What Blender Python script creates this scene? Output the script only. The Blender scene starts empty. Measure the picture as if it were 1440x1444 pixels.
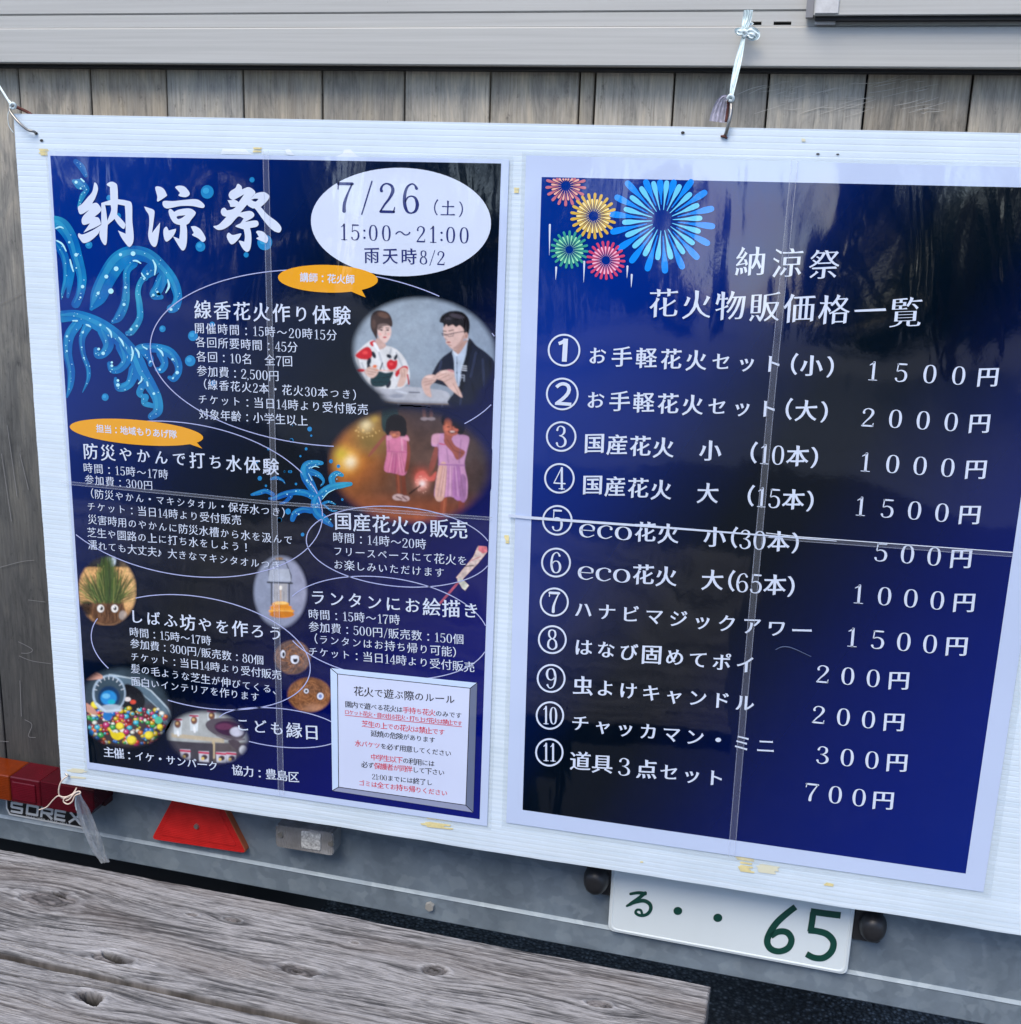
import bpy, math, random
import numpy as np
from mathutils import Vector, Matrix
from mathutils.geometry import delaunay_2d_cdt

random.seed(7)
rng = np.random.RandomState(11)
SC = bpy.context.scene
COL = SC.collection

# ---------------------------------------------------------------- camera
GZ = 1.52                                   # height of the poster heading edge above the ground
CAM = np.array([0.91394, -1.35278, -0.03798 + GZ])
RX, RY, RZ = 1.311403, -0.032796, 0.234289
FPX = 1655.44
cam_d = bpy.data.cameras.new('camera')
cam = bpy.data.objects.new('camera', cam_d)
COL.objects.link(cam)
cam.location = CAM
cam.rotation_euler = (RX, RY, RZ)
cam_d.sensor_fit = 'HORIZONTAL'
cam_d.sensor_width = 36
cam_d.lens = 36 * FPX / 1440
cam_d.clip_start = 0.05
cam_d.clip_end = 500
SC.camera = cam

# ---------------------------------------------------------------- world, sun, exposure
SUN_EL, SUN_AZ = 54, 196                    # degrees; azimuth of the direction towards the sun, 180 = behind the camera
w = bpy.data.worlds.new('World')
SC.world = w
w.use_nodes = True
nt = w.node_tree
sky = nt.nodes.new('ShaderNodeTexSky')
sky.sky_type = 'NISHITA'
sky.sun_disc = False
sky.sun_elevation = math.radians(SUN_EL)
sky.sun_rotation = math.radians(SUN_AZ)
sky.air_density = 0.7
sky.dust_density = 0.9
sky.ozone_density = 2.5
bg = nt.nodes['Background']
bg.inputs['Strength'].default_value = 0.15
nt.links.new(sky.outputs[0], bg.inputs[0])
sun_d = bpy.data.lights.new('sun', 'SUN')
sun_d.energy = 1.45
sun_d.angle = math.radians(34)
sun_d.color = (1.0, 0.90, 0.76)
sun = bpy.data.objects.new('sun', sun_d)
COL.objects.link(sun)
_e, _a = math.radians(SUN_EL), math.radians(SUN_AZ)
sd = Vector((math.sin(_a) * math.cos(_e), math.cos(_a) * math.cos(_e), math.sin(_e)))
sun.rotation_euler = sd.to_track_quat('Z', 'Y').to_euler()
SC.view_settings.view_transform = 'Standard'
SC.view_settings.look = 'None'
SC.view_settings.exposure = 1.12
SC.view_settings.gamma = 1.0
SC.view_settings.use_curve_mapping = False
SC.render.engine = 'CYCLES'
SC.cycles.max_bounces = 8
SC.cycles.transparent_max_bounces = 12

# ---------------------------------------------------------------- measuring: photo pixel -> point on a plane of the place
def _rot(rx, ry, rz):
    cx, sx, cy, sy, cz, sz = math.cos(rx), math.sin(rx), math.cos(ry), math.sin(ry), math.cos(rz), math.sin(rz)
    return (np.array([[cz, -sz, 0], [sz, cz, 0], [0, 0, 1]]) @ np.array([[cy, 0, sy], [0, 1, 0], [-sy, 0, cy]])
            @ np.array([[1, 0, 0], [0, cx, -sx], [0, sx, cx]]))
RM = _rot(RX, RY, RZ)
def at(x, y, Y=0.0):
    """arrays of photo pixels to points on the plane Y = const (board frame = world)"""
    x = np.asarray(x, float); y = np.asarray(y, float)
    d = np.stack([(x - 720) / FPX, -(y - 722) / FPX, -np.ones_like(x)], -1) @ RM.T
    t = (Y - CAM[1]) / d[..., 1]
    return CAM + t[..., None] * d
TY0, TROT = 0.088, math.radians(-1.41)      # trailer side: stands a little behind and turned to the board
TM = np.array([[math.cos(TROT), -math.sin(TROT), 0], [math.sin(TROT), math.cos(TROT), 0], [0, 0, 1]])
TORG = np.array([0, TY0, 0])
def att(x, y, Y=0.0):
    """photo pixels to points in the trailer's own frame, on its plane y = const"""
    x = np.asarray(x, float); y = np.asarray(y, float)
    d = np.stack([(x - 720) / FPX, -(y - 722) / FPX, -np.ones_like(x)], -1) @ RM.T @ TM
    c = (CAM - TORG) @ TM
    t = (Y - c[1]) / d[..., 1]
    return c + t[..., None] * d
def atz(x, y, Z):
    d = RM @ np.array([(x - 720) / FPX, -(y - 722) / FPX, -1.0])
    return CAM + (Z - CAM[2]) / d[2] * d

# ---------------------------------------------------------------- materials
MATS = {}
def nmat(name):
    m = bpy.data.materials.new(name); m.use_nodes = True
    n = m.node_tree.nodes; l = m.node_tree.links
    return m, n, l, n['Principled BSDF']
def N(n, t, **k):
    o = n.new(t)
    for a, v in k.items():
        if a in o.inputs: o.inputs[a].default_value = v
        else: setattr(o, a, v)
    return o
def ramp(n, stops):
    r = n.new('ShaderNodeValToRGB')
    e = r.color_ramp.elements
    e[0].position, e[0].color = stops[0][0], (*stops[0][1], 1)
    e[1].position, e[1].color = stops[-1][0], (*stops[-1][1], 1)
    for p, c in stops[1:-1]:
        k = e.new(p); k.color = (*c, 1)
    return r
def film_bump(n, l, p):
    """slight waviness of laminated film, in world metres, the same over print and letters"""
    g = N(n, 'ShaderNodeNewGeometry')
    mp = N(n, 'ShaderNodeMapping'); mp.inputs['Scale'].default_value = (20, 1, 6)
    l.new(g.outputs['Position'], mp.inputs['Vector'])
    a = N(n, 'ShaderNodeTexNoise', Scale=1.0, Detail=2.2, Roughness=0.45, Distortion=0.8)
    l.new(mp.outputs[0], a.inputs['Vector'])
    b = N(n, 'ShaderNodeTexNoise', Scale=3.2, Detail=1.5, Roughness=0.5)
    l.new(g.outputs['Position'], b.inputs['Vector'])
    c = N(n, 'ShaderNodeTexNoise', Scale=240.0, Detail=1.0)
    l.new(g.outputs['Position'], c.inputs['Vector'])
    m1 = N(n, 'ShaderNodeMath', operation='MULTIPLY'); m1.inputs[1].default_value = 11.0
    l.new(b.outputs[0], m1.inputs[0])
    m2 = N(n, 'ShaderNodeMath', operation='MULTIPLY_ADD'); m2.inputs[1].default_value = 0.62; l.new(a.outputs[0], m2.inputs[0]); l.new(m1.outputs[0], m2.inputs[2])
    m3 = N(n, 'ShaderNodeMath', operation='MULTIPLY_ADD'); m3.inputs[1].default_value = 0.012
    l.new(c.outputs[0], m3.inputs[0]); l.new(m2.outputs[0], m3.inputs[2])
    # the sheets belly outwards between their taped edges
    sx = N(n, 'ShaderNodeSeparateXYZ'); l.new(g.outputs['Position'], sx.inputs[0])
    s1 = N(n, 'ShaderNodeMath', operation='MULTIPLY_ADD'); s1.inputs[1].default_value = -math.pi / 0.43; s1.inputs[2].default_value = GZ * math.pi / 0.43
    l.new(sx.outputs['Z'], s1.inputs[0])
    s2 = N(n, 'ShaderNodeMath', operation='SINE'); l.new(s1.outputs[0], s2.inputs[0])
    m4 = N(n, 'ShaderNodeMath', operation='MULTIPLY_ADD'); m4.inputs[1].default_value = 4.2
    l.new(s2.outputs[0], m4.inputs[0]); l.new(m3.outputs[0], m4.inputs[2]); m3 = m4
    bp = N(n, 'ShaderNodeBump', Strength=1.0, Distance=0.0011)
    l.new(m3.outputs[0], bp.inputs['Height'])
    l.new(bp.outputs[0], p.inputs['Normal'])
def ink(name, col=None, attr=False, gloss=True):
    m, n, l, p = nmat(name)
    if attr:
        a = N(n, 'ShaderNodeAttribute', attribute_name='Col')
        l.new(a.outputs['Color'], p.inputs['Base Color'])
    else: p.inputs['Base Color'].default_value = (*col, 1)
    p.inputs['Roughness'].default_value = 0.055
    p.inputs['Specular IOR Level'].default_value = 0.85
    if gloss: film_bump(n, l, p)
    MATS[name] = m
    return m
INK_ATTR = ink('printed_colours_under_film', attr=True)
WHITE = ink('white_print', (0.62, 0.69, 0.82))
NAVY = ink('navy_print', (0.025, 0.035, 0.16))
BLACK = ink('black_print', (0.02, 0.02, 0.025))
RED = ink('red_print', (0.62, 0.03, 0.06))
OCHRE = ink('ochre_print', (0.80, 0.36, 0.02))
PAPER = ink('laminated_paper', (0.51, 0.60, 0.79))
LINE = ink('pale_line_print', (0.42, 0.46, 0.72))

def simple(name, col, rough=0.5, metal=0.0, spec=0.5, noise=None, bump=None, alpha=1.0, coat=0):
    m, n, l, p = nmat(name)
    p.inputs['Base Color'].default_value = (*col, 1)
    p.inputs['Roughness'].default_value = rough
    p.inputs['Metallic'].default_value = metal
    p.inputs['Specular IOR Level'].default_value = spec
    p.inputs['Alpha'].default_value = alpha
    p.inputs['Coat Weight'].default_value = coat
    tc = N(n, 'ShaderNodeTexCoord')
    if noise:
        sc, amt = noise
        t = N(n, 'ShaderNodeTexNoise', Scale=sc, Detail=6.0, Roughness=0.65)
        l.new(tc.outputs['Object'], t.inputs['Vector'])
        r = ramp(n, [(0.3, tuple(c * (1 - amt) for c in col)), (0.7, tuple(min(1, c * (1 + amt)) for c in col))])
        l.new(t.outputs[0], r.inputs[0]); l.new(r.outputs[0], p.inputs['Base Color'])
    if bump:
        sc, dist = bump
        t = N(n, 'ShaderNodeTexNoise', Scale=sc, Detail=5.0)
        l.new(tc.outputs['Object'], t.inputs['Vector'])
        b = N(n, 'ShaderNodeBump', Distance=dist, Strength=1.0)
        l.new(t.outputs[0], b.inputs['Height']); l.new(b.outputs[0], p.inputs['Normal'])
    MATS[name] = m
    return m

# white fluted plastic
def mat_fluted():
    m, n, l, p = nmat('white_fluted_plastic')
    g = N(n, 'ShaderNodeNewGeometry')
    sp = N(n, 'ShaderNodeSeparateXYZ'); l.new(g.outputs['Position'], sp.inputs[0])
    a = N(n, 'ShaderNodeMath', operation='MULTIPLY'); a.inputs[1].default_value = 2 * math.pi / PITCH
    l.new(sp.outputs['Z'], a.inputs[0])
    s = N(n, 'ShaderNodeMath', operation='SINE'); l.new(a.outputs[0], s.inputs[0])
    t = N(n, 'ShaderNodeTexNoise', Scale=1.0, Detail=4.0, Roughness=0.6)
    mp = N(n, 'ShaderNodeMapping'); mp.inputs['Scale'].default_value = (5, 1, 90)
    l.new(g.outputs['Position'], mp.inputs['Vector']); l.new(mp.outputs[0], t.inputs['Vector'])
    q = N(n, 'ShaderNodeMath', operation='MULTIPLY_ADD'); q.inputs[1].default_value = 0.22
    l.new(s.outputs[0], q.inputs[0]); l.new(t.outputs[0], q.inputs[2])
    r = ramp(n, [(0.12, (0.56, 0.67, 0.76)), (0.5, (0.66, 0.76, 0.85)), (0.85, (0.73, 0.83, 0.90))])
    l.new(q.outputs[0], r.inputs[0])
    t2 = N(n, 'ShaderNodeTexNoise', Scale=9.0, Detail=6.0, Roughness=0.7); l.new(g.outputs['Position'], t2.inputs['Vector'])
    r2 = ramp(n, [(0.35, (0.92, 0.92, 0.90)), (0.65, (1, 1, 1))]); l.new(t2.outputs[0], r2.inputs[0])
    mx = N(n, 'ShaderNodeMix', data_type='RGBA', blend_type='MULTIPLY'); mx.inputs[0].default_value = 1
    l.new(r.outputs[0], mx.inputs[6]); l.new(r2.outputs[0], mx.inputs[7])
    l.new(mx.outputs[2], p.inputs['Base Color'])
    p.inputs['Roughness'].default_value = 0.42
    return m
PITCH = 0.0066

def mat_plank_wall(i):
    m, n, l, p = nmat('weathered_side_board')
    r_ = random.Random(i * 13 + 5)
    tc = N(n, 'ShaderNodeTexCoord')
    off = (r_.uniform(0, 50), r_.uniform(0, 50), r_.uniform(0, 50))
    def mapped(scale):
        mp = N(n, 'ShaderNodeMapping'); mp.inputs['Scale'].default_value = scale; mp.inputs['Location'].default_value = off
        l.new(tc.outputs['Object'], mp.inputs['Vector']); return mp
    a = N(n, 'ShaderNodeTexNoise', Scale=1.0, Detail=7.0, Roughness=0.72, Distortion=0.35); l.new(mapped((330, 20, 16)).outputs[0], a.inputs['Vector'])
    b = N(n, 'ShaderNodeTexNoise', Scale=1.0, Detail=6.0, Roughness=0.68, Distortion=0.8); l.new(mapped((34, 10, 9)).outputs[0], b.inputs['Vector'])
    v = r_.uniform(0.74, 1.16); wm = r_.uniform(-0.012, 0.02)
    def c(x): return (x * v * 1.10 + wm, x * v * 1.01, x * v * 0.84 - wm)
    ra = ramp(n, [(0.26, c(0.22)), (0.44, c(0.42)), (0.60, c(0.53)), (0.76, c(0.66))]); l.new(a.outputs[0], ra.inputs[0])
    rb = ramp(n, [(0.28, (0.52, 0.54, 0.56)), (0.5, (0.88, 0.88, 0.88)), (0.72, (1.16, 1.12, 1.04))]); l.new(b.outputs[0], rb.inputs[0])
    mx = N(n, 'ShaderNodeMix', data_type='RGBA', blend_type='MULTIPLY'); mx.inputs[0].default_value = 1
    l.new(ra.outputs[0], mx.inputs[6]); l.new(rb.outputs[0], mx.inputs[7])
    # tone by height: the boards get darker and bluer towards the bottom
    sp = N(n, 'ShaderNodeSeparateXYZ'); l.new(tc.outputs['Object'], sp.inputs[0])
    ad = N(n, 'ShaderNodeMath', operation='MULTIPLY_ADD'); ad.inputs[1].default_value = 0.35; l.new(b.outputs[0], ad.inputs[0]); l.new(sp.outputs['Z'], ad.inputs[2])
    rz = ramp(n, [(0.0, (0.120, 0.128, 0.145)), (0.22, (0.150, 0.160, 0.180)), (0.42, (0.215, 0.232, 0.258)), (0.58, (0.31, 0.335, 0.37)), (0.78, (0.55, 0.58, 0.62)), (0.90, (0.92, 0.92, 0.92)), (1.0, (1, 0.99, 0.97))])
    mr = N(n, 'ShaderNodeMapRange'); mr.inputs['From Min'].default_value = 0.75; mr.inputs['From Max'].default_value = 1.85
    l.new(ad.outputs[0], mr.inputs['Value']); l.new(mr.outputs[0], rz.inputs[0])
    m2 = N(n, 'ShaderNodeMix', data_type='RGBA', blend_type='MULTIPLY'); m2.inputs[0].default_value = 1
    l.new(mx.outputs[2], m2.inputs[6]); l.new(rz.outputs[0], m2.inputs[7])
    # black mould speckle
    s = N(n, 'ShaderNodeTexNoise', Scale=1.0, Detail=8.0, Roughness=0.75); l.new(mapped((120, 30, 60)).outputs[0], s.inputs['Vector'])
    rs = ramp(n, [(0.30, (0.35, 0.35, 0.36)), (0.42, (1, 1, 1))]); l.new(s.outputs[0], rs.inputs[0])
    m3 = N(n, 'ShaderNodeMix', data_type='RGBA', blend_type='MULTIPLY'); m3.inputs[0].default_value = 0.8
    l.new(m2.outputs[2], m3.inputs[6]); l.new(rs.outputs[0], m3.inputs[7])
    l.new(m3.outputs[2], p.inputs['Base Color'])
    p.inputs['Roughness'].default_value = 0.75
    bp = N(n, 'ShaderNodeBump', Distance=0.0006, Strength=0.8); l.new(a.outputs[0], bp.inputs['Height']); l.new(bp.outputs[0], p.inputs['Normal'])
    return m

def mat_galv():
    m, n, l, p = nmat('galvanised_steel')
    tc = N(n, 'ShaderNodeTexCoord')
    nz = N(n, 'ShaderNodeTexNoise', Scale=24.0, Detail=3.0, Roughness=0.6); l.new(tc.outputs['Object'], nz.inputs['Vector'])
    add = N(n, 'ShaderNodeMix', data_type='RGBA', blend_type='ADD'); add.inputs[0].default_value = 0.05
    l.new(tc.outputs['Object'], add.inputs[6]); l.new(nz.outputs['Color'], add.inputs[7])
    v = N(n, 'ShaderNodeTexVoronoi', Scale=62.0, feature='SMOOTH_F1'); v.inputs['Smoothness'].default_value = 0.35
    l.new(add.outputs[2], v.inputs['Vector'])
    r1 = ramp(n, [(0.0, (0.180, 0.222, 0.262)), (0.5, (0.212, 0.262, 0.305)), (1, (0.260, 0.312, 0.352))]); l.new(v.outputs['Color'], r1.inputs[0])
    b = N(n, 'ShaderNodeTexNoise', Scale=11.0, Detail=6.0, Roughness=0.7); l.new(tc.outputs['Object'], b.inputs['Vector'])
    r2 = ramp(n, [(0.3, (0.80, 0.82, 0.83)), (0.5, (1, 1, 1)), (0.72, (1.16, 1.17, 1.18))]); l.new(b.outputs[0], r2.inputs[0])
    mx = N(n, 'ShaderNodeMix', data_type='RGBA', blend_type='MULTIPLY'); mx.inputs[0].default_value = 1
    l.new(r1.outputs[0], mx.inputs[6]); l.new(r2.outputs[0], mx.inputs[7])
    l.new(mx.outputs[2], p.inputs['Base Color'])
    p.inputs['Metallic'].default_value = 0.35
    rr = ramp(n, [(0.3, (0.42,) * 3), (0.7, (0.62,) * 3)]); l.new(b.outputs[0], rr.inputs[0]); l.new(rr.outputs[0], p.inputs['Roughness'])
    bp = N(n, 'ShaderNodeBump', Distance=0.0008, Strength=0.5); l.new(b.outputs[0], bp.inputs['Height']); l.new(bp.outputs[0], p.inputs['Normal'])
    return m

def mat_rail():
    m, n, l, p = nmat('painted_aluminium')
    tc = N(n, 'ShaderNodeTexCoord')
    mp = N(n, 'ShaderNodeMapping'); mp.inputs['Scale'].default_value = (3, 60, 260); l.new(tc.outputs['Object'], mp.inputs['Vector'])
    a = N(n, 'ShaderNodeTexNoise', Scale=1.0, Detail=5.0, Roughness=0.6); l.new(mp.outputs[0], a.inputs['Vector'])
    r = ramp(n, [(0.3, (0.42, 0.415, 0.385)), (0.7, (0.50, 0.495, 0.46))]); l.new(a.outputs[0], r.inputs[0])
    s = N(n, 'ShaderNodeTexNoise', Scale=38.0, Detail=8.0, Roughness=0.8); l.new(tc.outputs['Object'], s.inputs['Vector'])
    rs = ramp(n, [(0.27, (0.5, 0.5, 0.5)), (0.34, (1, 1, 1))]); l.new(s.outputs[0], rs.inputs[0])
    mx = N(n, 'ShaderNodeMix', data_type='RGBA', blend_type='MULTIPLY'); mx.inputs[0].default_value = 1
    l.new(r.outputs[0], mx.inputs[6]); l.new(rs.outputs[0], mx.inputs[7]); l.new(mx.outputs[2], p.inputs['Base Color'])
    p.inputs['Roughness'].default_value = 0.45; p.inputs['Metallic'].default_value = 0.15
    return m

def mat_asphalt():
    m, n, l, p = nmat('asphalt')
    tc = N(n, 'ShaderNodeTexCoord')
    v = N(n, 'ShaderNodeTexVoronoi', Scale=125.0); l.new(tc.outputs['Object'], v.inputs['Vector'])
    r = ramp(n, [(0.0, (0.04, 0.043, 0.046)), (0.6, (0.11, 0.117, 0.12)), (1, (0.26, 0.27, 0.27))]); l.new(v.outputs['Color'], r.inputs[0])
    g = ramp(n, [(0.1, (1.2, 1.2, 1.2)), (0.55, (0.25, 0.25, 0.25))]); l.new(v.outputs['Distance'], g.inputs[0])
    mx = N(n, 'ShaderNodeMix', data_type='RGBA', blend_type='MULTIPLY'); mx.inputs[0].default_value = 1
    l.new(r.outputs[0], mx.inputs[6]); l.new(g.outputs[0], mx.inputs[7]); l.new(mx.outputs[2], p.inputs['Base Color'])
    iv = N(n, 'ShaderNodeMath', operation='SUBTRACT'); iv.inputs[0].default_value = 1; l.new(v.outputs['Distance'], iv.inputs[1])
    b = N(n, 'ShaderNodeBump', Distance=0.004, Strength=1.0); l.new(iv.outputs[0], b.inputs['Height']); l.new(b.outputs[0], p.inputs['Normal'])
    p.inputs['Roughness'].default_value = 0.85
    return m

def mat_attr(name, rough=0.8):
    m, n, l, p = nmat(name)
    a = N(n, 'ShaderNodeAttribute', attribute_name='Col'); l.new(a.outputs['Color'], p.inputs['Base Color'])
    p.inputs['Roughness'].default_value = rough
    tc = N(n, 'ShaderNodeTexCoord')
    mp = N(n, 'ShaderNodeMapping'); mp.inputs['Scale'].default_value = (70, 1500, 1); mp.inputs['Rotation'].default_value = (0, 0, math.radians(1.5)); l.new(tc.outputs['Object'], mp.inputs['Vector'])
    t = N(n, 'ShaderNodeTexNoise', Scale=1.0, Detail=3.0, Roughness=0.7); l.new(mp.outputs[0], t.inputs['Vector'])
    r = ramp(n, [(0.32, (0.66, 0.66, 0.66)), (0.5, (1, 1, 1)), (0.68, (1.36, 1.36, 1.38))]); l.new(t.outputs[0], r.inputs[0])
    mx = N(n, 'ShaderNodeMix', data_type='RGBA', blend_type='MULTIPLY'); mx.inputs[0].default_value = 1
    l.new(a.outputs['Color'], mx.inputs[6]); l.new(r.outputs[0], mx.inputs[7]); l.new(mx.outputs[2], p.inputs['Base Color'])
    return m

# ---------------------------------------------------------------- mesh helpers
def mesh_obj(name, V, F, mat, parent=None, smooth=False, cols=None, mi=None):
    me = bpy.data.meshes.new(name)
    V = np.asarray(V, float).reshape(-1, 3)
    me.from_pydata([tuple(v) for v in V.tolist()], [], [tuple(f) for f in (F.tolist() if isinstance(F, np.ndarray) else F)])
    mats = mat if isinstance(mat, (list, tuple)) else [mat]
    for q in mats: me.materials.append(q)
    if cols is not None:
        ca = me.color_attributes.new('Col', 'FLOAT_COLOR', 'POINT')
        c4 = np.ones((len(V), 4), np.float32); c4[:, :3] = cols
        ca.data.foreach_set('color', c4.ravel())
    if smooth: me.polygons.foreach_set('use_smooth', [True] * len(me.polygons))
    if mi is not None: me.polygons.foreach_set('material_index', list(mi))
    me.update()
    o = bpy.data.objects.new(name, me); COL.objects.link(o)
    if parent is not None: o.parent = parent
    return o
def thing(name, label, cat, loc=(0, 0, 0), rz=0, group=None):
    o = bpy.data.objects.new(name, None); COL.objects.link(o)
    o.empty_display_size = 0.05
    o.location = loc; o.rotation_euler = (0, 0, rz)
    o['label'] = label; o['category'] = cat
    if group: o['group'] = group
    return o
def tag(o, label, cat, group=None):
    o['label'] = label; o['category'] = cat
    if group: o['group'] = group
    return o
class MB:
    def __init__(s): s.V = []; s.F = []; s.n = 0; s.M = []
    def add(s, V, F, mi=0):
        V = [tuple(map(float, v)) for v in V]
        s.V += V; s.F += [tuple(i + s.n for i in f) for f in F]; s.M += [mi] * len(F); s.n += len(V); return s
    def box(s, x0, x1, y0, y1, z0, z1, mi=0, b=0.0):
        if b <= 0:
            V = [(x, y, z) for x in (x0, x1) for y in (y0, y1) for z in (z0, z1)]
            F = [(0, 1, 3, 2), (4, 6, 7, 5), (0, 4, 5, 1), (2, 3, 7, 6), (0, 2, 6, 4), (1, 5, 7, 3)]
            return s.add(V, F, mi)
        # bevelled: convex hull style rings
        V = []; 
        xs, ys, zs = (x0, x1), (y0, y1), (z0, z1)
        idx = {}
        for i in (0, 1):
            for j in (0, 1):
                for k in (0, 1):
                    sx, sy, sz = (b if i == 0 else -b), (b if j == 0 else -b), (b if k == 0 else -b)
                    idx[i, j, k, 'x'] = len(V); V.append((xs[i], ys[j] + sy, zs[k] + sz))
                    idx[i, j, k, 'y'] = len(V); V.append((xs[i] + sx, ys[j], zs[k] + sz))
                    idx[i, j, k, 'z'] = len(V); V.append((xs[i] + sx, ys[j] + sy, zs[k]))
        F = []
        for i in (0, 1): F.append([idx[i, a, c, 'x'] for a, c in ((0, 0), (1, 0), (1, 1), (0, 1))][::(-1 if i == 0 else 1)])
        for j in (0, 1): F.append([idx[a, j, c, 'y'] for a, c in ((0, 0), (1, 0), (1, 1), (0, 1))][::(1 if j == 0 else -1)])
        for k in (0, 1): F.append([idx[a, c, k, 'z'] for a, c in ((0, 0), (1, 0), (1, 1), (0, 1))][::(-1 if k == 0 else 1)])
        for i in (0, 1):
            for j in (0, 1): F.append([idx[i, j, 0, 'x'], idx[i, j, 1, 'x'], idx[i, j, 1, 'y'], idx[i, j, 0, 'y']])
        for i in (0, 1):
            for k in (0, 1): F.append([idx[i, 0, k, 'x'], idx[i, 1, k, 'x'], idx[i, 1, k, 'z'], idx[i, 0, k, 'z']])
        for j in (0, 1):
            for k in (0, 1): F.append([idx[0, j, k, 'y'], idx[1, j, k, 'y'], idx[1, j, k, 'z'], idx[0, j, k, 'z']])
        for i in (0, 1):
            for j in (0, 1):
                for k in (0, 1): F.append([idx[i, j, k, c] for c in 'xyz'])
        return s.add(V, F, mi)
    def tube(s, pts, r, seg=8, mi=0, flat=1.0):
        """r: radius or list; flat: flattening of the section"""
        P = [Vector(p) for p in pts]; n = len(P)
        rr = r if isinstance(r, (list, tuple)) else [r] * n
        V = []; F = []
        up = Vector((0.13, 0.95, 0.2)).normalized()
        for i in range(n):
            t = (P[min(i + 1, n - 1)] - P[max(i - 1, 0)]).normalized()
            a = t.cross(up)
            if a.length < 1e-4: a = t.cross(Vector((1, 0, 0)))
            a.normalize(); b = t.cross(a)
            for k in range(seg):
                th = 2 * math.pi * k / seg
                V.append(P[i] + a * (rr[i] * math.cos(th)) + b * (rr[i] * flat * math.sin(th)))
        for i in range(n - 1):
            for k in range(seg):
                F.append((i * seg + k, i * seg + (k + 1) % seg, (i + 1) * seg + (k + 1) % seg, (i + 1) * seg + k))
        F.append(tuple(range(seg))[::-1]); F.append(tuple((n - 1) * seg + k for k in range(seg)))
        return s.add(V, F, mi)
    def prism(s, poly, y0, y1, mi=0, mi_side=None, inset=0.0):
        """poly: list of (x, z), extruded from y0 (front) to y1 (back), front edge optionally chamfered"""
        n = len(poly); V = []; F = []
        c = np.mean(np.array(poly), 0)
        fr = []
        for (x, z) in poly:
            d = np.array([x, z]) - c; L = np.linalg.norm(d)
            q = c + d * (1 - inset / max(L, 1e-6)); fr.append(q)
        V += [(q[0], y0, q[1]) for q in fr]
        V += [(x, y0 + abs(inset), z) for x, z in poly]
        V += [(x, y1, z) for x, z in poly]
        s.add(V, [tuple(range(n))], mi)
        base = s.n - len(V)
        for a in (0, 1):
            for i in range(n):
                j = (i + 1) % n
                s.F.append((base + a * n + i, base + a * n + j, base + (a + 1) * n + j, base + (a + 1) * n + i)); s.M.append(mi if mi_side is None else mi_side)
        s.F.append(tuple(base + 2 * n + i for i in range(n))[::-1]); s.M.append(mi if mi_side is None else mi_side)
        return s
    def build(s, name, mat, parent=None, smooth=False):
        return mesh_obj(name, s.V, s.F, mat, parent, smooth, mi=s.M if isinstance(mat, (list, tuple)) else None)

def crom(pts, sub=6, closed=False):
    """Catmull-Rom through rows of any width"""
    P = np.array(pts, float); n = len(P); out = []
    rngi = range(n if closed else n - 1)
    for i in rngi:
        g = (lambda k: P[k % n]) if closed else (lambda k: P[min(max(k, 0), n - 1)])
        p0, p1, p2, p3 = g(i - 1), g(i), g(i + 1), g(i + 2)
        for k in range(sub):
            t = k / sub
            out.append(0.5 * ((2 * p1) + (-p0 + p2) * t + (2 * p0 - 5 * p1 + 4 * p2 - p3) * t * t + (-p0 + 3 * p1 - 3 * p2 + p3) * t ** 3))
    if not closed: out.append(P[-1])
    return np.array(out)

def ribbon(pts, closed=False, sub=6, cap=True, smooth=True):
    """pts rows (x, y, w) in a flat frame -> verts (n,2), faces"""
    Q = crom(pts, sub, closed) if smooth else np.array(pts, float)
    X = Q[:, :2]; Wd = np.maximum(Q[:, 2], 1e-6) * 0.5; n = len(X)
    if closed: T = np.roll(X, -1, 0) - np.roll(X, 1, 0)
    else:
        T = np.empty_like(X); T[1:-1] = X[2:] - X[:-2]; T[0] = X[1] - X[0]; T[-1] = X[-1] - X[-2]
    T /= np.maximum(np.linalg.norm(T, axis=1), 1e-9)[:, None]
    Nn = np.stack([-T[:, 1], T[:, 0]], 1)
    A = X + Nn * Wd[:, None]; B = X - Nn * Wd[:, None]
    V = [tuple(v) for v in np.concatenate([A, B])]
    F = [(i, n + i, n + (i + 1) % n, (i + 1) % n) for i in range(n if closed else n - 1)]
    if cap and not closed:
        for e, sgn in ((0, -1), (n - 1, 1)):
            base = len(V); k = 5
            for q in range(1, k):
                th = math.pi * q / k
                V.append(tuple(X[e] + Nn[e] * Wd[e] * math.cos(th) + T[e] * sgn * Wd[e] * math.sin(th)))
            F.append([e] + list(range(base, base + k - 1)) + [n + e] if sgn > 0 else ([e] + list(range(base, base + k - 1)) + [n + e])[::-1])
    return V, F

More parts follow.
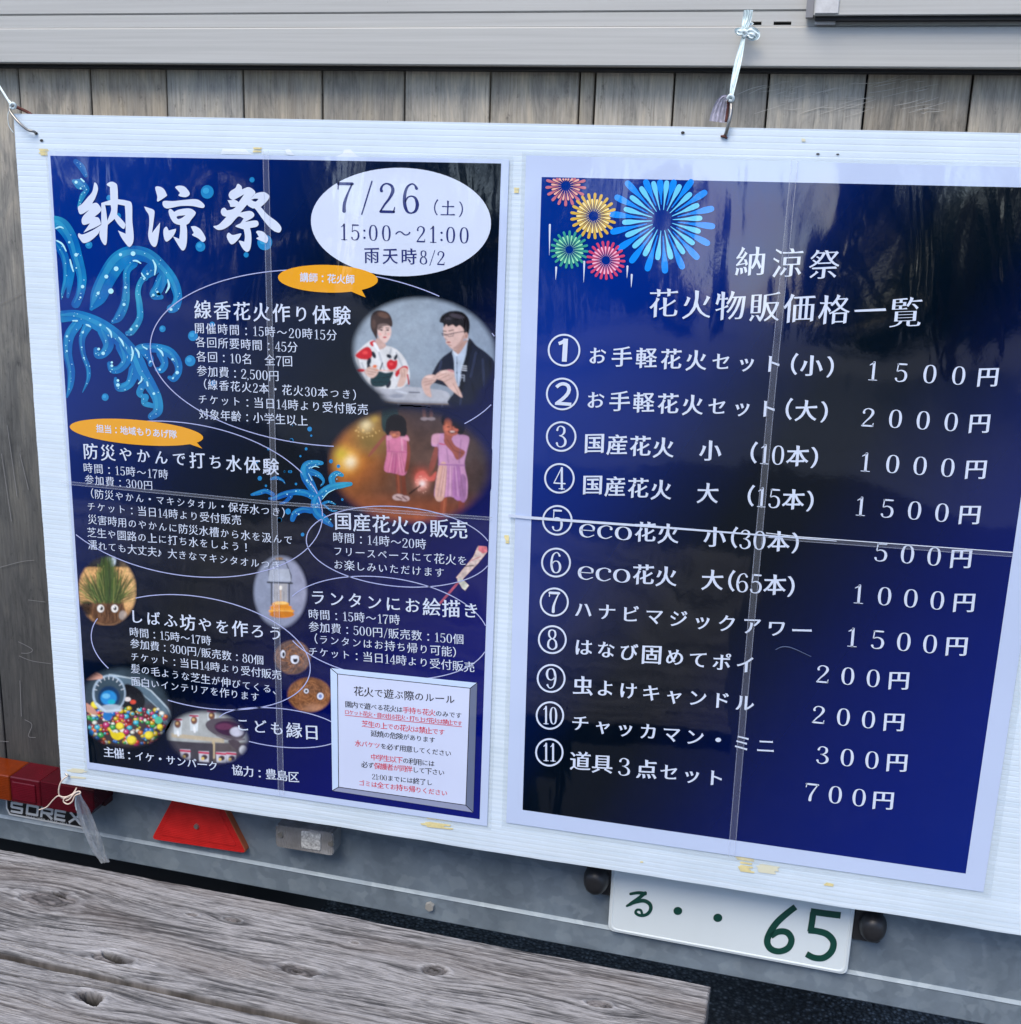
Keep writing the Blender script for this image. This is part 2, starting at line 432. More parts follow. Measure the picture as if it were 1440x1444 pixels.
class Flat:
    """collects flat shapes given in photo pixels and lays them on the plane Y (tiny steps keep overlaps apart)"""
    def __init__(s, Y, ox=0, oy=0, k=1.0, fn=at, step=0.000008):
        s.Y = Y; s.V = []; s.F = []; s.n = 0; s.q = 0; s.ox, s.oy, s.k = ox, oy, k; s.fn = fn; s.C = []; s.step = step
    def _put(s, xy, F, col=None, lift=None):
        xy = np.array(xy, float); x = xy[:, 0] / s.k + s.ox; y = xy[:, 1] / s.k + s.oy
        P = s.fn(x, y, s.Y - s.q * s.step if lift is None else s.Y - lift)
        s.V.append(P); s.F += [tuple(i + s.n for i in f) for f in F]; s.n += len(P); s.q += 1
        s.C.append(np.tile(np.array(col if col is not None else (1, 1, 1), float), (len(P), 1)))
        if s.q > 60: s.q = 0
    def stroke(s, pts, col=None, **k): V, F = ribbon(pts, **k); s._put(V, F, col)
    def ell(s, cx, cy, rx, ry, col=None, rot=0, n=40):
        t = np.linspace(0, 2 * math.pi, n, endpoint=False); c, q = math.cos(rot), math.sin(rot)
        x = rx * np.cos(t); y = ry * np.sin(t)
        s._put(np.stack([cx + x * c - y * q, cy + x * q + y * c], 1), [tuple(range(n))], col)
    def ring(s, cx, cy, rx, ry, wd, rot=0, n=64, col=None):
        t = np.linspace(0, 2 * math.pi, n, endpoint=False); c, q = math.cos(rot), math.sin(rot)
        def e(a, b): x = a * np.cos(t); y = b * np.sin(t); return np.stack([cx + x * c - y * q, cy + x * q + y * c], 1)
        V = np.concatenate([e(rx + wd / 2, ry + wd / 2), e(rx - wd / 2, ry - wd / 2)])
        s._put(V, [(i, (i + 1) % n, n + (i + 1) % n, n + i) for i in range(n)], col)
    def poly(s, pts, col=None): s._put(pts, [tuple(range(len(pts)))], col)
    def build(s, name, mat, parent=None, attr=False):
        return mesh_obj(name, np.concatenate(s.V), s.F, mat, parent, cols=np.concatenate(s.C) if attr else None)

def fit_ellipse(P):
    P = np.array(P, float); m = P.mean(0); sc = P.std(); x, y = ((P - m) / sc).T
    D = np.stack([x * x, x * y, y * y, x, y], 1)
    A, B, C, D_, E_ = np.linalg.lstsq(D, np.ones(len(x)), rcond=None)[0]
    M = np.array([[A, B / 2], [B / 2, C]]); c = np.linalg.solve(-2 * M, [D_, E_])
    k = 1 + c @ M @ c
    ev, U = np.linalg.eigh(M / k)
    return c * sc + m, sc / np.sqrt(ev), math.atan2(U[1, 0], U[0, 0])

# ---------------------------------------------------------------- lettering
# characters come from Blender's own built-in font; outlines are reshaped (thin horizontals, thick verticals,
# a slight rise to the right) to read as the brush lettering of the posters; figures are drawn as strokes.
def _tmp_text(ch):
    cu = bpy.data.curves.new('tmp_text', 'FONT'); cu.body = ch; cu.size = 1.0
    o = bpy.data.objects.new('tmp_text', cu); COL.objects.link(o); return o
_raw = {}
def raw_outline(ch):
    if ch in _raw: return _raw[ch]
    o = _tmp_text(ch)
    dg = bpy.context.evaluated_depsgraph_get(); dg.update()
    oe = o.evaluated_get(dg)
    c = oe.to_curve(dg)
    loops = []
    for s in c.splines:
        pts = s.bezier_points; n = len(pts); L = []
        for i in range(n):
            a, b = pts[i], pts[(i + 1) % n]
            p0, p1, p2, p3 = (np.array(v[:2]) for v in (a.co, a.handle_right, b.handle_left, b.co))
            st = np.linalg.norm(p1 - p0) + np.linalg.norm(p3 - p2)
            d = p3 - p0; cr = abs(d[0] * (p1 - p0)[1] - d[1] * (p1 - p0)[0]) + abs(d[0] * (p2 - p0)[1] - d[1] * (p2 - p0)[0])
            k = 1 if (st < 1e-5 or cr < 2e-5) else 4
            for j in range(k):
                t = j / k
                L.append((1 - t) ** 3 * p0 + 3 * (1 - t) ** 2 * t * p1 + 3 * (1 - t) * t * t * p2 + t ** 3 * p3)
        L = np.array(L)
        if len(L):
            keep = np.linalg.norm(L - np.roll(L, 1, 0), axis=1) > 1e-5
            L = L[keep]
        if len(L) > 2: loops.append(L)
    oe.to_curve_clear()
    cu = o.data; bpy.data.objects.remove(o); bpy.data.curves.remove(cu)
    _raw[ch] = loops
    return loops
def _area(L): x, y = L.T; return 0.5 * np.sum(x * np.roll(y, -1) - np.roll(x, -1) * y)
_gl = {}
def glyph(ch, ax, ay, lift):
    """returns verts (n,2), faces, in em units, origin at left of the cell, cell centred on y=0"""
    key = (ch, ax, ay, lift)
    if key in _gl: return _gl[key]
    loops = raw_outline(ch)
    if not loops: _gl[key] = (np.zeros((0, 2)), []); return _gl[key]
    big = max(loops, key=lambda L: abs(_area(L))); sg = 1 if _area(big) > 0 else -1
    pts = []; edges = []; segs = []
    for L in loops:
        m_ = max(abs(ax), abs(ay)); tol = 0.0015 + 0.25 * m_
        K = [L[0]]
        for p in L[1:]:
            if np.linalg.norm(p - K[-1]) > tol: K.append(p)
        L = np.array(K) if len(K) > 4 else L
        e = np.roll(L, -1, 0) - L; e /= np.maximum(np.linalg.norm(e, axis=1), 1e-9)[:, None]
        n2 = np.stack([e[:, 1], -e[:, 0]], 1) * sg      # outward of ink on edge i -> i+1
        n1 = np.roll(n2, 1, 0)
        def sf(n): return ax * n[:, 0] ** 2 + ay * n[:, 1] ** 2
        s1, s2 = sf(n1), sf(n2)
        det = n1[:, 0] * n2[:, 1] - n1[:, 1] * n2[:, 0]
        ok = np.abs(det) > 0.25
        dd = np.where(ok, det, 1)
        dx = np.where(ok, (s1 * n2[:, 1] - s2 * n1[:, 1]) / dd, (s1 * n1[:, 0] + s2 * n2[:, 0]) / 2)
        dy = np.where(ok, (n1[:, 0] * s2 - n2[:, 0] * s1) / dd, (s1 * n1[:, 1] + s2 * n2[:, 1]) / 2)
        mx = 1.6 * m_ + 1e-9
        k = np.minimum(1, mx / np.maximum(np.hypot(dx, dy), 1e-9))
        Q = L + np.stack([dx * k, dy * k], 1)
        if lift > 0.02:      # stroke ends: a flare at right ends, a slanted entry at tops, a slanted foot
            el = np.linalg.norm(np.roll(L, -1, 0) - L, axis=1)
            cvx = (n1[:, 0] * n2[:, 1] - n1[:, 1] * n2[:, 0]) * sg > 0.5
            for i in range(len(L)):
                j = (i + 1) % len(L)
                if not (cvx[i] and cvx[j] and 0.035 < el[i] < 0.115): continue
                nx_, ny_ = n2[i]
                if nx_ > .8: up, lo = (i, j) if L[i, 1] > L[j, 1] else (j, i); Q[up] += (-.012, .024); Q[lo] += (.014, -.002)
                elif nx_ < -.8: up, lo = (i, j) if L[i, 1] > L[j, 1] else (j, i); Q[up] += (.004, .012); Q[lo] += (.016, .004)
                elif ny_ > .8: le, ri = (i, j) if L[i, 0] < L[j, 0] else (j, i); Q[le] += (-.024, .016); Q[ri] += (.002, -.012)
                elif ny_ < -.8: le, ri = (i, j) if L[i, 0] < L[j, 0] else (j, i); Q[le] += (.006, -.010); Q[ri] += (0, .018)
        Q[:, 1] += lift * (Q[:, 0] - 0.5)
        n = len(Q); b_ = len(pts); pts += [Vector((float(x), float(y))) for x, y in Q]
        edges += [(b_ + i, b_ + (i + 1) % n) for i in range(n)]; segs.append(Q)
    vs, _, fs, *_r = delaunay_2d_cdt(pts, edges, [], 0, 1e-6)
    V = np.array([tuple(v) for v in vs]); T3 = np.array([tuple(f) for f in fs if len(f) == 3])
    c = V[T3].mean(1); wn = np.zeros(len(c))            # winding number of each triangle's middle
    for Q in segs:
        R2 = np.roll(Q, -1, 0)
        x0, y0 = Q[:, 0][None], Q[:, 1][None]; x1, y1 = R2[:, 0][None], R2[:, 1][None]; cx, cy = c[:, :1], c[:, 1:]
        side = (x1 - x0) * (cy - y0) - (cx - x0) * (y1 - y0)
        wn += ((y0 <= cy) & (y1 > cy) & (side > 0)).sum(1); wn -= ((y0 > cy) & (y1 <= cy) & (side < 0)).sum(1)
    F = [tuple(int(i) for i in t) for t in T3[wn * sg > 0]]
    if ch in '：！':
        V[:, 0] += 0.5 - (V[:, 0].min() + V[:, 0].max()) / 2
    V[:, 1] -= 0.36
    _gl[key] = (V, F)
    return _gl[key]
FIG = {
 '1': (0.50, [[(.10, .82, .035), (.2, .9, .06), (.27, .985, .05)], [(.27, .98, .105), (.27, .5, .105), (.27, .03, .105)], [(.10, .02, .04), (.44, .02, .04)]]),
 '2': (0.56, [[(.10, .73, .10), (.09, .80, .08), (.15, .92, .055), (.28, .97, .05), (.43, .89, .09), (.46, .72, .11), (.36, .5, .08), (.2, .28, .06), (.07, .07, .05)], [(.07, .045, .09), (.3, .045, .09), (.49, .045, .085)], [(.49, .05, .05), (.52, .2, .03)]]),
 '3': (0.56, [[(.10, .79, .10), (.15, .92, .055), (.27, .975, .05), (.41, .89, .09), (.42, .70, .10), (.32, .57, .055), (.2, .535, .04)], [(.22, .53, .04), (.37, .48, .07), (.47, .33, .105), (.44, .13, .10), (.27, .02, .05), (.13, .06, .055), (.08, .18, .10)]]),
 '4': (0.56, [[(.39, .98, .10), (.39, .5, .10), (.39, .02, .10)], [(.37, .97, .045), (.2, .62, .045), (.03, .28, .045)], [(.03, .27, .06), (.54, .27, .06)], [(.26, .02, .04), (.52, .02, .04)]]),
 '5': (0.56, [[(.13, .95, .09), (.3, .95, .09), (.46, .95, .08)], [(.13, .97, .045), (.115, .75, .045), (.1, .54, .045)], [(.1, .54, .045), (.25, .62, .055), (.42, .54, .09), (.48, .33, .11), (.42, .1, .09), (.25, .02, .05), (.12, .06, .055), (.08, .17, .10)]]),
 '6': (0.56, [[(.45, .83, .095), (.39, .94, .055), (.29, .975, .045), (.15, .86, .075), (.075, .6, .10), (.075, .3, .11), (.15, .08, .085), (.28, .02, .045), (.42, .1, .085), (.475, .3, .11), (.42, .5, .085), (.3, .575, .045), (.17, .53, .045), (.1, .4, .045)]]),
 '7': (0.56, [[(.06, .94, .10), (.3, .94, .10), (.51, .94, .10)], [(.06, .97, .04), (.045, .76, .035)], [(.5, .93, .05), (.36, .62, .065), (.25, .3, .10), (.23, .03, .12)]]),
 '8': (0.56, [[(.275, .975, .045), (.41, .9, .085), (.42, .68, .085), (.275, .54, .05), (.13, .68, .085), (.14, .9, .085)], [(.275, .54, .05), (.44, .42, .09), (.465, .15, .10), (.275, .02, .045), (.085, .15, .10), (.11, .42, .09)]]),
 '0': (0.60, [[(.30, .97, .04), (.45, .86, .085), (.505, .5, .115), (.45, .14, .085), (.30, .03, .04), (.15, .14, .085), (.095, .5, .115), (.15, .86, .085)]]),
 'e': (0.52, [[(.07, .36, .04), (.45, .36, .04)], [(.45, .36, .05), (.44, .56, .08), (.27, .665, .04), (.11, .55, .085), (.065, .33, .10), (.12, .1, .085), (.28, .02, .045), (.46, .14, .04)]]),
 'c': (0.50, [[(.43, .5, .09), (.42, .6, .06), (.28, .665, .04), (.11, .55, .085), (.065, .33, .10), (.12, .1, .085), (.28, .02, .045), (.45, .14, .04)]]),
 'o': (0.56, [[(.27, .66, .04), (.42, .57, .085), (.475, .34, .10), (.42, .11, .085), (.27, .02, .04), (.12, .11, .085), (.065, .34, .10), (.12, .57, .085)]]),
 '/': (0.42, [[(.04, -.06, .045), (.38, 1.04, .045)]]),
 ',': (0.24, [[(.1, .03, .09), (.12, -.04, .06), (.06, -.14, .03)]]),
}
FIG['9'] = (0.56, [[(0.55 - x, 1 - y, w_) for x, y, w_ in s] for s in FIG['6'][1]])
CLOSED = {'8': (0, 1), '0': (0,), 'o': (0,)}
def layout(s, ax, ay, lift, fig, full):
    """-> list of (V,F) in em units with pen x0, total ink bounds"""
    x = 0; out = []; fh = fig
    for ch in s:
        if ch == '　': x += 1.0; out.append((None, None, x)); continue
        if ch == ' ': x += 0.3; continue
        if ch in FIG or (ch in ':'):
            if ch == ':':
                V = []; F = []
                for cy in (0.18, 0.62):
                    t = np.linspace(0, 2 * math.pi, 10, endpoint=False); b = len(V)
                    V += [(0.1 + 0.07 * math.cos(a), cy + 0.07 * math.sin(a)) for a in t]; F.append(tuple(range(b, b + 10)))
                V = np.array(V); wd = 0.24
            else:
                wd, st = FIG[ch]; V = []; F = []
                for k, q in enumerate(st):
                    v, f = ribbon(q, closed=(ch in CLOSED and k in CLOSED[ch]), sub=5)
                    b = len(V); V += v; F += [tuple(i + b for i in g) for g in f]
                V = np.array(V)
            fx = 1.24 if full else 1.12
            if ch in 'eco': fx = 1.72; V = V * (1, 1.06)
            V = V * fh; V[:, 0] *= fx; V[:, 1] -= fh * 0.5; wd = wd * fx
            adv = 1.0 if full else wd * fh + 0.02
            V[:, 0] += x + ((1.0 - wd * fh) / 2 if full else 0.01)
            out.append((V, F, x)); x += adv
        else:
            src = {'(': '（', ')': '）', '・': '・'}.get(ch, ch)
            V, F = glyph(src, ax, ay, lift); V = V.copy(); adv = 1.0
            if lift > 0 and ('ぁ' <= ch <= 'ヺ') and len(V): V[:, 0] = .5 + (V[:, 0] - .5) * .87; V[:, 1] *= .87
            if ch == '(': adv = 0.5; V[:, 0] -= 0.5
            if ch == ')': adv = 0.5
            if ch in '（' : adv = 0.9; V[:, 0] -= 0.1
            V[:, 0] += x; out.append((V, F, x)); x += adv
    return out
def cells_split(s):
    g = [[]]
    for i, ch in enumerate(s):
        if ch == '　': g.append([])
        else: g[-1].append(i)
    return [q for q in g if q]
def write(s, pL, pR, Y, mat, name='lettering', parent=None, em=None, ax=0.004, ay=-0.010, lift=0.05, fig=0.80, full=False,
          fn=at, only=None, hs=1.0, sl=0.0, place=None):
    """letters on the plane Y whose ink runs from photo pixel pL to pR (vertical middles)"""
    L = layout(s, ax, ay, lift, fig, full)
    L = [(V, F, x, i) for i, (V, F, x) in enumerate(L) if V is not None and len(V)]
    a = fn(pL[0], pL[1], Y); b = fn(pR[0], pR[1], Y)
    D = b - a; D[1] = 0 if fn is at else D[1]; dist = np.linalg.norm(D); u = D / dist
    vz = np.array([-u[2], 0, u[0]])
    x0 = L[0][0][:, 0].min(); xn = L[-1][0][:, 0].max(); x0p, xnp = L[0][2], L[-1][2]
    if em:
        mid = ((pL[0] + pR[0]) / 2, (pL[1] + pR[1]) / 2)
        E_ = np.linalg.norm(fn(mid[0], mid[1] - em / 2, Y) - fn(mid[0], mid[1] + em / 2, Y))
        nat = (xn - x0) * E_
        tr = (dist - nat) / max(xnp - x0p, 1e-6)     # extra spacing per unit of pen travel
        sx = 1.0
    else:
        E_ = dist / (xn - x0); tr = 0
    if '　' in s and only is None:
        for grp in cells_split(s): o = write(s, pL, pR, Y, mat, name, parent, em, ax, ay, lift, fig, full, fn, grp, hs, sl)
        return o
    VV = []; FF = []; n = 0
    for k, (V, F, x, i) in enumerate(L):
        if only is not None and i not in only: continue
        X = (V[:, 0] - x0) * E_ + tr * (x - x0p); Z = V[:, 1] * E_ * hs; X = X + sl * Z
        P = a[None] + X[:, None] * u[None] + Z[:, None] * vz[None]
        P[:, 1] -= (k % 2) * 0.00002
        VV.append(P); FF += [tuple(q + n for q in f) for f in F]; n += len(P)
    if not VV: return None
    return mesh_obj(name, np.concatenate(VV), FF, mat, parent)

# ---------------------------------------------------------------- value noise
def vnoise(x, y, seed=0):
    xi = np.floor(x).astype(np.int64); yi = np.floor(y).astype(np.int64); fx = x - xi; fy = y - yi
    fx = fx * fx * (3 - 2 * fx); fy = fy * fy * (3 - 2 * fy)
    def h(a, b):
        n = (a * 374761393 + b * 668265263 + seed * 1442695041) & 0xffffffff
        n = ((n ^ (n >> 13)) * 1274126177) & 0xffffffff
        return ((n ^ (n >> 16)) & 0xffff) / 65535.0
    return (h(xi, yi) * (1 - fx) + h(xi + 1, yi) * fx) * (1 - fy) + (h(xi, yi + 1) * (1 - fx) + h(xi + 1, yi + 1) * fx) * fy
def fbm(x, y, o=4, seed=0, g=0.5):
    s = 0; a = 1; t = 0
    for k in range(o): s = s + a * vnoise(x * 2 ** k, y * 2 ** k, seed + k * 17); t += a; a *= g
    return s / t
def lin(c): c = np.array(c, float) / 255.0; return np.where(c < 0.04045, c / 12.92, ((c + 0.055) / 1.055) ** 2.4)

# ================================================================ GROUND
ASPH = mat_asphalt()
V = []; F = []
g = MB().add([(-400, -400, 0), (400, -400, 0), (400, 400, 0), (-400, 400, 0)], [(0, 1, 2, 3)])
ground = g.build('ground', ASPH); ground['kind'] = 'structure'

# ================================================================ TRAILER
GALV = mat_galv(); RAIL = mat_rail()
DARK = simple('dark_gap', (0.012, 0.012, 0.013), 0.8)
RUB = simple('black_rubber', (0.018, 0.018, 0.020), 0.42, bump=(60, 0.0008))
STEEL = simple('worn_steel', (0.42, 0.40, 0.36), 0.35, metal=0.8)
trailer = thing('trailer', 'timber sided trailer with galvanised chassis beam standing behind the notice board', 'trailer', (0, TY0, 0), TROT)

# side boards, each its own piece, with open joints
jx = [27, 128, 235, 343, 454, 570, 691, 817, 950, 1083, 1221, 1370]
xs = [float(att(x, 130, 0)[0]) for x in jx]
pitch = (xs[-1] - xs[0]) / (len(xs) - 1)
xs = [xs[0] - pitch * k for k in (4, 3, 2, 1)] + xs + [xs[-1] + pitch * k for k in (1, 2, 3)]
zrail = float(att(720, 93, -0.03)[2])
zb0 = float(att(0, 1076, 0)[2])
xs.append(float(att(838.5, 130, 0)[0])); xs.sort()
for i in range(len(xs) - 1):
    gap = 0.0012
    m = MB(); dy = rng.uniform(-0.001, 0.001)
    m.box(xs[i] + gap, xs[i + 1] - gap, dy, 0.022, zb0 - 0.02, zrail + 0.06, b=0.0012)
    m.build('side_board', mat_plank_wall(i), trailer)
# the narrow extra joint in one board: a thin batten edge
SCRM = simple('pale_scratch', (0.60, 0.57, 0.50), 0.8); SCRD = simple('faint_scratch', (0.17, 0.17, 0.17), 0.8)
k_ = Flat(-0.0022, fn=att, step=0.00001); r_ = random.Random(4)
for _ in range(46):
    x = r_.uniform(1088, 1215) if r_.random() < .8 else r_.uniform(1230, 1330); y = r_.uniform(112, 160); L_ = r_.uniform(8, 60); a_ = r_.uniform(-.35, .05)
    k_.stroke([(x - L_ / 2, y - L_ / 2 * a_, .25), (x, y + r_.uniform(-1.5, 1.5), r_.uniform(.35, .8)), (x + L_ / 2, y + L_ / 2 * a_, .2)], sub=3, cap=False)
k_.stroke([(1040, 133, .5), (1062, 124, 1.1), (1082, 120, .6)], sub=3); k_.stroke([(1057, 132, .5), (1072, 125, .9), (1082, 122, .5)], sub=3)
sc = k_.build('board_scratches', SCRM, trailer); sc['kind'] = 'stuff'
k_ = Flat(-0.0022, fn=att, step=0.00001)
for p in ([(26, 905), (40, 912), (46, 917), (40, 921), (30, 921)], [(27, 925), (45, 932), (72, 936)], [(40, 846), (64, 849)], [(0, 800), (30, 792), (48, 790)], [(2, 640), (16, 735)], [(10, 600), (24, 700)], [(28, 640), (40, 690)], [(35, 1015), (45, 1022), (40, 1038), (50, 1040)], [(0, 1045), (12, 1046)], [(0, 428), (32, 412)], [(30, 380), (36, 470)], [(28, 960), (30, 1010)]):
    k_.stroke([(x, y, .8) for x, y in p], sub=4)
sc = k_.build('board_scratches', SCRD, trailer); sc['kind'] = 'stuff'
MB().box(xs[0] - 0.05, xs[-1] + 0.05, 0.024, 0.034, zb0 - 0.03, zrail + 0.2).build('backing_panel', DARK, trailer)

# chassis beam: upper face, fold, lower face
BY = -0.010
XL, XR = xs[0] - 0.05, xs[-1] + 0.05
def zc(px, py, Y): return float(att(px, py, Y)[2])
zr = (zc(0, 1153, BY - .004) + zc(700, 1282.6, BY - .004) + zc(1440, 1418, BY - .004)) / 3
zlo = (zc(0, 1186, BY - .004) + zc(700, 1317, BY - .004) + zc(1311, 1430, BY - .004)) / 3
ztop = zb0 - 0.012
prof = [(0.04, ztop), (BY, ztop), (BY, zr + 0.004), (BY - 0.0025, zr + 0.0018), (BY - 0.004, zr), (BY - 0.0035, zr - 0.002), (BY - 0.003, zlo + 0.003), (BY, zlo), (0.06, zlo), (0.06, ztop)]
V = [(XL, y, z) for y, z in prof] + [(XR, y, z) for y, z in prof]; n = len(prof)
F = [(i, (i + 1) % n, n + (i + 1) % n, n + i) for i in range(n)] + [tuple(range(n))[::-1], tuple(range(n, 2 * n))]
mesh_obj('chassis_beam', V, F, GALV, trailer)
MB().box(float(att(150, 1120, BY)[0]), XR, BY + 0.0006, 0.03, ztop - 0.01, ztop + 0.045).build('beam_web', GALV, trailer)
b = att(607, 1277, BY - .003)
m = MB(); m.tube([(b[0], BY - 0.001, b[2]), (b[0], BY - 0.0085, b[2])], [0.0075, 0.0065], seg=6); m.build('bolt', simple('zinc_bolt', (0.42, 0.41, 0.38), 0.5, metal=0.4), trailer)
MB().box(XL, XR, 0.064, 1.3, zb0 - 0.06, zb0 - 0.03).build('floor_panel', DARK, trailer)
MB().box(XL, XR, 1.25, 1.3, zlo, zrail + 0.25).build('far_side', DARK, trailer)
gx = float(att(395, 1260, 0.30)[0])
MB().box(XL + .05, gx, 0.16, 1.0, 0.10, zlo - 0.03, b=.01).build('shade_box', simple('shade_box_black', (0.008, 0.008, 0.009), 0.9), trailer)  # added black box, stands in for the deep shade under the left end
for sx in (XL + 0.35, XR - 0.4):
    w_ = MB()
    w_.tube([(sx, 0.75, 0.28), (sx, 0.93, 0.28)], 0.28, seg=28)
    w_.build('wheel', RUB, trailer)
MB().box(XL + 0.3, XR - 0.3, 0.80, 0.88, 0.26, zb0 - 0.062).build('axle_beam', GALV, trailer)

# top rail: fascia, dark rubber under it, panel above with slots, all in separate lengths of aluminium
RY_ = -0.034
z1 = zc(720, 92.5, RY_); z2 = zc(720, 37, RY_); z3 = zc(300, 20.5, RY_ + .004); z4 = z3 + 0.22
def lip(zl, zh, y, name, x0=XL, x1=XR, mat=RAIL, back=0.0):
    m = MB(); r = 0.0014
    pr = [(y + 0.004, zl), (y + r, zl), (y, zl + r), (y, zh - r), (y + r, zh), (y + 0.004, zh)]
    pr += [(back + 0.02, zh), (back + 0.02, zl)]
    n = len(pr); V = [(x0, a, b_) for a, b_ in pr] + [(x1, a, b_) for a, b_ in pr]
    m.add(V, [(i, (i + 1) % n, n + (i + 1) % n, n + i) for i in range(n)] + [tuple(range(n))[::-1], tuple(range(n, 2 * n))])
    return m.build(name, mat, trailer)
lip(z1, z2 - 0.0006, RY_, 'rail_fascia', back=-0.03)
MB().box(XL, XR, RY_ + 0.012, -0.001, z1 - 0.0035, z1 + 0.02).build('rubber_seal', DARK, trailer)
# slotted strip
slots = [(1059.5, 1074), (1091, 1116)]
sy = RY_ + 0.003
sz0, sz1 = zc(1090, 35.2, sy), zc(1090, 30.2, sy)
edges = [XL] + [float(att(x, 33, sy)[0]) for p in slots for x in p] + [XR]
m = MB()
m.box(XL, XR, sy, 0.0, z2, sz0); m.box(XL, XR, sy, 0.0, sz1, z3)
for k in range(0, 6, 2): m.box(edges[k], edges[k + 1], sy, 0.0, sz0, sz1)
m.build('slotted_strip', RAIL, trailer)
MB().box(XL, XR, 0.001, 0.004, sz0 - 0.01, sz1 + 0.01).build('slot_back', DARK, trailer)
lip(z3 + 0.0006, z4, RY_ + 0.0018, 'side_panel', back=-0.03)
# gate frame at the right
ga = att(1147, 22, RY_ - .016); ge = att(1138, 22, RY_ - .004)
m = MB(); m.box(ga[0], XR, RY_ - 0.016, RY_ - 0.0002, ga[2], z4, b=0.001); m.build('gate_frame', RAIL, trailer)
m = MB(); m.box(ga[0] - 0.008, ga[0] - 0.0004, RY_ - 0.012, RY_ - 0.0002, ga[2] - 0.001, z4); m.build('frame_end_cap', simple('grey_plastic', (0.22, 0.22, 0.23), 0.5), trailer)
m = MB(); m.box(ga[0] + 0.002, XR, RY_ - 0.012, RY_ - 0.0003, ga[2] - 0.0042, ga[2] - 0.0004); m.build('frame_seal', DARK, trailer)
h0 = att(1149, 34.5, RY_ - .006); h1 = att(1179, 27.3, RY_ - .006)
m = MB(); m.box(h0[0], h1[0], RY_ - 0.006, RY_ + 0.004, h0[2], h1[2], b=0.0008); m.build('latch_plate', simple('pale_aluminium', (0.5, 0.5, 0.5), 0.5, noise=(90, 0.12)), trailer)
h0 = att(1149, 20.5, RY_ - .018); h1 = att(1184, 0, RY_ - .018)
m = MB(); m.box(h0[0], h1[0], RY_ - 0.0185, RY_ - 0.0162, h0[2] + 0.001, h1[2] + 0.05, b=0.0006); m.build('hinge_plate', simple('pale_hinge', (0.56, 0.56, 0.55), 0.6, noise=(140, 0.12)), trailer)

# tail lamp
def red_plastic(name, col):
    m, n, l, p = nmat(name)
    tc = N(n, 'ShaderNodeTexCoord')
    wv = N(n, 'ShaderNodeTexWave', Scale=110.0, bands_direction='Z'); l.new(tc.outputs['Object'], wv.inputs['Vector'])
    t = N(n, 'ShaderNodeTexNoise', Scale=55.0, Detail=4.0); l.new(tc.outputs['Object'], t.inputs['Vector'])
    r = ramp(n, [(0.3, tuple(c * 0.88 for c in col)), (0.7, tuple(c * 1.1 for c in col))]); l.new(t.outputs[0], r.inputs[0]); l.new(r.outputs[0], p.inputs['Base Color'])
    bp = N(n, 'ShaderNodeBump', Distance=0.0003, Strength=0.6); l.new(wv.outputs[0], bp.inputs['Height']); l.new(bp.outputs[0], p.inputs['Normal'])
    p.inputs['Roughness'].default_value = 0.22; p.inputs['Specular IOR Level'].default_value = 0.35
    return m
LY = -0.060
lamp_top = zc(60, 1103, LY); lamp_bot = zc(60, 1138.5, LY)
lx_amber = float(att(14, 1110, LY)[0]); lx_r = float(att(131.7, 1122, LY)[0]); lx_i = float(att(56, 1110, LY)[0])
lamp = MB().box(lx_amber - 0.09, lx_r - 0.002, -0.03, BY - 0.0002, lamp_bot + 0.001, lamp_top - 0.001).build('tail_lamp', simple('lamp_housing', (0.05, 0.01, 0.012), 0.4), trailer)
m = MB(); m.box(lx_amber - 0.09, lx_amber - 0.0004, LY, BY - 0.001, lamp_bot, lamp_top, b=0.0015); m.build('amber_lens', red_plastic('amber_lens', (0.17, 0.024, 0.002)), lamp)
m = MB(); m.box(lx_amber + 0.0004, lx_i, LY, BY - 0.001, lamp_bot, lamp_top, b=0.0015); m.build('red_lens', red_plastic('red_lens', (0.085, 0.0025, 0.008)), lamp)
pr = [(lx_i + 0.0005, lamp_bot), (lx_r - 0.008, lamp_bot), (lx_r, lamp_bot + 0.012), (lx_r, lamp_top), (lx_i + 0.0005, lamp_top)]
m = MB(); m.prism(pr, LY, BY - 0.001, inset=0.0015); m.build('red_lens', red_plastic('deep_red_lens', (0.060, 0.002, 0.007)), lamp)
q0, q1 = float(att(18, 1110, LY)[0]), float(att(50, 1110, LY)[0])
m = MB(); m.box(q0, q1, LY - 0.0016, LY - 0.0001, lamp_bot + 0.005, lamp_top - 0.007, b=0.0008); m.build('reflector_insert', red_plastic('reflector_insert', (0.10, 0.003, 0.010)), lamp)

# maker's sticker
SY = BY - 0.0006
def tpoly(pts, Y, name, mat, parent, th=0.0004, inset=0):
    P = [att(x, y, Y) for x, y in pts]
    m = MB(); m.prism([(p[0], p[2]) for p in P], Y, Y + th, inset=inset); return m.build(name, mat, parent)
STK_W = simple('sticker_white', (0.70, 0.72, 0.72), 0.35); STK_K = simple('sticker_black', (0.012, 0.012, 0.014), 0.3)
st = tpoly([(7.5, 1118), (8.5, 1140), (13, 1149), (121, 1169.5), (114, 1132)], SY, 'sticker', STK_W, trailer)
tpoly([(9.5, 1118), (10.5, 1139.5), (14.5, 1147), (117.5, 1166.5), (111, 1130)], SY - 0.0006, 'sticker_field', STK_K, st, th=0.0002)
LET = Flat(SY - 0.0010, fn=att)
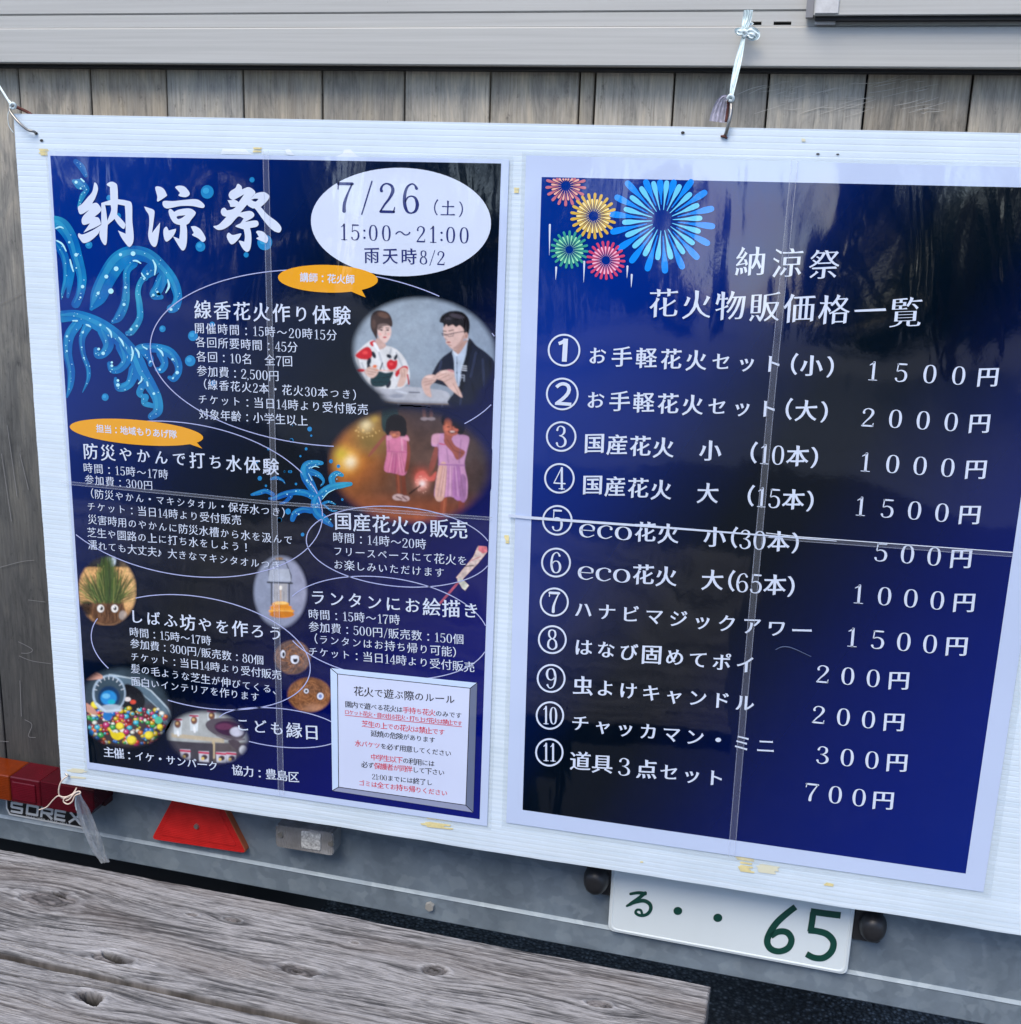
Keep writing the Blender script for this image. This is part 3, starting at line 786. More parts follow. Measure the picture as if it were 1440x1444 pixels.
# blocky wide capitals S O R E X drawn as bars, rising with the sticker (letter cell: 20 px wide, 13 px high)
def cap(o, strokes):
    ox, oy = o; q = []
    for s in strokes: LET.stroke([(ox + x, oy + y + x * 0.185, w_) for x, y, w_ in s], sub=4, cap=False, smooth=False)
W_ = 3.4
cap((14, 1131.5), [[(18, 0, W_), (2, 0, W_)], [(3, -1, W_), (2.2, 6.5, W_)], [(2, 6, W_), (18, 6, W_)], [(17, 5, W_), (16.5, 12.5, W_)], [(17.5, 12, W_), (1, 12, W_)]])
cap((36, 1134.8), [[(18, 0, W_), (2, 0, W_)], [(3, -1, W_), (1.8, 13, W_)], [(1, 12, W_), (17, 12, W_)], [(17.5, -1, W_), (16.2, 13, W_)]])
cap((56.5, 1138.7), [[(17, 0, W_), (2, 0, W_)], [(3, -1, W_), (1.5, 13.5, W_)], [(17.2, -1, W_), (16.6, 7, W_)], [(2, 6.5, W_), (17.5, 6.5, W_)], [(9, 7, W_), (17, 13.5, W_)]])
cap((76, 1142.3), [[(17, 0, W_), (2, 0, W_)], [(3, -1, W_), (1.5, 13.5, W_)], [(2, 6.2, W_), (15.5, 6.2, W_)], [(1, 12.2, W_), (16, 12.2, W_)]])
cap((97, 1145.8), [[(2, -1, W_), (17, 14, W_)], [(18, -1, W_), (0, 14, W_)]])
LET.build('sticker_lettering', STK_W, st)
write('http://www.sorex.co.jp', (37, 1150), (99, 1161.6), SY - 0.001, STK_W, 'sticker_address', st, fn=att, em=4.6, lift=0, fig=0.7)

# red reflector triangle, its top hidden behind the board
TRI = red_plastic('red_reflector', (0.58, 0.018, 0.016)); ORG = simple('orange_edge', (0.45, 0.10, 0.03), 0.4)
RTY = BY - 0.012
def rounded(pts, r, k=4):
    P = [np.array(p, float) for p in pts]; n = len(P); out = []
    for i in range(n):
        a, b_, c = P[i - 1], P[i], P[(i + 1) % n]
        u = (a - b_) / np.linalg.norm(a - b_); v = (c - b_) / np.linalg.norm(c - b_)
        for t in np.linspace(0, 1, k + 1): out.append(tuple((1 - t) ** 2 * (b_ + u * r) + 2 * t * (1 - t) * b_ + t * t * (b_ + v * r)))
    return out
tp = [att(x, y, RTY) for x, y in ((213, 1183.5), (348, 1204), (277, 1063))]
tri = [(p[0], p[2]) for p in tp]
m = MB(); m.prism(rounded(tri, 0.008), RTY, BY - 0.0002, mi=0, mi_side=1, inset=0.0012); refl = m.build('triangular_reflector', [TRI, ORG], trailer)
cx, cz = np.mean(tri, 0)
inner = [((x - cx) * 0.80 + cx, (z - cz) * 0.80 + cz) for x, z in tri]
m = MB(); m.prism(rounded(inner, 0.005), RTY - 0.0010, RTY - 0.0001, inset=0.0005); m.build('reflector_field', red_plastic('reflector_field', (0.62, 0.020, 0.018)), refl)
c = att(277, 1165.5, RTY - .002); m = MB(); m.tube([(c[0], RTY - 0.0005, c[2]), (c[0], RTY - 0.004, c[2])], [0.0042, 0.0034], seg=12); m.build('screw', STEEL, refl)

# clear reversing lamp
def clear_mat():
    m, n, l, p = nmat('clear_ribbed_lens')
    tc = N(n, 'ShaderNodeTexCoord')
    wv = N(n, 'ShaderNodeTexWave', Scale=95.0, bands_direction='X', Distortion=0.4); l.new(tc.outputs['Object'], wv.inputs['Vector'])
    t = N(n, 'ShaderNodeTexNoise', Scale=40.0, Detail=4.0); l.new(tc.outputs['Object'], t.inputs['Vector'])
    r = ramp(n, [(0.3, (0.19, 0.185, 0.18)), (0.55, (0.27, 0.265, 0.26)), (0.75, (0.40, 0.40, 0.40))]); l.new(t.outputs[0], r.inputs[0]); l.new(r.outputs[0], p.inputs['Base Color'])
    bp = N(n, 'ShaderNodeBump', Distance=0.0006, Strength=0.8); l.new(wv.outputs[0], bp.inputs['Height']); l.new(bp.outputs[0], p.inputs['Normal'])
    p.inputs['Roughness'].default_value = 0.15; p.inputs['Coat Weight'].default_value = 0.6
    return m
CY = BY - 0.028
cq = [att(x, y, CY) for x, y in ((388, 1163), (470, 1175), (470.5, 1207.5), (388.5, 1194))]
cp = rounded([(p[0], p[2]) for p in cq], 0.006)
m = MB(); m.prism(cp, CY, BY - 0.0002, inset=0.0015); cl = m.build('reversing_lamp', clear_mat(), trailer)
rp = [att(x, y, CY - .002) for x, y in ((424, 1172), (452, 1176.5), (452, 1200.5), (424, 1196))]
m = MB(); m.prism(rounded([(p[0], p[2]) for p in rp], 0.003), CY - 0.0015, CY - 0.0001, inset=0.001); m.build('bulb_window', simple('bulb_window', (0.5, 0.5, 0.48), 0.2, noise=(260, 0.6), coat=.6), cl)
for sx, sy_ in ((395, 1178), (466.5, 1190.5)):
    c = att(sx, sy_, CY - .002); m = MB(); m.tube([(c[0], CY - 0.0003, c[2]), (c[0], CY - 0.0022, c[2])], [0.0046, 0.0038], seg=12); m.build('screw', STEEL, cl)

# number plate
PY = BY - 0.013
pl = [(861, 1200), (1205, 1262), (1198, 1376), (860, 1313)]
pq = [att(x, y, PY) for x, y in pl]
zt = float(np.mean([pq[0][2], pq[1][2]])) + 0.06
x0, x1 = float(np.mean([pq[0][0], pq[3][0]])), float(pq[2][0] * 0.5 + pq[1][0] * 0.5)
zb_l, zb_r = float(pq[3][2]), float(pq[2][2])
PLATE = simple('plate_paint', (0.66, 0.73, 0.75), 0.32, noise=(6, 0.03)); GREEN = simple('plate_green', (0.006, 0.055, 0.04), 0.35)
zm = (zb_l + zb_r) / 2; zt = zm + 0.165 * (x1 - x0) / 0.33
rect = rounded([(x0, zb_l), (x1, zb_r), (x1, zt + (zb_r - zm)), (x0, zt + (zb_l - zm))], 0.009)
m = MB(); m.prism(rect, PY, PY + 0.002, inset=0.0012); plate = m.build('number_plate', PLATE, trailer)
# embossed rim
def scaled(r_, k): c_ = np.mean(np.array(r_), 0); return [(c_[0] + (x - c_[0]) * (1 - k / (x1 - x0) * 2), c_[1] + (z - c_[1]) * (1 - k / 0.165 * 2)) for x, z in r_]
o1, o2, o3 = scaled(rect, 0.0022), scaled(rect, 0.0040), scaled(rect, 0.0058); n = len(rect)
V = [(x, PY - 0.0001, z) for x, z in o1] + [(x, PY - 0.0016, z) for x, z in o2] + [(x, PY - 0.0001, z) for x, z in o3]
F = [(a * n + i, a * n + (i + 1) % n, (a + 1) * n + (i + 1) % n, (a + 1) * n + i) for a in (0, 1) for i in range(n)]
mesh_obj('plate_rim', V, F, PLATE, plate, smooth=True)
k_ = Flat(PY - 0.0006, fn=att, ox=800, oy=1190, k=3.0)
k_.ell(468, 284, 18.5, 17); k_.build('plate_dot', GREEN, plate)
k_ = Flat(PY - 0.0006, fn=att, ox=800, oy=1190, k=3.0); k_.ell(637, 313, 19, 17.5); k_.build('plate_dot', GREEN, plate)
k_ = Flat(PY - 0.0006, fn=att, ox=800, oy=1190, k=3.0)
k_.stroke([(966, 267, 26), (935, 290, 27), (890, 330, 28), (858, 375, 28), (846, 415, 28), (862, 445, 27), (898, 455, 26), (935, 440, 27), (949, 405, 27), (930, 375, 27), (893, 372, 26), (862, 392, 22)], cap=False)
k_.build('plate_figure', GREEN, plate)
k_ = Flat(PY - 0.0006, fn=att, ox=800, oy=1190, k=3.0)
k_.stroke([(1157, 303, 28), (1100, 296, 28), (1030, 286, 28)], cap=False, smooth=False)
k_.stroke([(1041, 290, 27), (1036, 330, 27), (1029, 372, 27)], cap=False, smooth=False)
k_.stroke([(1020, 366, 26), (1060, 370, 27), (1100, 383, 28), (1126, 415, 28), (1118, 455, 28), (1085, 482, 27), (1045, 482, 26), (1012, 466, 26)], cap=False)
k_.build('plate_figure', GREEN, plate)
k_ = Flat(PY - 0.0006, fn=att, ox=800, oy=1190, k=3.0)
k_.stroke([(268, 212, 11.2), (300, 207, 13.8), (330, 211, 15.0)], sub=4); k_.stroke([(330, 208, 15.0), (300, 232, 15.0), (275, 250, 16.2), (252, 263, 8.8)], sub=4)
k_.stroke([(252, 263, 7.5), (290, 246, 15.0), (325, 241, 16.2), (350, 256, 16.2), (352, 280, 15.0), (335, 299, 13.8), (308, 303, 12.5), (289, 292, 11.2), (296, 279, 10.0), (311, 281, 10.0), (316, 294, 10.0)], sub=5)
k_.build('plate_kana', GREEN, plate)
# rubber buffers
for (bx, by, fx0, fy0, fx1, fy1) in ((840, 1243, 832, 1222, 860, 1262), (1231, 1309, 1209, 1284, 1236, 1329)):
    c = att(bx, by, BY - .02); a_ = att(fx0, fy0, BY - .01); b_ = att(fx1, fy1, BY - .01)
    m = MB(); m.box(a_[0] - 0.004, b_[0] + 0.004, BY - 0.012, BY - 0.0003, b_[2] - .002, a_[2] + 0.012, b=0.003); bu = m.build('buffer_base', RUB, trailer)
    m = MB(); r0 = 0.0185
    V = []; F = []; K = 9; S = 20
    for i in range(K + 1):
        ph = i / K * math.pi / 2
        for j in range(S):
            th = 2 * math.pi * j / S
            V.append((c[0] + r0 * 0.95 * math.cos(ph) ** 0.6 * math.cos(th), BY - 0.012 - 0.020 * math.sin(ph), c[2] + r0 * 1.12 * math.cos(ph) ** 0.6 * math.sin(th)))
    for i in range(K):
        for j in range(S): F.append((i * S + j, i * S + (j + 1) % S, (i + 1) * S + (j + 1) % S, (i + 1) * S + j))
    m.add(V, F); m.build('buffer_dome', RUB, bu, smooth=True)

# ================================================================ NOTICE BOARD (fluted plastic sheet)
FL = mat_fluted()
bx0, bx1 = -0.0485, 1.36; bz0, bz1 = GZ - 0.8735, GZ + 0.0462
NX = 90; NZ = int((bz1 - bz0) / PITCH * 7)
X = np.linspace(bx0, bx1, NX); Z = np.linspace(bz0, bz1, NZ)
XX, ZZ = np.meshgrid(X, Z)
Xw = XX + 0.0006 * (fbm(ZZ * 40, ZZ * 0 + 3, 3, 5) - 0.5) * 2 * (XX < bx0 + 0.03)
edge = np.clip((bz0 + 0.03 - ZZ) / 0.03, 0, 1)
Zw = ZZ + edge * 0.0035 * (fbm(XX * 9, XX * 0 + 1, 3, 9) - 0.5)
prof_ = np.abs(np.sin(np.pi * ZZ / PITCH)) ** 0.7
Yb = 0.00029 * (1 - prof_) + 0.0012 * (fbm(XX * 5, ZZ * 5, 2, 3) - 0.5) * np.clip((bx0 + 0.05 - XX) / 0.05 + edge, 0, 1)
inside = ((XX > -0.0) & (XX < 1.20) & (ZZ > GZ - 0.82) & (ZZ < GZ + 0.0))
Yb = np.where(inside, np.maximum(Yb, 0.0002), Yb)
V = np.stack([Xw, Yb + 0.0002, Zw], -1).reshape(-1, 3)
ii = np.arange(NZ - 1)[:, None] * NX + np.arange(NX - 1)[None]
F = np.stack([ii, ii + 1, ii + NX + 1, ii + NX], -1).reshape(-1, 4)
T = 0.0052
board = thing('notice_board', 'large white fluted plastic board hung on the trailer carrying both blue posters', 'notice board', (0, 0, 0))
mesh_obj('fluted_face', V, F, FL, board)
m = MB()
# rim: top, bottom, left, right walls following the front edge, and the back sheet
def rim(idx, name_pts):
    P = V[idx]; n = len(P); m.add(list(P) + [(p[0], T, p[2]) for p in P], [(i, i + 1, n + i + 1, n + i) for i in range(n - 1)])
rim(np.arange(NX), 0); rim((NZ - 1) * NX + np.arange(NX), 0); rim(np.arange(NZ) * NX, 0); rim(np.arange(NZ) * NX + NX - 1, 0)
m.add([(bx0, T, bz0), (bx1, T, bz0), (bx1, T, bz1), (bx0, T, bz1)], [(0, 3, 2, 1)])
m.build('back_sheet', simple('plain_white_plastic', (0.62, 0.68, 0.76), 0.4), board)
# cut-edge strip along the top (a shade duller)
HOLE = simple('punched_hole', (0.03, 0.028, 0.025), 0.8)
for (hx, hy, r_) in ((58.5, 198, 2.4), (963, 187, 2.6), (1153.5, 217, 2.6), (1181.5, 217.5, 2.2), (51, 188, 2.4), (1022, 192, 3.0)):
    k_ = Flat(-0.0006); k_.ell(hx, hy, r_, r_ * (0.8 if hx < 1100 else 0.5)); k_.build('punched_hole', HOLE, board)
# yellowed remains of old tape, caught on the flutes
YT = simple('yellowed_tape', (0.72, 0.62, 0.30), 0.5, noise=(80, 0.2)); YT2 = simple('faint_yellowed_tape', (0.70, 0.68, 0.50), 0.5)
def residue(cx, cy, wpx, hpx, mat, seed, sl=0.0):
    r_ = random.Random(seed); k_ = Flat(-0.00055); y = -hpx / 2
    while y < hpx / 2:
        if r_.random() < 0.8:
            a_ = -wpx / 2 * r_.uniform(0.5, 1); b_ = wpx / 2 * r_.uniform(0.4, 1); t = r_.uniform(1.4, 2.6)
            k_.poly([(cx + a_, cy + y + a_ * sl), (cx + a_ * .6, cy + y - .5 + a_ * sl), (cx + b_, cy + y + b_ * sl), (cx + b_ * .92, cy + y + t + b_ * sl), (cx + a_ * .9, cy + y + t + a_ * sl)])
        y += r_.uniform(1.8, 2.8)
    k_.build('tape_residue', mat, board)
residue(1051, 1219, 30, 18, YT, 1, .12); residue(1082, 1224, 40, 13, YT2, 2, .12); residue(615, 1160, 54, 16, YT, 3, .1)
residue(109, 1092, 32, 15, YT2, 4, .06); residue(363, 210.5, 14, 5, YT, 5); residue(62, 214, 17, 8, YT, 6); residue(728, 268, 11, 6, YT, 7)
residue(715.5, 760, 9, 10, YT, 8); residue(1171, 1248, 20, 4, YT, 9, .13); residue(905, 1217, 6, 4, YT, 10); residue(1133, 197, 7, 3, YT2, 12)
# torn white film tabs above the left poster
TAB = simple('white_film_tab', (0.80, 0.85, 0.90), 0.35)
for pts in ([(311, 217), (314, 210), (346, 210.5), (356, 218)], [(405, 218), (402, 211), (408, 210), (415, 219)], [(473, 221), (484, 216), (485, 211), (494, 210.5), (503, 219), (509, 222)]):
    k_ = Flat(-0.0007); k_.poly(pts); k_.build('film_tab', TAB, board)

# ================================================================ POSTERS
Y_SHEET, Y_BG, Y_PH, Y_LN, Y_TX, Y_FILM = -0.0012, -0.0015, -0.0018, -0.0021, -0.0025, -0.0031
P1Q = [(70.8, 219.4), (706.8, 230.4), (676.5, 1155.4), (126, 1075)]       # printed area, corners clockwise from top left
P2Q = [(764, 249.5), (1504, 265.5), (1362, 1232), (737, 1142)]
def quad_pts(Q, u, v, Y):
    """bilinear on the real plane between the four measured corners"""
    c = [at(x, y, Y) for x, y in Q]
    u = np.asarray(u)[..., None]; v = np.asarray(v)[..., None]
    return (c[0] * (1 - u) + c[1] * u) * (1 - v) + (c[3] * (1 - u) + c[2] * u) * v
STOPS1 = [(0, (0, 46, 132)), (.14, (0, 40, 122)), (.26, (0, 28, 92)), (.38, (0, 15, 44)), (.48, (0, 9, 20)), (.56, (0, 9, 30)), (.66, (0, 9, 64)), (.8, (0, 9, 92)), (1.0, (0, 14, 108))]
STOPS2 = [(0, (0, 46, 132)), (.16, (0, 40, 128)), (.28, (0, 30, 104)), (.38, (0, 17, 58)), (.46, (0, 9, 22)), (.54, (0, 8, 22)), (.63, (0, 12, 52)), (.74, (0, 17, 84)), (.88, (0, 22, 104)), (1.0, (0, 28, 114))]
STOPSET = {1: STOPS1, 2: STOPS2}
def bgcol(d, which=1):
    sp = np.array([s[0] for s in STOPSET[which]]); cl = np.array([lin(s[1]) for s in STOPSET[which]])
    return np.stack([np.interp(d, sp, cl[:, k]) for k in range(3)], -1)
def plane_uv(Q, x, y):
    c = [at(a, b, 0.0) for a, b in Q]; p = at(x, y, 0.0)
    u = (p[..., 0] - c[0][0]) / (c[1][0] - c[0][0]); v = (c[0][2] - p[..., 2]) / (c[0][2] - c[3][2])
    return u, v
def background(Q, parent, which=1, us=0.5, vs=0.5, u0=0, u1=1, v0=0, v1=1):
    nx, ny = 50, 70
    U, Vv = np.meshgrid(np.linspace(u0, u1, nx), np.linspace(v0, v1, ny))
    P = quad_pts(Q, U, Vv, Y_BG).reshape(-1, 3)
    ii = np.arange(ny - 1)[:, None] * nx + np.arange(nx - 1)[None]
    F = np.stack([ii, ii + nx, ii + nx + 1, ii + 1], -1).reshape(-1, 4)
    return mesh_obj('printed_background', P, F, INK_ATTR, parent, cols=bgcol((us * U + vs * Vv).ravel(), which))
def film_mat(name, alpha, col=(0.75, 0.8, 0.88), rough=0.08):
    m, n, l, p = nmat(name)
    p.inputs['Base Color'].default_value = (*col, 1); p.inputs['Roughness'].default_value = rough; p.inputs['Alpha'].default_value = alpha
    p.inputs['Specular IOR Level'].default_value = 0.9
    return m
FILM = film_mat('clear_film', 0.07); FILM_E = film_mat('film_edge', 0.30, (0.55, 0.60, 0.72)); FILM_W = film_mat('film_edge_white', 0.9, (0.8, 0.86, 0.95))
FILM_M = film_mat('film_margin', 0.22, (0.60, 0.68, 0.72))

def sheets(PQ, FQ, su, sv, parent):
    """four laminated sheets that together make the poster; each laps the next by a hair"""
    for k, (a, b, c, d) in enumerate(((0, su, 0, sv), (su, 1, 0, sv), (0, su, sv, 1), (su, 1, sv, 1))):
        Y = Y_SHEET - k * 0.00005
        def corners(Q, a, b, c, d, Y): return [quad_pts(Q, np.array(u), np.array(v), Y) for u, v in ((a, c), (b, c), (b, d), (a, d))]
        A = corners(PQ, a, b, c, d, Y); B = [p + np.array([0, 0.0004, 0]) for p in A]
        m = MB(); m.add(A + B, [(0, 3, 2, 1), (4, 5, 6, 7), (0, 1, 5, 4), (1, 2, 6, 5), (2, 3, 7, 6), (3, 0, 4, 7)])
        s = m.build('laminated_sheet', PAPER, parent)
        e = 0.0006
        # clear film border standing out round the paper
        C = corners(FQ, a - (0 if a else 0), b, c, d, Y_SHEET + 0.0003)
        m = MB(); m.add(C, [(0, 3, 2, 1)]); m.build('film_border', FILM_M, s)

def seam(pts, wpx, parent, white=False, Y=Y_FILM, name='film_seam'):
    """two sheet edges one beside the other under a strip of clear film"""
    k_ = Flat(Y); k_.stroke([(x, y, wpx) for x, y in pts], cap=False, smooth=False); k_.build(name, FILM, parent)
    P = np.array(pts, float); D = P[-1] - P[0]; D /= np.linalg.norm(D); Nn = np.array([-D[1], D[0]])
    for sg in (-0.5, 0.5):
        k_ = Flat(Y - 0.0002); k_.stroke([(*(p + Nn * wpx * sg), 1.1) for p in P], cap=False, smooth=False)
        k_.build(name + '_edge', FILM_W if white and sg < 0 else FILM_E, parent)

# ---- raster of a printed photograph: colours painted cell by cell on a fine flat grid
class Paint:
    def __init__(s, x0, y0, x1, y1, ox, oy, k, st=1.0):
        s.x = np.arange(x0, x1 + st, st); s.y = np.arange(y0, y1 + st, st)
        s.PX, s.PY = np.meshgrid(s.x, s.y); s.X = (s.PX - ox) * k; s.Y = (s.PY - oy) * k; s.k = k
        s.C = np.zeros(s.X.shape + (3,)); s.A = np.zeros(s.X.shape)
    def mix(s, a, col): a = np.clip(a, 0, 1)[..., None]; s.C = s.C * (1 - a) + (lin(col) if not isinstance(col, np.ndarray) else col) * a
    def fill(s, col): s.C[:] = lin(col)
    def ell(s, cx, cy, rx, ry, col, soft=None, rot=0, a=1.0):
        c, q = math.cos(rot), math.sin(rot); dx, dy = s.X - cx, s.Y - cy; u = (dx * c + dy * q) / rx; v = (-dx * q + dy * c) / ry
        r = np.sqrt(u * u + v * v); sf = soft if soft else max(0.06, 1.2 * s.k / min(rx, ry) * 0.5)
        s.mix(a * np.clip((1 - r) / sf + 0.5, 0, 1), col)
    def glow(s, cx, cy, r, col, a=1.0, p=2.0, ry=None):
        d = np.sqrt(((s.X - cx) / r) ** 2 + ((s.Y - cy) / (ry or r)) ** 2); s.mix(a * np.exp(-(d ** p)), col)
    def poly(s, pts, col, soft=None, a=1.0, smooth=True):
        P = crom([(x, y) for x, y in pts], 4, True) if smooth else np.array(pts, float)
        Q = np.roll(P, -1, 0); ins = np.zeros(s.X.shape, bool); dm = np.full(s.X.shape, 1e9)
        lo = P.min(0) - 4 * s.k; hi = P.max(0) + 4 * s.k
        m = (s.X > lo[0]) & (s.X < hi[0]) & (s.Y > lo[1]) & (s.Y < hi[1])
        X, Y = s.X[m], s.Y[m]; i2 = np.zeros(X.shape, bool); d2 = np.full(X.shape, 1e18)
        for (ax, ay), (bx, by) in zip(P, Q):
            cr = ((ay > Y) != (by > Y)) & (X < (bx - ax) * (Y - ay) / ((by - ay) if abs(by - ay) > 1e-9 else 1e-9) + ax); i2 ^= cr
            L2 = (bx - ax) ** 2 + (by - ay) ** 2 + 1e-9; t = np.clip(((X - ax) * (bx - ax) + (Y - ay) * (by - ay)) / L2, 0, 1)
            d2 = np.minimum(d2, (X - ax - t * (bx - ax)) ** 2 + (Y - ay - t * (by - ay)) ** 2)
        sd = np.where(i2, 1, -1) * np.sqrt(d2); sf = soft or s.k
        al = np.zeros(s.X.shape); al[m] = np.clip(sd / sf + 0.5, 0, 1); s.mix(al * a, col)
    def line(s, pts, w_, col, a=1.0):
        P = np.array(pts, float); al = np.zeros(s.X.shape)
        for (ax, ay), (bx, by) in zip(P[:-1], P[1:]):
            L2 = (bx - ax) ** 2 + (by - ay) ** 2 + 1e-9
            lo = (min(ax, bx) - w_ * 2 - 8, min(ay, by) - w_ * 2 - 8); hi = (max(ax, bx) + w_ * 2 + 8, max(ay, by) + w_ * 2 + 8)
            m = (s.X > lo[0]) & (s.X < hi[0]) & (s.Y > lo[1]) & (s.Y < hi[1]); X, Y = s.X[m], s.Y[m]
            if not X.size: continue
            t = np.clip(((X - ax) * (bx - ax) + (Y - ay) * (by - ay)) / L2, 0, 1)
            d = np.sqrt((X - ax - t * (bx - ax)) ** 2 + (Y - ay - t * (by - ay)) ** 2)
            al[m] = np.maximum(al[m], np.clip((w_ / 2 - d) / s.k + 0.5, 0, min(1, w_ / s.k)))
        s.mix(al * a, col)
    def noise(s, sc, amt, seed=0): n = fbm(s.X / sc, s.Y / sc, 4, seed) - 0.5; s.C *= (1 + amt * 2 * n)[..., None]
    def mask(s, cx, cy, rx, ry, soft=0.12, rot=0):
        c, q = math.cos(rot), math.sin(rot); dx, dy = s.X - cx, s.Y - cy; r = np.sqrt(((dx * c + dy * q) / rx) ** 2 + ((-dx * q + dy * c) / ry) ** 2)
        t = np.clip((1 - r) / soft + 0.2, 0, 1); s.A = np.maximum(s.A, t * t * (3 - 2 * t))
    def finish(s):
        n = fbm(s.PX / 9, s.PY / 9, 4, 61) - .5; n2 = fbm(s.PX / 1.7, s.PY / 1.7, 2, 62) - .5; s.C = s.C * (1 + .38 * n + .16 * n2)[..., None]
        for _ in range(2):
            P = np.pad(s.C, ((1, 1), (1, 1), (0, 0)), 'edge'); s.C = .5 * s.C + .125 * (P[2:, 1:-1] + P[:-2, 1:-1] + P[1:-1, 2:] + P[1:-1, :-2])
    def build(s, Q, parent, name='photo_print', Y=Y_PH, label=None):
        s.finish()
        u, v = plane_uv(Q, s.PX, s.PY)
        A = s.A[..., None]; C = np.clip(s.C, 0, 1) * A + bgcol(0.5 * u + 0.5 * v) * (1 - A)
        # keep inside the printed area
        uc, vc = np.clip(u, 0.001, 0.999), np.clip(v, 0.001, 0.999)
        P = at(s.PX, s.PY, Y); c = [at(a, b, Y) for a, b in Q]
        P[..., 0] += (uc - u) * (c[1][0] - c[0][0]); P[..., 2] -= (vc - v) * (c[0][2] - c[3][2])
        ny, nx = s.X.shape; ii = np.arange(ny - 1)[:, None] * nx + np.arange(nx - 1)[None]
        keep = (s.A[:-1, :-1] > 0.004) | (s.A[1:, 1:] > 0.004) | (s.A[:-1, 1:] > 0.004) | (s.A[1:, :-1] > 0.004)
        inn = (u[:-1, 1:] > 0.0) & (u[:-1, :-1] < 1.0) & (v[1:, :-1] > 0)
        k = (keep & inn)
        F = np.stack([ii, ii + nx, ii + nx + 1, ii + 1], -1)[k]
        used = np.unique(F); mp = -np.ones(nx * ny, int); mp[used] = np.arange(len(used))
        o = mesh_obj(name, P.reshape(-1, 3)[used], mp[F], INK_ATTR, parent, cols=C.reshape(-1, 3)[used])
        if label: o['label'] = label
        return o

# ------------------------------------------------ left poster
p1 = thing('festival_poster', 'left dark blue poster with wave drawings, white oval date and round printed photos', 'poster', (0, 0, 0))
PAP1 = [(67, 213.5), (718, 225), (687, 1165), (123, 1084)]
FLM1 = [(63.5, 209), (724, 219), (692.5, 1170), (119.5, 1091)]
sheets(PAP1, FLM1, 0.473, 0.545, p1)
background(P1Q, p1)
Z3 = dict(ox=50, oy=200, k=3.611); Z4 = dict(ox=380, oy=210, k=3.703); Z5 = dict(ox=80, oy=580, k=4.235); Z6 = dict(ox=380, oy=560, k=4.0)
Z7 = dict(ox=90, oy=760, k=3.892); Z8 = dict(ox=400, oy=780, k=3.609)

# photo: couple making sparklers
a = Paint(494, 412, 702, 592, 437, 395, 4.101)
a.fill((150, 163, 174)); a.mix(np.clip((a.X - 620) / 500, 0, 1) * .55, (112, 130, 156)); a.mix(np.clip((a.Y - 480) / 200, 0, 1) * .5, (128, 132, 140)); a.mix(np.clip((a.Y - 690) / 40, 0, 1), (52, 48, 56))
a.poly([(372, 618), (480, 612), (640, 622), (790, 645), (812, 692), (800, 716), (520, 712), (420, 690)], (176, 178, 184), soft=6); a.line([(430, 704), (520, 712), (800, 718)], 7, (150, 128, 108)); a.line([(500, 640), (560, 655)], 10, (206, 210, 216), .7); a.line([(575, 648), (635, 650)], 6, (60, 66, 80)); a.ell(500, 670, 40, 12, (150, 154, 164), .5)
a.line([(512, 715), (514, 770)], 9, (150, 152, 160)); a.line([(655, 720), (650, 790)], 12, (120, 100, 96)); a.line([(690, 720), (698, 792)], 12, (120, 100, 96)); a.ell(655, 802, 24, 9, (168, 164, 168)); a.ell(706, 806, 26, 9, (168, 164, 168)); a.line([(766, 720), (762, 770)], 6, (140, 140, 148))
def folds(a, segs, col=(0, 0, 0), w_=9, al=.22):
    for s in segs: a.line(s, w_, col, al)
# woman
KIM = [(262, 432), (290, 398), (345, 352), (375, 350), (402, 398), (440, 380), (500, 400), (548, 452), (575, 520), (570, 590), (510, 628), (400, 622), (340, 598), (300, 540), (268, 475)]
a.poly(KIM, (218, 218, 216)); folds(a, [[(300, 480), (330, 560)], [(500, 420), (545, 520)], [(400, 420), (430, 520)], [(470, 400), (460, 440)], [(275, 450), (290, 520)], [(540, 560), (500, 620)]], (120, 130, 145), 12, .4)
a.poly([(264, 432), (300, 400), (330, 385), (352, 396), (362, 430), (345, 458), (300, 458), (276, 450)], (200, 34, 42)); a.poly([(346, 360), (374, 348), (378, 368), (360, 384)], (198, 36, 44)); a.poly([(446, 476), (466, 458), (488, 466), (505, 462), (506, 492), (492, 515), (462, 520), (446, 500)], (206, 34, 42)); a.poly([(505, 520), (545, 495), (568, 505), (560, 540), (530, 530), (505, 560), (492, 545)], (196, 36, 44)); a.ell(295, 522, 24, 10, (196, 36, 44), .3); a.ell(320, 420, 16, 10, (230, 70, 70), .6); a.ell(470, 485, 12, 8, (232, 72, 72), .6)
for (cx, cy, rx, ry, ro) in ((342, 472, 12, 24, .3), (370, 432, 11, 22, -.4), (458, 440, 16, 11, .5), (497, 446, 9, 18, .4), (340, 500, 10, 14, 0), (455, 600, 14, 26, .3)): a.ell(cx, cy, rx, ry, (30, 36, 48), .2, ro)
a.poly([(352, 566), (398, 528), (440, 536), (482, 530), (470, 566), (432, 614), (362, 612)], (24, 54, 58)); folds(a, [[(370, 570), (460, 560)], [(368, 590), (445, 590)]], (10, 24, 28), 6, .5); a.line([(408, 515), (420, 480)], 7, (34, 50, 56))
a.poly([(388, 335), (430, 360), (440, 384), (404, 402), (380, 380)], (198, 164, 152)); a.poly([(378, 360), (402, 402), (394, 410), (366, 368)], (236, 238, 240))
a.poly([(352, 215), (372, 182), (410, 174), (452, 188), (474, 224), (478, 262), (466, 270), (440, 256), (404, 262), (392, 300), (388, 340), (372, 318), (352, 276)], (58, 42, 38)); a.ell(425, 202, 34, 15, (104, 78, 66), .6, .3); a.ell(370, 255, 12, 26, (84, 62, 54), .6)
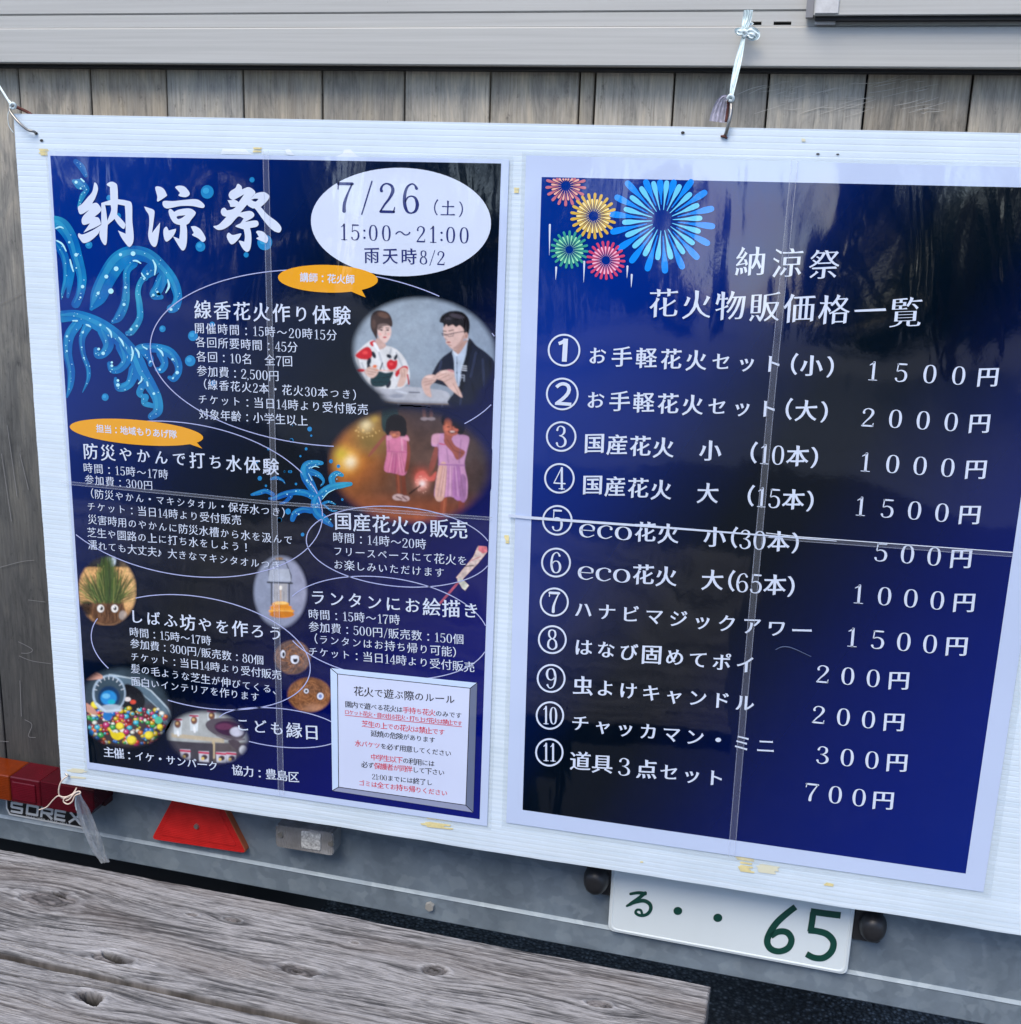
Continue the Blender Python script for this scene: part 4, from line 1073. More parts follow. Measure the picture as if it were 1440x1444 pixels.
a.poly([(392, 266), (412, 252), (448, 254), (468, 274), (470, 312), (456, 344), (436, 364), (414, 352), (396, 322)], (226, 194, 182)); a.poly([(392, 285), (400, 330), (430, 362), (415, 352), (395, 325)], (190, 152, 140), a=.6)
a.poly([(386, 262), (410, 246), (452, 246), (472, 268), (448, 264), (420, 270), (398, 290)], (58, 42, 38), a=.8); a.line([(405, 276), (424, 276)], 5, (90, 66, 58)); a.line([(440, 276), (458, 277)], 5, (90, 66, 58)); a.ell(414, 288, 9, 5, (44, 30, 32), .3); a.ell(450, 289, 8, 5, (44, 30, 32), .3); a.line([(436, 292), (441, 311), (433, 314)], 4, (186, 146, 134)); a.ell(433, 331, 11, 5, (188, 72, 80), .4); a.ell(406, 312, 9, 7, (232, 170, 160), .8); a.ell(455, 312, 7, 6, (232, 170, 160), .8)
a.poly([(318, 522), (348, 500), (380, 506), (396, 522), (386, 548), (358, 566), (326, 548)], (216, 182, 166)); folds(a, [[(340, 510), (384, 520)], [(334, 526), (382, 534)], [(338, 542), (372, 548)]], (150, 104, 90), 4, .6); a.ell(376, 498, 12, 9, (232, 120, 66), .4); a.line([(380, 520), (500, 526)], 4, (226, 140, 96))
a.poly([(520, 520), (545, 505), (566, 520), (560, 566), (540, 612), (506, 612), (520, 560)], (212, 176, 160)); folds(a, [[(530, 520), (534, 560)], [(546, 516), (548, 558)]], (150, 104, 90), 4, .6); a.line([(566, 548), (572, 600)], 9, (176, 36, 46))
# man
a.poly([(702, 552), (752, 462), (812, 414), (870, 380), (920, 335), (962, 378), (1030, 428), (1075, 500), (1095, 760), (806, 722), (836, 640), (740, 600), (704, 590)], (22, 27, 44)); folds(a, [[(760, 470), (740, 560)], [(960, 420), (930, 560)], [(1000, 460), (1010, 640)], [(880, 620), (870, 720)]], (52, 60, 86), 14, .55); folds(a, [[(1040, 470), (1060, 640)], [(940, 600), (960, 700)]], (8, 10, 18), 14, .6)
a.poly([(824, 412), (862, 402), (912, 345), (908, 420), (876, 520), (864, 612), (838, 590), (834, 470)], (178, 192, 208)); folds(a, [[(850, 420), (852, 590)]], (96, 112, 134), 6, .7); a.poly([(826, 412), (850, 440), (880, 402), (916, 345), (908, 340), (868, 384), (838, 398)], (206, 214, 224)); a.ell(850, 536, 4, 4, (60, 66, 80)); a.ell(852, 480, 4, 4, (60, 66, 80))
a.poly([(916, 345), (902, 430), (880, 520), (866, 640), (886, 640), (904, 530), (928, 430), (938, 365)], (14, 17, 28))
a.poly([(828, 392), (890, 352), (912, 352), (866, 424), (846, 420)], (178, 142, 128))
a.poly([(774, 262), (800, 256), (862, 258), (892, 286), (896, 330), (874, 372), (846, 402), (820, 396), (800, 376), (786, 362), (788, 338), (774, 322)], (210, 176, 164)); a.poly([(850, 398), (880, 370), (896, 330), (886, 320), (862, 366), (830, 392)], (160, 124, 112), a=.6); a.poly([(788, 338), (774, 322), (778, 300), (792, 318)], (226, 192, 180))
a.poly([(750, 240), (768, 200), (820, 178), (880, 184), (916, 218), (926, 268), (916, 318), (904, 338), (894, 310), (888, 282), (866, 262), (846, 272), (826, 258), (800, 268), (790, 256), (776, 272), (770, 250)], (22, 19, 23)); a.ell(850, 208, 40, 12, (66, 60, 68), .7, .2); a.ell(800, 222, 18, 8, (52, 46, 54), .7)
a.ell(904, 322, 11, 20, (196, 158, 144), .3); a.ell(904, 324, 5, 10, (160, 120, 106), .4)
a.line([(764, 308), (792, 316), (834, 306), (896, 296)], 4.5, (50, 44, 54)); a.line([(764, 308), (768, 320), (786, 320), (792, 314)], 3.5, (70, 62, 70)); a.line([(796, 316), (802, 326), (826, 324), (834, 306)], 3.5, (70, 62, 70)); a.ell(780, 312, 7, 3.5, (30, 24, 26), .4); a.ell(814, 312, 8, 3.5, (30, 24, 26), .4); a.line([(770, 294), (788, 296)], 5, (50, 38, 38)); a.line([(804, 294), (830, 288)], 5, (50, 38, 38))
a.line([(792, 320), (782, 340), (794, 344)], 4, (168, 130, 118)); a.ell(803, 360, 12, 4.5, (150, 82, 80), .4); a.line([(800, 374), (818, 378)], 5, (170, 132, 120))
a.poly([(646, 586), (668, 556), (700, 546), (728, 552), (736, 566), (720, 590), (696, 616), (704, 676), (672, 664), (652, 626)], (212, 176, 162)); a.poly([(722, 556), (752, 530), (800, 518), (832, 524), (838, 556), (850, 598), (882, 676), (850, 660), (806, 624), (770, 584), (736, 572)], (214, 178, 164))
folds(a, [[(664, 572), (724, 560)], [(662, 590), (716, 578)], [(666, 608), (704, 596)], [(736, 560), (792, 536)], [(748, 572), (806, 548)], [(776, 588), (822, 566)], [(830, 600), (862, 660)]], (150, 108, 96), 4.5, .6); a.ell(690, 560, 20, 7, (232, 200, 186), .6); a.ell(780, 530, 26, 7, (232, 200, 186), .6); a.line([(800, 520), (832, 530)], 5, (196, 110, 130))
for yy in (496, 508, 520): a.line([(878, yy), (906, yy + 2)], 4.5, (206, 212, 220))
a.line([(872, 548), (894, 550), (892, 584)], 4, (170, 178, 192)); a.line([(874, 548), (870, 582)], 4, (170, 178, 192)); a.line([(872, 562), (890, 564)], 4, (170, 178, 192))
a.mask(664, 420, 425, 325, .13, rot=.13); a.mask(700, 640, 300, 170, .3)
fade = np.clip((735 - a.Y + (a.X - 700) * .05) / 40, 0, 1); a.A *= fade
a.build(P1Q, p1, 'photo_print', label='printed photo of a woman in red and white and a man in navy at a table')

# photo: two children with sparklers
a = Paint(461, 562, 702, 740, 380, 560, 4.0)
a.fill((92, 72, 60)); a.mix(np.clip((260 - a.Y) / 200, 0, 1), (62, 58, 64)); a.mix(np.clip((a.Y - 520) / 160, 0, 1) * .8, (178, 96, 52)); a.mix(np.clip((a.X - 950) / 300, 0, 1) * .8, (62, 60, 66))
a.noise(70, .35, 5); a.noise(16, .12, 8)
a.glow(450, 330, 150, (214, 130, 44), 1, 1.5, ry=190); a.glow(560, 190, 110, (168, 140, 62), .9, 2); a.glow(560, 260, 90, (120, 110, 50), .7, 2, ry=60)
a.poly([(640, 60), (720, 60), (720, 190), (640, 190)], (40, 66, 66), soft=10)
a.glow(430, 355, 66, (255, 214, 90), 1, 2.4); a.glow(455, 365, 34, (255, 252, 210), 1, 2.2); a.glow(545, 155, 34, (255, 250, 190), 1, 2); a.glow(590, 120, 24, (214, 190, 90), 1, 2)
a.glow(400, 320, 40, (220, 210, 70), .8, 2)
for k in range(26):
    th = rng.uniform(0, 6.28); r_ = rng.uniform(20, 80); a.ell(545 + r_ * math.cos(th), 165 + r_ * abs(math.sin(th)) , 3, 3, (255, 226, 140))
# standing adult legs at the back
for x_ in (870, 910): a.line([(x_, 40), (x_ + 4, 108)], 18, (120, 92, 84)); a.ell(x_ + 4, 122, 22, 10, (150, 146, 150))
# left child
a.poly([(670, 215), (640, 250), (590, 310), (556, 338), (575, 300), (620, 245), (655, 212)], (150, 88, 68))
a.line([(722, 420), (732, 545)], 26, (132, 76, 56)); a.line([(752, 420), (762, 545)], 24, (122, 68, 50))
a.poly([(660, 220), (690, 208), (745, 212), (785, 225), (775, 300), (785, 360), (765, 438), (700, 428), (648, 412), (662, 320)], (222, 140, 176)); a.poly([(700, 320), (720, 330), (715, 420), (690, 420)], (192, 104, 150)); a.line([(665, 305), (775, 312)], 6, (200, 110, 160)); a.line([(745, 225), (750, 300)], 8, (235, 180, 205))
a.poly([(775, 240), (795, 300), (785, 400), (762, 425), (765, 395), (775, 320)], (140, 78, 60))
a.ell(712, 200, 34, 30, (186, 124, 102), .2); a.ell(715, 155, 58, 58, (20, 15, 18), .1); a.ell(752, 190, 24, 38, (20, 15, 18), .2); a.ell(672, 185, 18, 34, (20, 15, 18), .2); a.ell(708, 208, 30, 24, (188, 120, 100), .25); a.ell(712, 178, 42, 16, (20, 15, 18), .3)
a.line([(694, 206), (704, 208)], 3.5, (60, 30, 30)); a.line([(716, 209), (726, 208)], 3.5, (60, 30, 30)); a.line([(704, 224), (714, 224)], 3.5, (140, 50, 50))
a.ell(728, 565, 34, 18, (214, 196, 190)); a.ell(765, 572, 26, 16, (206, 186, 182)); a.line([(715, 560), (745, 575)], 6, (80, 30, 30)); a.line([(750, 560), (775, 580)], 6, (80, 30, 30))
# sparkler glow beside right child
a.glow(860, 440, 42, (206, 96, 76), .9, 2, ry=40); a.poly([(830, 430), (870, 415), (905, 450), (940, 420), (930, 470), (880, 475), (840, 500), (820, 470)], (214, 108, 96), soft=8); a.glow(860, 490, 34, (255, 180, 160), 1, 2); a.glow(862, 488, 17, (255, 255, 250), 1, 2)
for k in range(22):
    th = rng.uniform(0, 6.28); r_ = rng.uniform(15, 50); a.ell(860 + r_ * math.cos(th), 495 + r_ * math.sin(th), 2.6, 2.6, (255, 214, 190))
a.line([(790, 545), (850, 500)], 8, (40, 24, 26))
# right child
a.line([(985, 570), (975, 680)], 34, (160, 90, 64)); a.line([(1085, 585), (1080, 660)], 34, (138, 76, 60)); a.ell(965, 672, 24, 12, (150, 70, 80))
a.poly([(925, 215), (985, 205), (1060, 210), (1125, 225), (1115, 300), (1100, 380), (1118, 480), (1105, 585), (1020, 560), (935, 570), (940, 470), (955, 380), (945, 290), (915, 270)], (214, 170, 212))
a.poly([(958, 385), (1000, 385), (985, 568), (934, 566)], (232, 196, 176)); a.poly([(1040, 400), (1075, 395), (1085, 570), (1035, 555)], (190, 140, 200)); a.poly([(1080, 440), (1110, 460), (1105, 585), (1075, 570)], (168, 128, 176)); a.line([(955, 380), (1100, 385)], 8, (176, 130, 186))
a.poly([(935, 280), (955, 300), (930, 400), (905, 420), (900, 395), (915, 340)], (150, 86, 72))
a.poly([(985, 230), (1010, 200), (1045, 270), (1105, 310), (1060, 355), (1030, 310), (990, 265)], (168, 98, 82)); a.ell(1010, 215, 26, 26, (172, 102, 84), .2)
a.ell(1030, 170, 50, 50, (196, 116, 92), .12); a.ell(1040, 115, 62, 50, (22, 16, 20), .1); a.ell(1078, 160, 28, 52, (22, 16, 20), .15); a.ell(985, 130, 16, 30, (22, 16, 20), .3)
a.line([(1004, 165), (1020, 160)], 4.5, (50, 22, 22)); a.line([(1044, 165), (1060, 168)], 4.5, (50, 22, 22)); a.line([(1010, 195), (1030, 204), (1052, 197)], 6, (120, 40, 36)); a.ell(1000, 182, 10, 8, (226, 136, 104), .6); a.ell(1056, 186, 10, 8, (216, 120, 96), .6)
for x0_ in (668, 684, 706, 728, 750, 768): folds(a, [[(x0_ * .5 + 357, 312), (x0_, 428)]], (150, 70, 110), 5, .45)
for x0_ in (676, 700, 740, 760): folds(a, [[(x0_ * .5 + 359, 312), (x0_, 424)]], (250, 190, 214), 4, .4)
folds(a, [[(672, 230), (676, 300)], [(764, 232), (768, 300)]], (150, 70, 120), 6, .5); a.poly([(742, 222), (782, 226), (788, 246), (760, 240)], (238, 186, 206), a=.7); a.poly([(662, 224), (684, 214), (690, 232), (668, 244)], (238, 186, 206), a=.7)
a.ell(702, 214, 12, 8, (226, 150, 110), .6); a.ell(700, 196, 26, 5, (90, 40, 36), .5, a=.5)
for x0_ in (948, 966, 988, 1006, 1030, 1052, 1078, 1096): folds(a, [[(x0_ * .6 + 410, 390), (x0_, 560)]], (140, 96, 130), 6, .4)
for x0_ in (958, 978, 1018, 1064): folds(a, [[(x0_ * .6 + 412, 390), (x0_, 556)]], (250, 224, 236), 5, .4)
folds(a, [[(950, 230), (955, 370)], [(1080, 240), (1070, 370)], [(1000, 290), (1010, 370)]], (130, 90, 140), 8, .4); a.line([(960, 262), (988, 268)], 6, (214, 70, 110)); a.poly([(918, 214), (962, 208), (950, 262), (918, 262)], (232, 186, 200), a=.6)
a.ell(1008, 150, 20, 30, (236, 140, 104), .7, a=.6); a.ell(1032, 196, 16, 6, (236, 226, 216), .4); a.line([(1010, 192), (1030, 202), (1054, 194)], 3.5, (96, 30, 30)); a.line([(1028, 160), (1032, 182), (1024, 184)], 4, (150, 76, 60)); a.ell(1010, 168, 9, 3.5, (30, 12, 14), .4); a.ell(1050, 170, 9, 3.5, (30, 12, 14), .4)
a.line([(1000, 236), (1040, 300), (1090, 318)], 5, (110, 56, 48), .6); a.line([(988, 580), (980, 660)], 7, (206, 130, 90), .6); a.line([(724, 430), (732, 540)], 6, (190, 110, 76), .6)
a.mix(np.clip((300 - a.X) / 60, 0, 1) * 0, (0, 0, 0))
a.C *= np.array([.86, .72, .70]); a.C *= (1 - .35 * np.clip((a.X - 900) / 350, 0, 1) * np.clip((460 - a.Y) / 300, 0, 1))[..., None]
a.mask(795, 388, 468, 330, .19, rot=.06)
a.build(P1Q, p1, 'photo_print', label='printed night photo of two children in pink dresses holding sparklers')

# photo: grass head
a = Paint(108, 776, 192, 882, 90, 760, 3.892, 0.8)
a.fill((214, 164, 104)); a.mix(np.clip((160 - a.Y) / 10, 0, 1), (40, 40, 44)); a.mix(np.clip((a.X - 300) / 60, 0, 1) * .4, (232, 190, 130)); a.mix(np.clip((a.Y - 340) / 60, 0, 1) * .55, (150, 100, 62)); a.noise(40, .12, 2)
for c_ in ((262, 115, 24, 40, (210, 226, 236)),): a.ell(*c_, .2)
a.ell(130, 380, 45, 40, (60, 42, 30), .4); a.ell(240, 395, 95, 75, (98, 66, 44), .12); a.noise(9, .5, 9)
for k in range(520):
    bx_ = 240 + rng.normal(0, 38); by_ = 355 - abs(rng.normal(0, 25)); sp_ = (bx_ - 240) / 38
    L_ = rng.uniform(60, 290) * (1 - min(.75, abs(sp_) * .33)); tx = bx_ + sp_ * rng.uniform(10, 70) * (0.22 if L_ > 150 else 1) + rng.normal(0, 10); ty = by_ - L_
    g_ = rng.uniform(.5, 1.15); c_ = (int(74 * g_), int(98 * g_), int(44 * g_)) if rng.rand() < .8 else ((160, 160, 84) if rng.rand() < .5 else (40, 52, 30))
    a.line([(bx_, by_), ((bx_ + tx) / 2 + rng.normal(0, 5), (by_ + ty) / 2), (tx, ty)], 3.0, c_, .8)
for k in range(80): x_ = rng.uniform(160, 330); a.line([(x_, rng.uniform(340, 390)), (x_ + rng.normal(0, 8), rng.uniform(400, 465))], 3, (132, 92, 62) if rng.rand() < .5 else (60, 38, 26), .7)
for ex in (202, 279): a.ell(ex, 382, 19, 21, (236, 230, 220)); a.ell(ex + (5 if ex < 250 else 2), 381, 9, 11, (30, 28, 30)); a.ell(ex - 2, 376, 4, 4, (240, 240, 240))
a.ell(325, 420, 22, 26, (196, 186, 176), .4, a=.6)
a.mask(238, 285, 165, 195, .14); a.build(P1Q, p1, 'photo_print', label='printed photo of a grass haired ball with round eyes')

# photo: lantern
a = Paint(354, 782, 436, 888, 90, 760, 3.892, 0.8)
a.fill((142, 150, 170)); a.mix(np.clip((a.X - 1150) / 200, 0, 1) * .5, (164, 160, 182)); a.mix(np.clip((a.Y - 330) / 150, 0, 1) * .4, (126, 132, 150))
a.line([(1128, 240), (1126, 150), (1150, 118), (1215, 118), (1248, 200), (1245, 245)], 6, (60, 66, 76)); a.ell(1183, 108, 22, 8, (150, 120, 90))
a.poly([(1130, 165), (1235, 165), (1248, 232), (1122, 232)], (172, 178, 190), smooth=False); a.line([(1118, 238), (1254, 243)], 9, (50, 54, 62)); a.line([(1140, 245), (1140, 360)], 7, (58, 60, 66)); a.line([(1237, 245), (1237, 360)], 7, (52, 54, 60))
a.poly([(1150, 246), (1228, 246), (1228, 350), (1150, 350)], (168, 166, 168), smooth=False); a.line([(1190, 262), (1190, 330)], 9, (196, 170, 150)); a.ell(1190, 268, 9, 12, (244, 238, 226)); a.line([(1172, 290), (1172, 345)], 3, (120, 120, 124)); a.line([(1208, 290), (1208, 345)], 3, (120, 120, 124))
a.ell(1190, 358, 46, 16, (240, 166, 60)); a.ell(1192, 376, 60, 16, (224, 140, 36)); a.ell(1195, 396, 70, 18, (236, 154, 46)); a.ell(1197, 414, 68, 20, (206, 122, 26)); a.ell(1192, 352, 36, 8, (252, 206, 120)); a.line([(1130, 392), (1258, 396)], 5, (250, 190, 90))
a.noise(80, .05, 4); a.mask(1188, 290, 152, 205, .17); a.build(P1Q, p1, 'photo_print', label='printed photo of a small lantern with an orange base')

# photos: two fibre balls with eyes
for (x0, y0, x1, y1, cx, cy, rx, ry, e, sd_) in ((384, 898, 442, 954, 1255, 650, 104, 98, ((1203, 632, 13, 22), (1268, 662, 23, 24)), 21), (398, 950, 472, 1014, 1348, 855, 125, 100, ((1331, 835, 13, 13), (1408, 863, 18, 19)), 22)):
    a = Paint(x0, y0, x1, y1, 90, 760, 3.892, 0.7)
    a.fill((130, 84, 54) if sd_ == 22 else (112, 88, 80)); a.noise(30, .4, sd_); a.noise(7, .5, sd_ + 3)
    for k in range(130):
        th = rng.uniform(0, 6.28); r_ = rng.uniform(.1, .95); x_ = cx + rx * r_ * math.cos(th); y_ = cy + ry * r_ * math.sin(th); t2 = th + rng.uniform(.6, 2.4); ll = rng.uniform(15, 50)
        a.line([(x_, y_), (x_ + ll * math.cos(t2), y_ + ll * math.sin(t2))], 2.6, (196, 132, 84) if rng.rand() < .55 else (62, 36, 22), .6)
    if sd_ == 22: a.glow(1370, 930, 60, (200, 150, 120), .6, 2, ry=25)
    for k, (ex, ey, ax_, ay_) in enumerate(e):
        a.ell(ex, ey, ax_ + 4, ay_ + 4, (70, 40, 26), .3, a=.7); a.ell(ex, ey, ax_, ay_, (222, 226, 236)); a.ell(ex + (3 if sd_ == 21 else 0), ey + (2 if sd_ == 21 else 0), ax_ * .55, ay_ * .6, (34, 32, 44) if not (sd_ == 22 and k) else (120, 140, 190))
    if sd_ == 21: a.ell(1268, 648, 22, 10, (225, 228, 236), .3)
    a.mask(cx, cy, rx, ry, .16); a.build(P1Q, p1, 'photo_print', label='printed photo of a brown fibre ball with eyes, %s of the two' % ('upper' if sd_ == 21 else 'lower'))

# photo: pool of floating toys
a = Paint(112, 938, 250, 1060, 90, 760, 3.892, 0.8)
a.fill((58, 72, 82)); a.mix(np.clip((a.Y - 880) / 60, 0, 1), (70, 58, 62)); a.noise(60, .3, 31)
a.poly([(260, 740), (380, 770), (500, 850), (600, 960), (620, 1030), (560, 1040), (520, 930), (430, 860), (330, 800)], (96, 118, 132)); a.line([(250, 745), (370, 765), (480, 835), (570, 930), (605, 1010)], 7, (190, 205, 212)); a.line([(330, 800), (430, 850), (520, 930), (570, 1010)], 5, (150, 170, 180))
a.poly([(330, 800), (420, 830), (445, 900), (400, 970), (320, 940)], (30, 32, 38), soft=8)
pal = [(226, 196, 40), (226, 70, 60), (40, 120, 200), (60, 170, 90), (236, 236, 220), (230, 120, 40), (200, 60, 120), (70, 190, 210), (150, 40, 50)]
for k in range(260):
    x_ = rng.uniform(135, 560); y_ = rng.uniform(930, 1125) + max(0, (x_ - 420) * .05); r_ = rng.uniform(5, 19); c_ = pal[rng.randint(len(pal))]
    a.ell(x_, y_, r_, r_ * .85, tuple(int(v * .62) for v in c_)); a.ell(x_ - 1.5, y_ - 2, r_ * .75, r_ * .6, c_, .4); a.ell(x_ - 3, y_ - 4, r_ * .2, r_ * .2, (245, 245, 240), a=.7)
for (x_, y_, r_) in ((172, 912, 24), (308, 1028, 23), (372, 1105, 28), (468, 1078, 26), (528, 1032, 17)): a.ell(x_, y_, r_, r_ * .9, (190, 160, 30)); a.ell(x_ - 2, y_ - 3, r_ * .82, r_ * .72, (246, 226, 70), .4)
a.poly([(250, 1035), (275, 1065), (320, 1060), (330, 1085), (295, 1105), (262, 1085)], (238, 212, 40)); a.ell(240, 970, 26, 28, (40, 120, 190)); a.ell(520, 995, 22, 20, (90, 190, 150)); a.ell(350, 880, 18, 12, (236, 226, 220)); a.ell(380, 895, 16, 12, (220, 80, 60)); a.ell(150, 1065, 14, 18, (40, 130, 200))
a.ell(248, 850, 92, 104, (170, 190, 206), .06); a.ell(250, 850, 82, 94, (64, 82, 94), .08); a.ell(248, 870, 60, 62, (30, 60, 96), .2); a.ell(246, 872, 44, 40, (44, 140, 206), .2); a.ell(232, 862, 22, 14, (110, 190, 230), .3); a.ell(262, 895, 20, 14, (30, 170, 190), .3)
a.line([(180, 905), (230, 945), (310, 940)], 12, (200, 214, 222)); a.ell(262, 928, 60, 20, (196, 210, 220), .3, a=.7)
for th in np.linspace(3.4, 6.0, 9): a.line([(248 + 70 * math.cos(th), 850 + 80 * math.sin(th)), (248 + 84 * math.cos(th), 850 + 96 * math.sin(th))], 4, (220, 228, 234))
a.poly([(100, 715), (150, 718), (205, 745), (212, 765), (170, 772), (110, 770)], (212, 160, 140)); a.line([(150, 735), (200, 752)], 4, (170, 116, 98)); a.poly([(120, 900), (165, 930), (185, 965), (150, 960), (120, 940)], (206, 150, 130))
a.mask(330, 925, 262, 225, .2, rot=.2); a.build(P1Q, p1, 'photo_print', label='printed photo of a hand scooping bright toys from a tub')

# photo: shelf of goods and a dark dish
a = Paint(228, 998, 354, 1082, 90, 760, 3.892, 0.8)
a.fill((176, 180, 178)); a.mix(np.clip((a.Y - 1110) / 14, 0, 1), (92, 84, 86)); a.noise(50, .1, 40)
a.poly([(590, 1066), (880, 1096), (880, 1120), (590, 1088)], (190, 176, 150), smooth=False); a.line([(822, 1115), (822, 1200)], 14, (196, 176, 140)); a.poly([(560, 1105), (820, 1125), (820, 1240), (560, 1240)], (70, 66, 74), smooth=False)
for (x_, y_) in ((625, 1030), (715, 1010), (812, 985)):
    a.poly([(x_ - 26, y_ - 50), (x_ + 26, y_ - 48), (x_ + 20, y_ + 46), (x_ - 20, y_ + 42)], (214, 222, 224), smooth=False); a.ell(x_, y_ - 14, 18, 22, (120, 84, 70), .3); a.ell(x_ - 4, y_ - 18, 8, 8, (220, 180, 120)); a.line([(x_ - 22, y_ - 40), (x_ + 20, y_ - 38)], 10, (184, 60, 90)); a.line([(x_, y_ + 26), (x_ + 4, y_ + 48)], 12, (238, 240, 240))
for (x_, y_) in ((668, 1180), (770, 1190), (865, 1195), (920, 1195)):
    a.poly([(x_ - 30, y_ - 26), (x_ + 26, y_ - 24), (x_ + 26, y_ + 36), (x_ - 26, y_ + 32)], (206, 206, 214), smooth=False); a.line([(x_ - 26, y_ - 18), (x_ + 22, y_ - 14)], 11, (196, 48, 84)); a.ell(x_ + 2, y_ + 8, 17, 14, (70, 54, 60), .3); a.ell(x_ - 8, y_ + 16, 9, 9, (226, 192, 110))
a.poly([(780, 1010), (830, 985), (960, 990), (1000, 1040), (980, 1095), (900, 1105), (840, 1080), (790, 1045)], (92, 84, 92)); a.ell(905, 1040, 78, 40, (62, 34, 62), .15, rot=.15); a.ell(880, 1030, 46, 18, (104, 54, 84), .4); a.ell(950, 1058, 38, 26, (196, 196, 210), .25); a.line([(840, 1078), (930, 1108), (990, 1100)], 10, (120, 112, 118)); a.poly([(900, 1110), (960, 1110), (990, 1190), (960, 1170)], (80, 70, 78)); a.ell(985, 1160, 22, 26, (226, 228, 232), .3)
a.mask(790, 1092, 225, 150, .26, rot=.12); a.build(P1Q, p1, 'photo_print', label='printed photo of shelves of packets and a dark dish')

# printed firework stick
a = Paint(616, 762, 694, 856, 380, 560, 4.0, 0.8)
a.fill((190, 120, 130))
a.A[:] = 0
def stick(poly, col):
    b_ = a.A.copy(); C0 = a.C.copy(); a.C[:] = 0; a.poly(poly, (255, 255, 255), smooth=False); al = a.C[..., 0].copy(); a.C = C0; a.mix(al, col); a.A = np.maximum(a.A, al)
stick([(958, 1160), (966, 1168), (1078, 1040), (1068, 1032)], (168, 70, 96)); stick([(1052, 1018), (1150, 900), (1176, 838), (1226, 842), (1230, 872), (1180, 935), (1090, 1028), (1070, 1034)], (206, 186, 176)); stick([(1180, 840), (1226, 842), (1230, 872), (1205, 884), (1176, 862)], (214, 116, 124)); stick([(1058, 1030), (1082, 1018), (1126, 1062), (1104, 1092), (1086, 1078)], (206, 206, 190))
a.noise(14, .5, 50); a.line([(1100, 955), (1150, 950)], 6, (60, 50, 50)); a.line([(1160, 850), (1176, 838)], 8, (40, 36, 50)); a.line([(1120, 930), (1190, 900)], 4, (180, 80, 90))
a.build(P1Q, p1, 'firework_stick_print', label='printed picture of a hand held firework stick')

# waves and spray
def wavecol(seed):
    return lambda x, y: None
def art(shapes, Zk, Y, name, base, parent, dots=(), dashes=(), circles=()):
    k_ = Flat(Y, **Zk)
    for s in shapes: k_.stroke(s, sub=8)
    for c in circles: k_.ell(*c, n=24)
    nbase = sum(len(v) for v in k_.V)
    for s in shapes:
        if len(s) > 3: k_.stroke([(x - w_ * .16, y - w_ * .12, w_ * f) for (x, y, w_), f in zip(s, [.1] + [.34] * (len(s) - 2) + [.1])], sub=8)
    V = np.concatenate(k_.V); q = V[:, [0, 2]]
    c0, c3 = at(*P1Q[0], 0.0), at(*P1Q[3], 0.0); f_ = (c0[2] - V[:, 2]) / (c0[2] - c3[2]); V[:, 0] = np.maximum(V[:, 0], c0[0] * (1 - f_) + c3[0] * f_ + .0008)
    t = fbm(q[:, 0] * 55 + 3, q[:, 1] * 55, 3, 77); t2 = fbm(q[:, 0] * 18, q[:, 1] * 18 + 9, 3, 78)
    A_, B_, C_ = lin((8, 82, 160)), lin((16, 126, 186)), lin((60, 170, 190))
    C = A_ + (B_ - A_) * np.clip(t * 1.7 - .35, 0, 1)[:, None]; C = C + (C_ - C) * np.clip(t2 * 3 - 1.55, 0, 1)[:, None] * .8
    C[nbase:] = C[nbase:] * .72 + lin((70, 180, 206)) * .28; V[nbase:, 1] -= .00012
    o = mesh_obj(name, V, k_.F, INK_ATTR, parent, cols=C)
    if dots or dashes:
        k_ = Flat(Y - 0.0003, **Zk)
        for c in dots: k_.ell(*c, n=14)
        rr_ = random.Random(len(shapes) * 7 + len(dots))
        for s in shapes:
            for q in crom(s, 3)[1:-1]:
                if rr_.random() < .55: k_.ell(q[0] + rr_.uniform(-.36, .36) * q[2], q[1] + rr_.uniform(-.36, .36) * q[2], *(2 * (rr_.uniform(1.4, 3.0),)), n=8)
        for s in dashes: k_.stroke(s, sub=4)
        mesh_obj(name + '_highlight', np.concatenate(k_.V), k_.F, WAVE_W, o)
    return o
WAVE_W = ink('pale_cyan_print', (0.42, 0.78, 0.85))
def D(*p): return [(x, y, r_, r_) for x, y, r_ in p]
art([[(205, 100, 26), (235, 130, 34), (256, 170, 22)], [(195, 200, 20), (225, 215, 52), (262, 240, 26), (240, 275, 28), (218, 330, 10)]], Z3, Y_PH, 'wave_print', None, p1, dots=D((207, 205, 8), (230, 237, 5)), dashes=[[(232, 188, 8), (247, 202, 8)]])
art([[(99, 405, 60), (140, 430, 70), (185, 500, 62), (212, 590, 56), (236, 690, 48), (228, 770, 44), (205, 825, 46)], [(110, 520, 44), (150, 590, 40), (158, 690, 34), (140, 760, 18), (133, 800, 6)], [(185, 640, 40), (175, 720, 30), (165, 790, 14)]],
    Z3, Y_PH, 'wave_print', None, p1, dots=D((172, 511, 6), (207, 575, 9), (208, 642, 4), (240, 737, 9), (229, 792, 5)), dashes=[[(104, 440, 7), (125, 433, 9), (142, 440, 5)], [(108, 503, 7), (136, 520, 9), (156, 556, 6)], [(176, 600, 7), (184, 632, 9), (193, 660, 6)]])
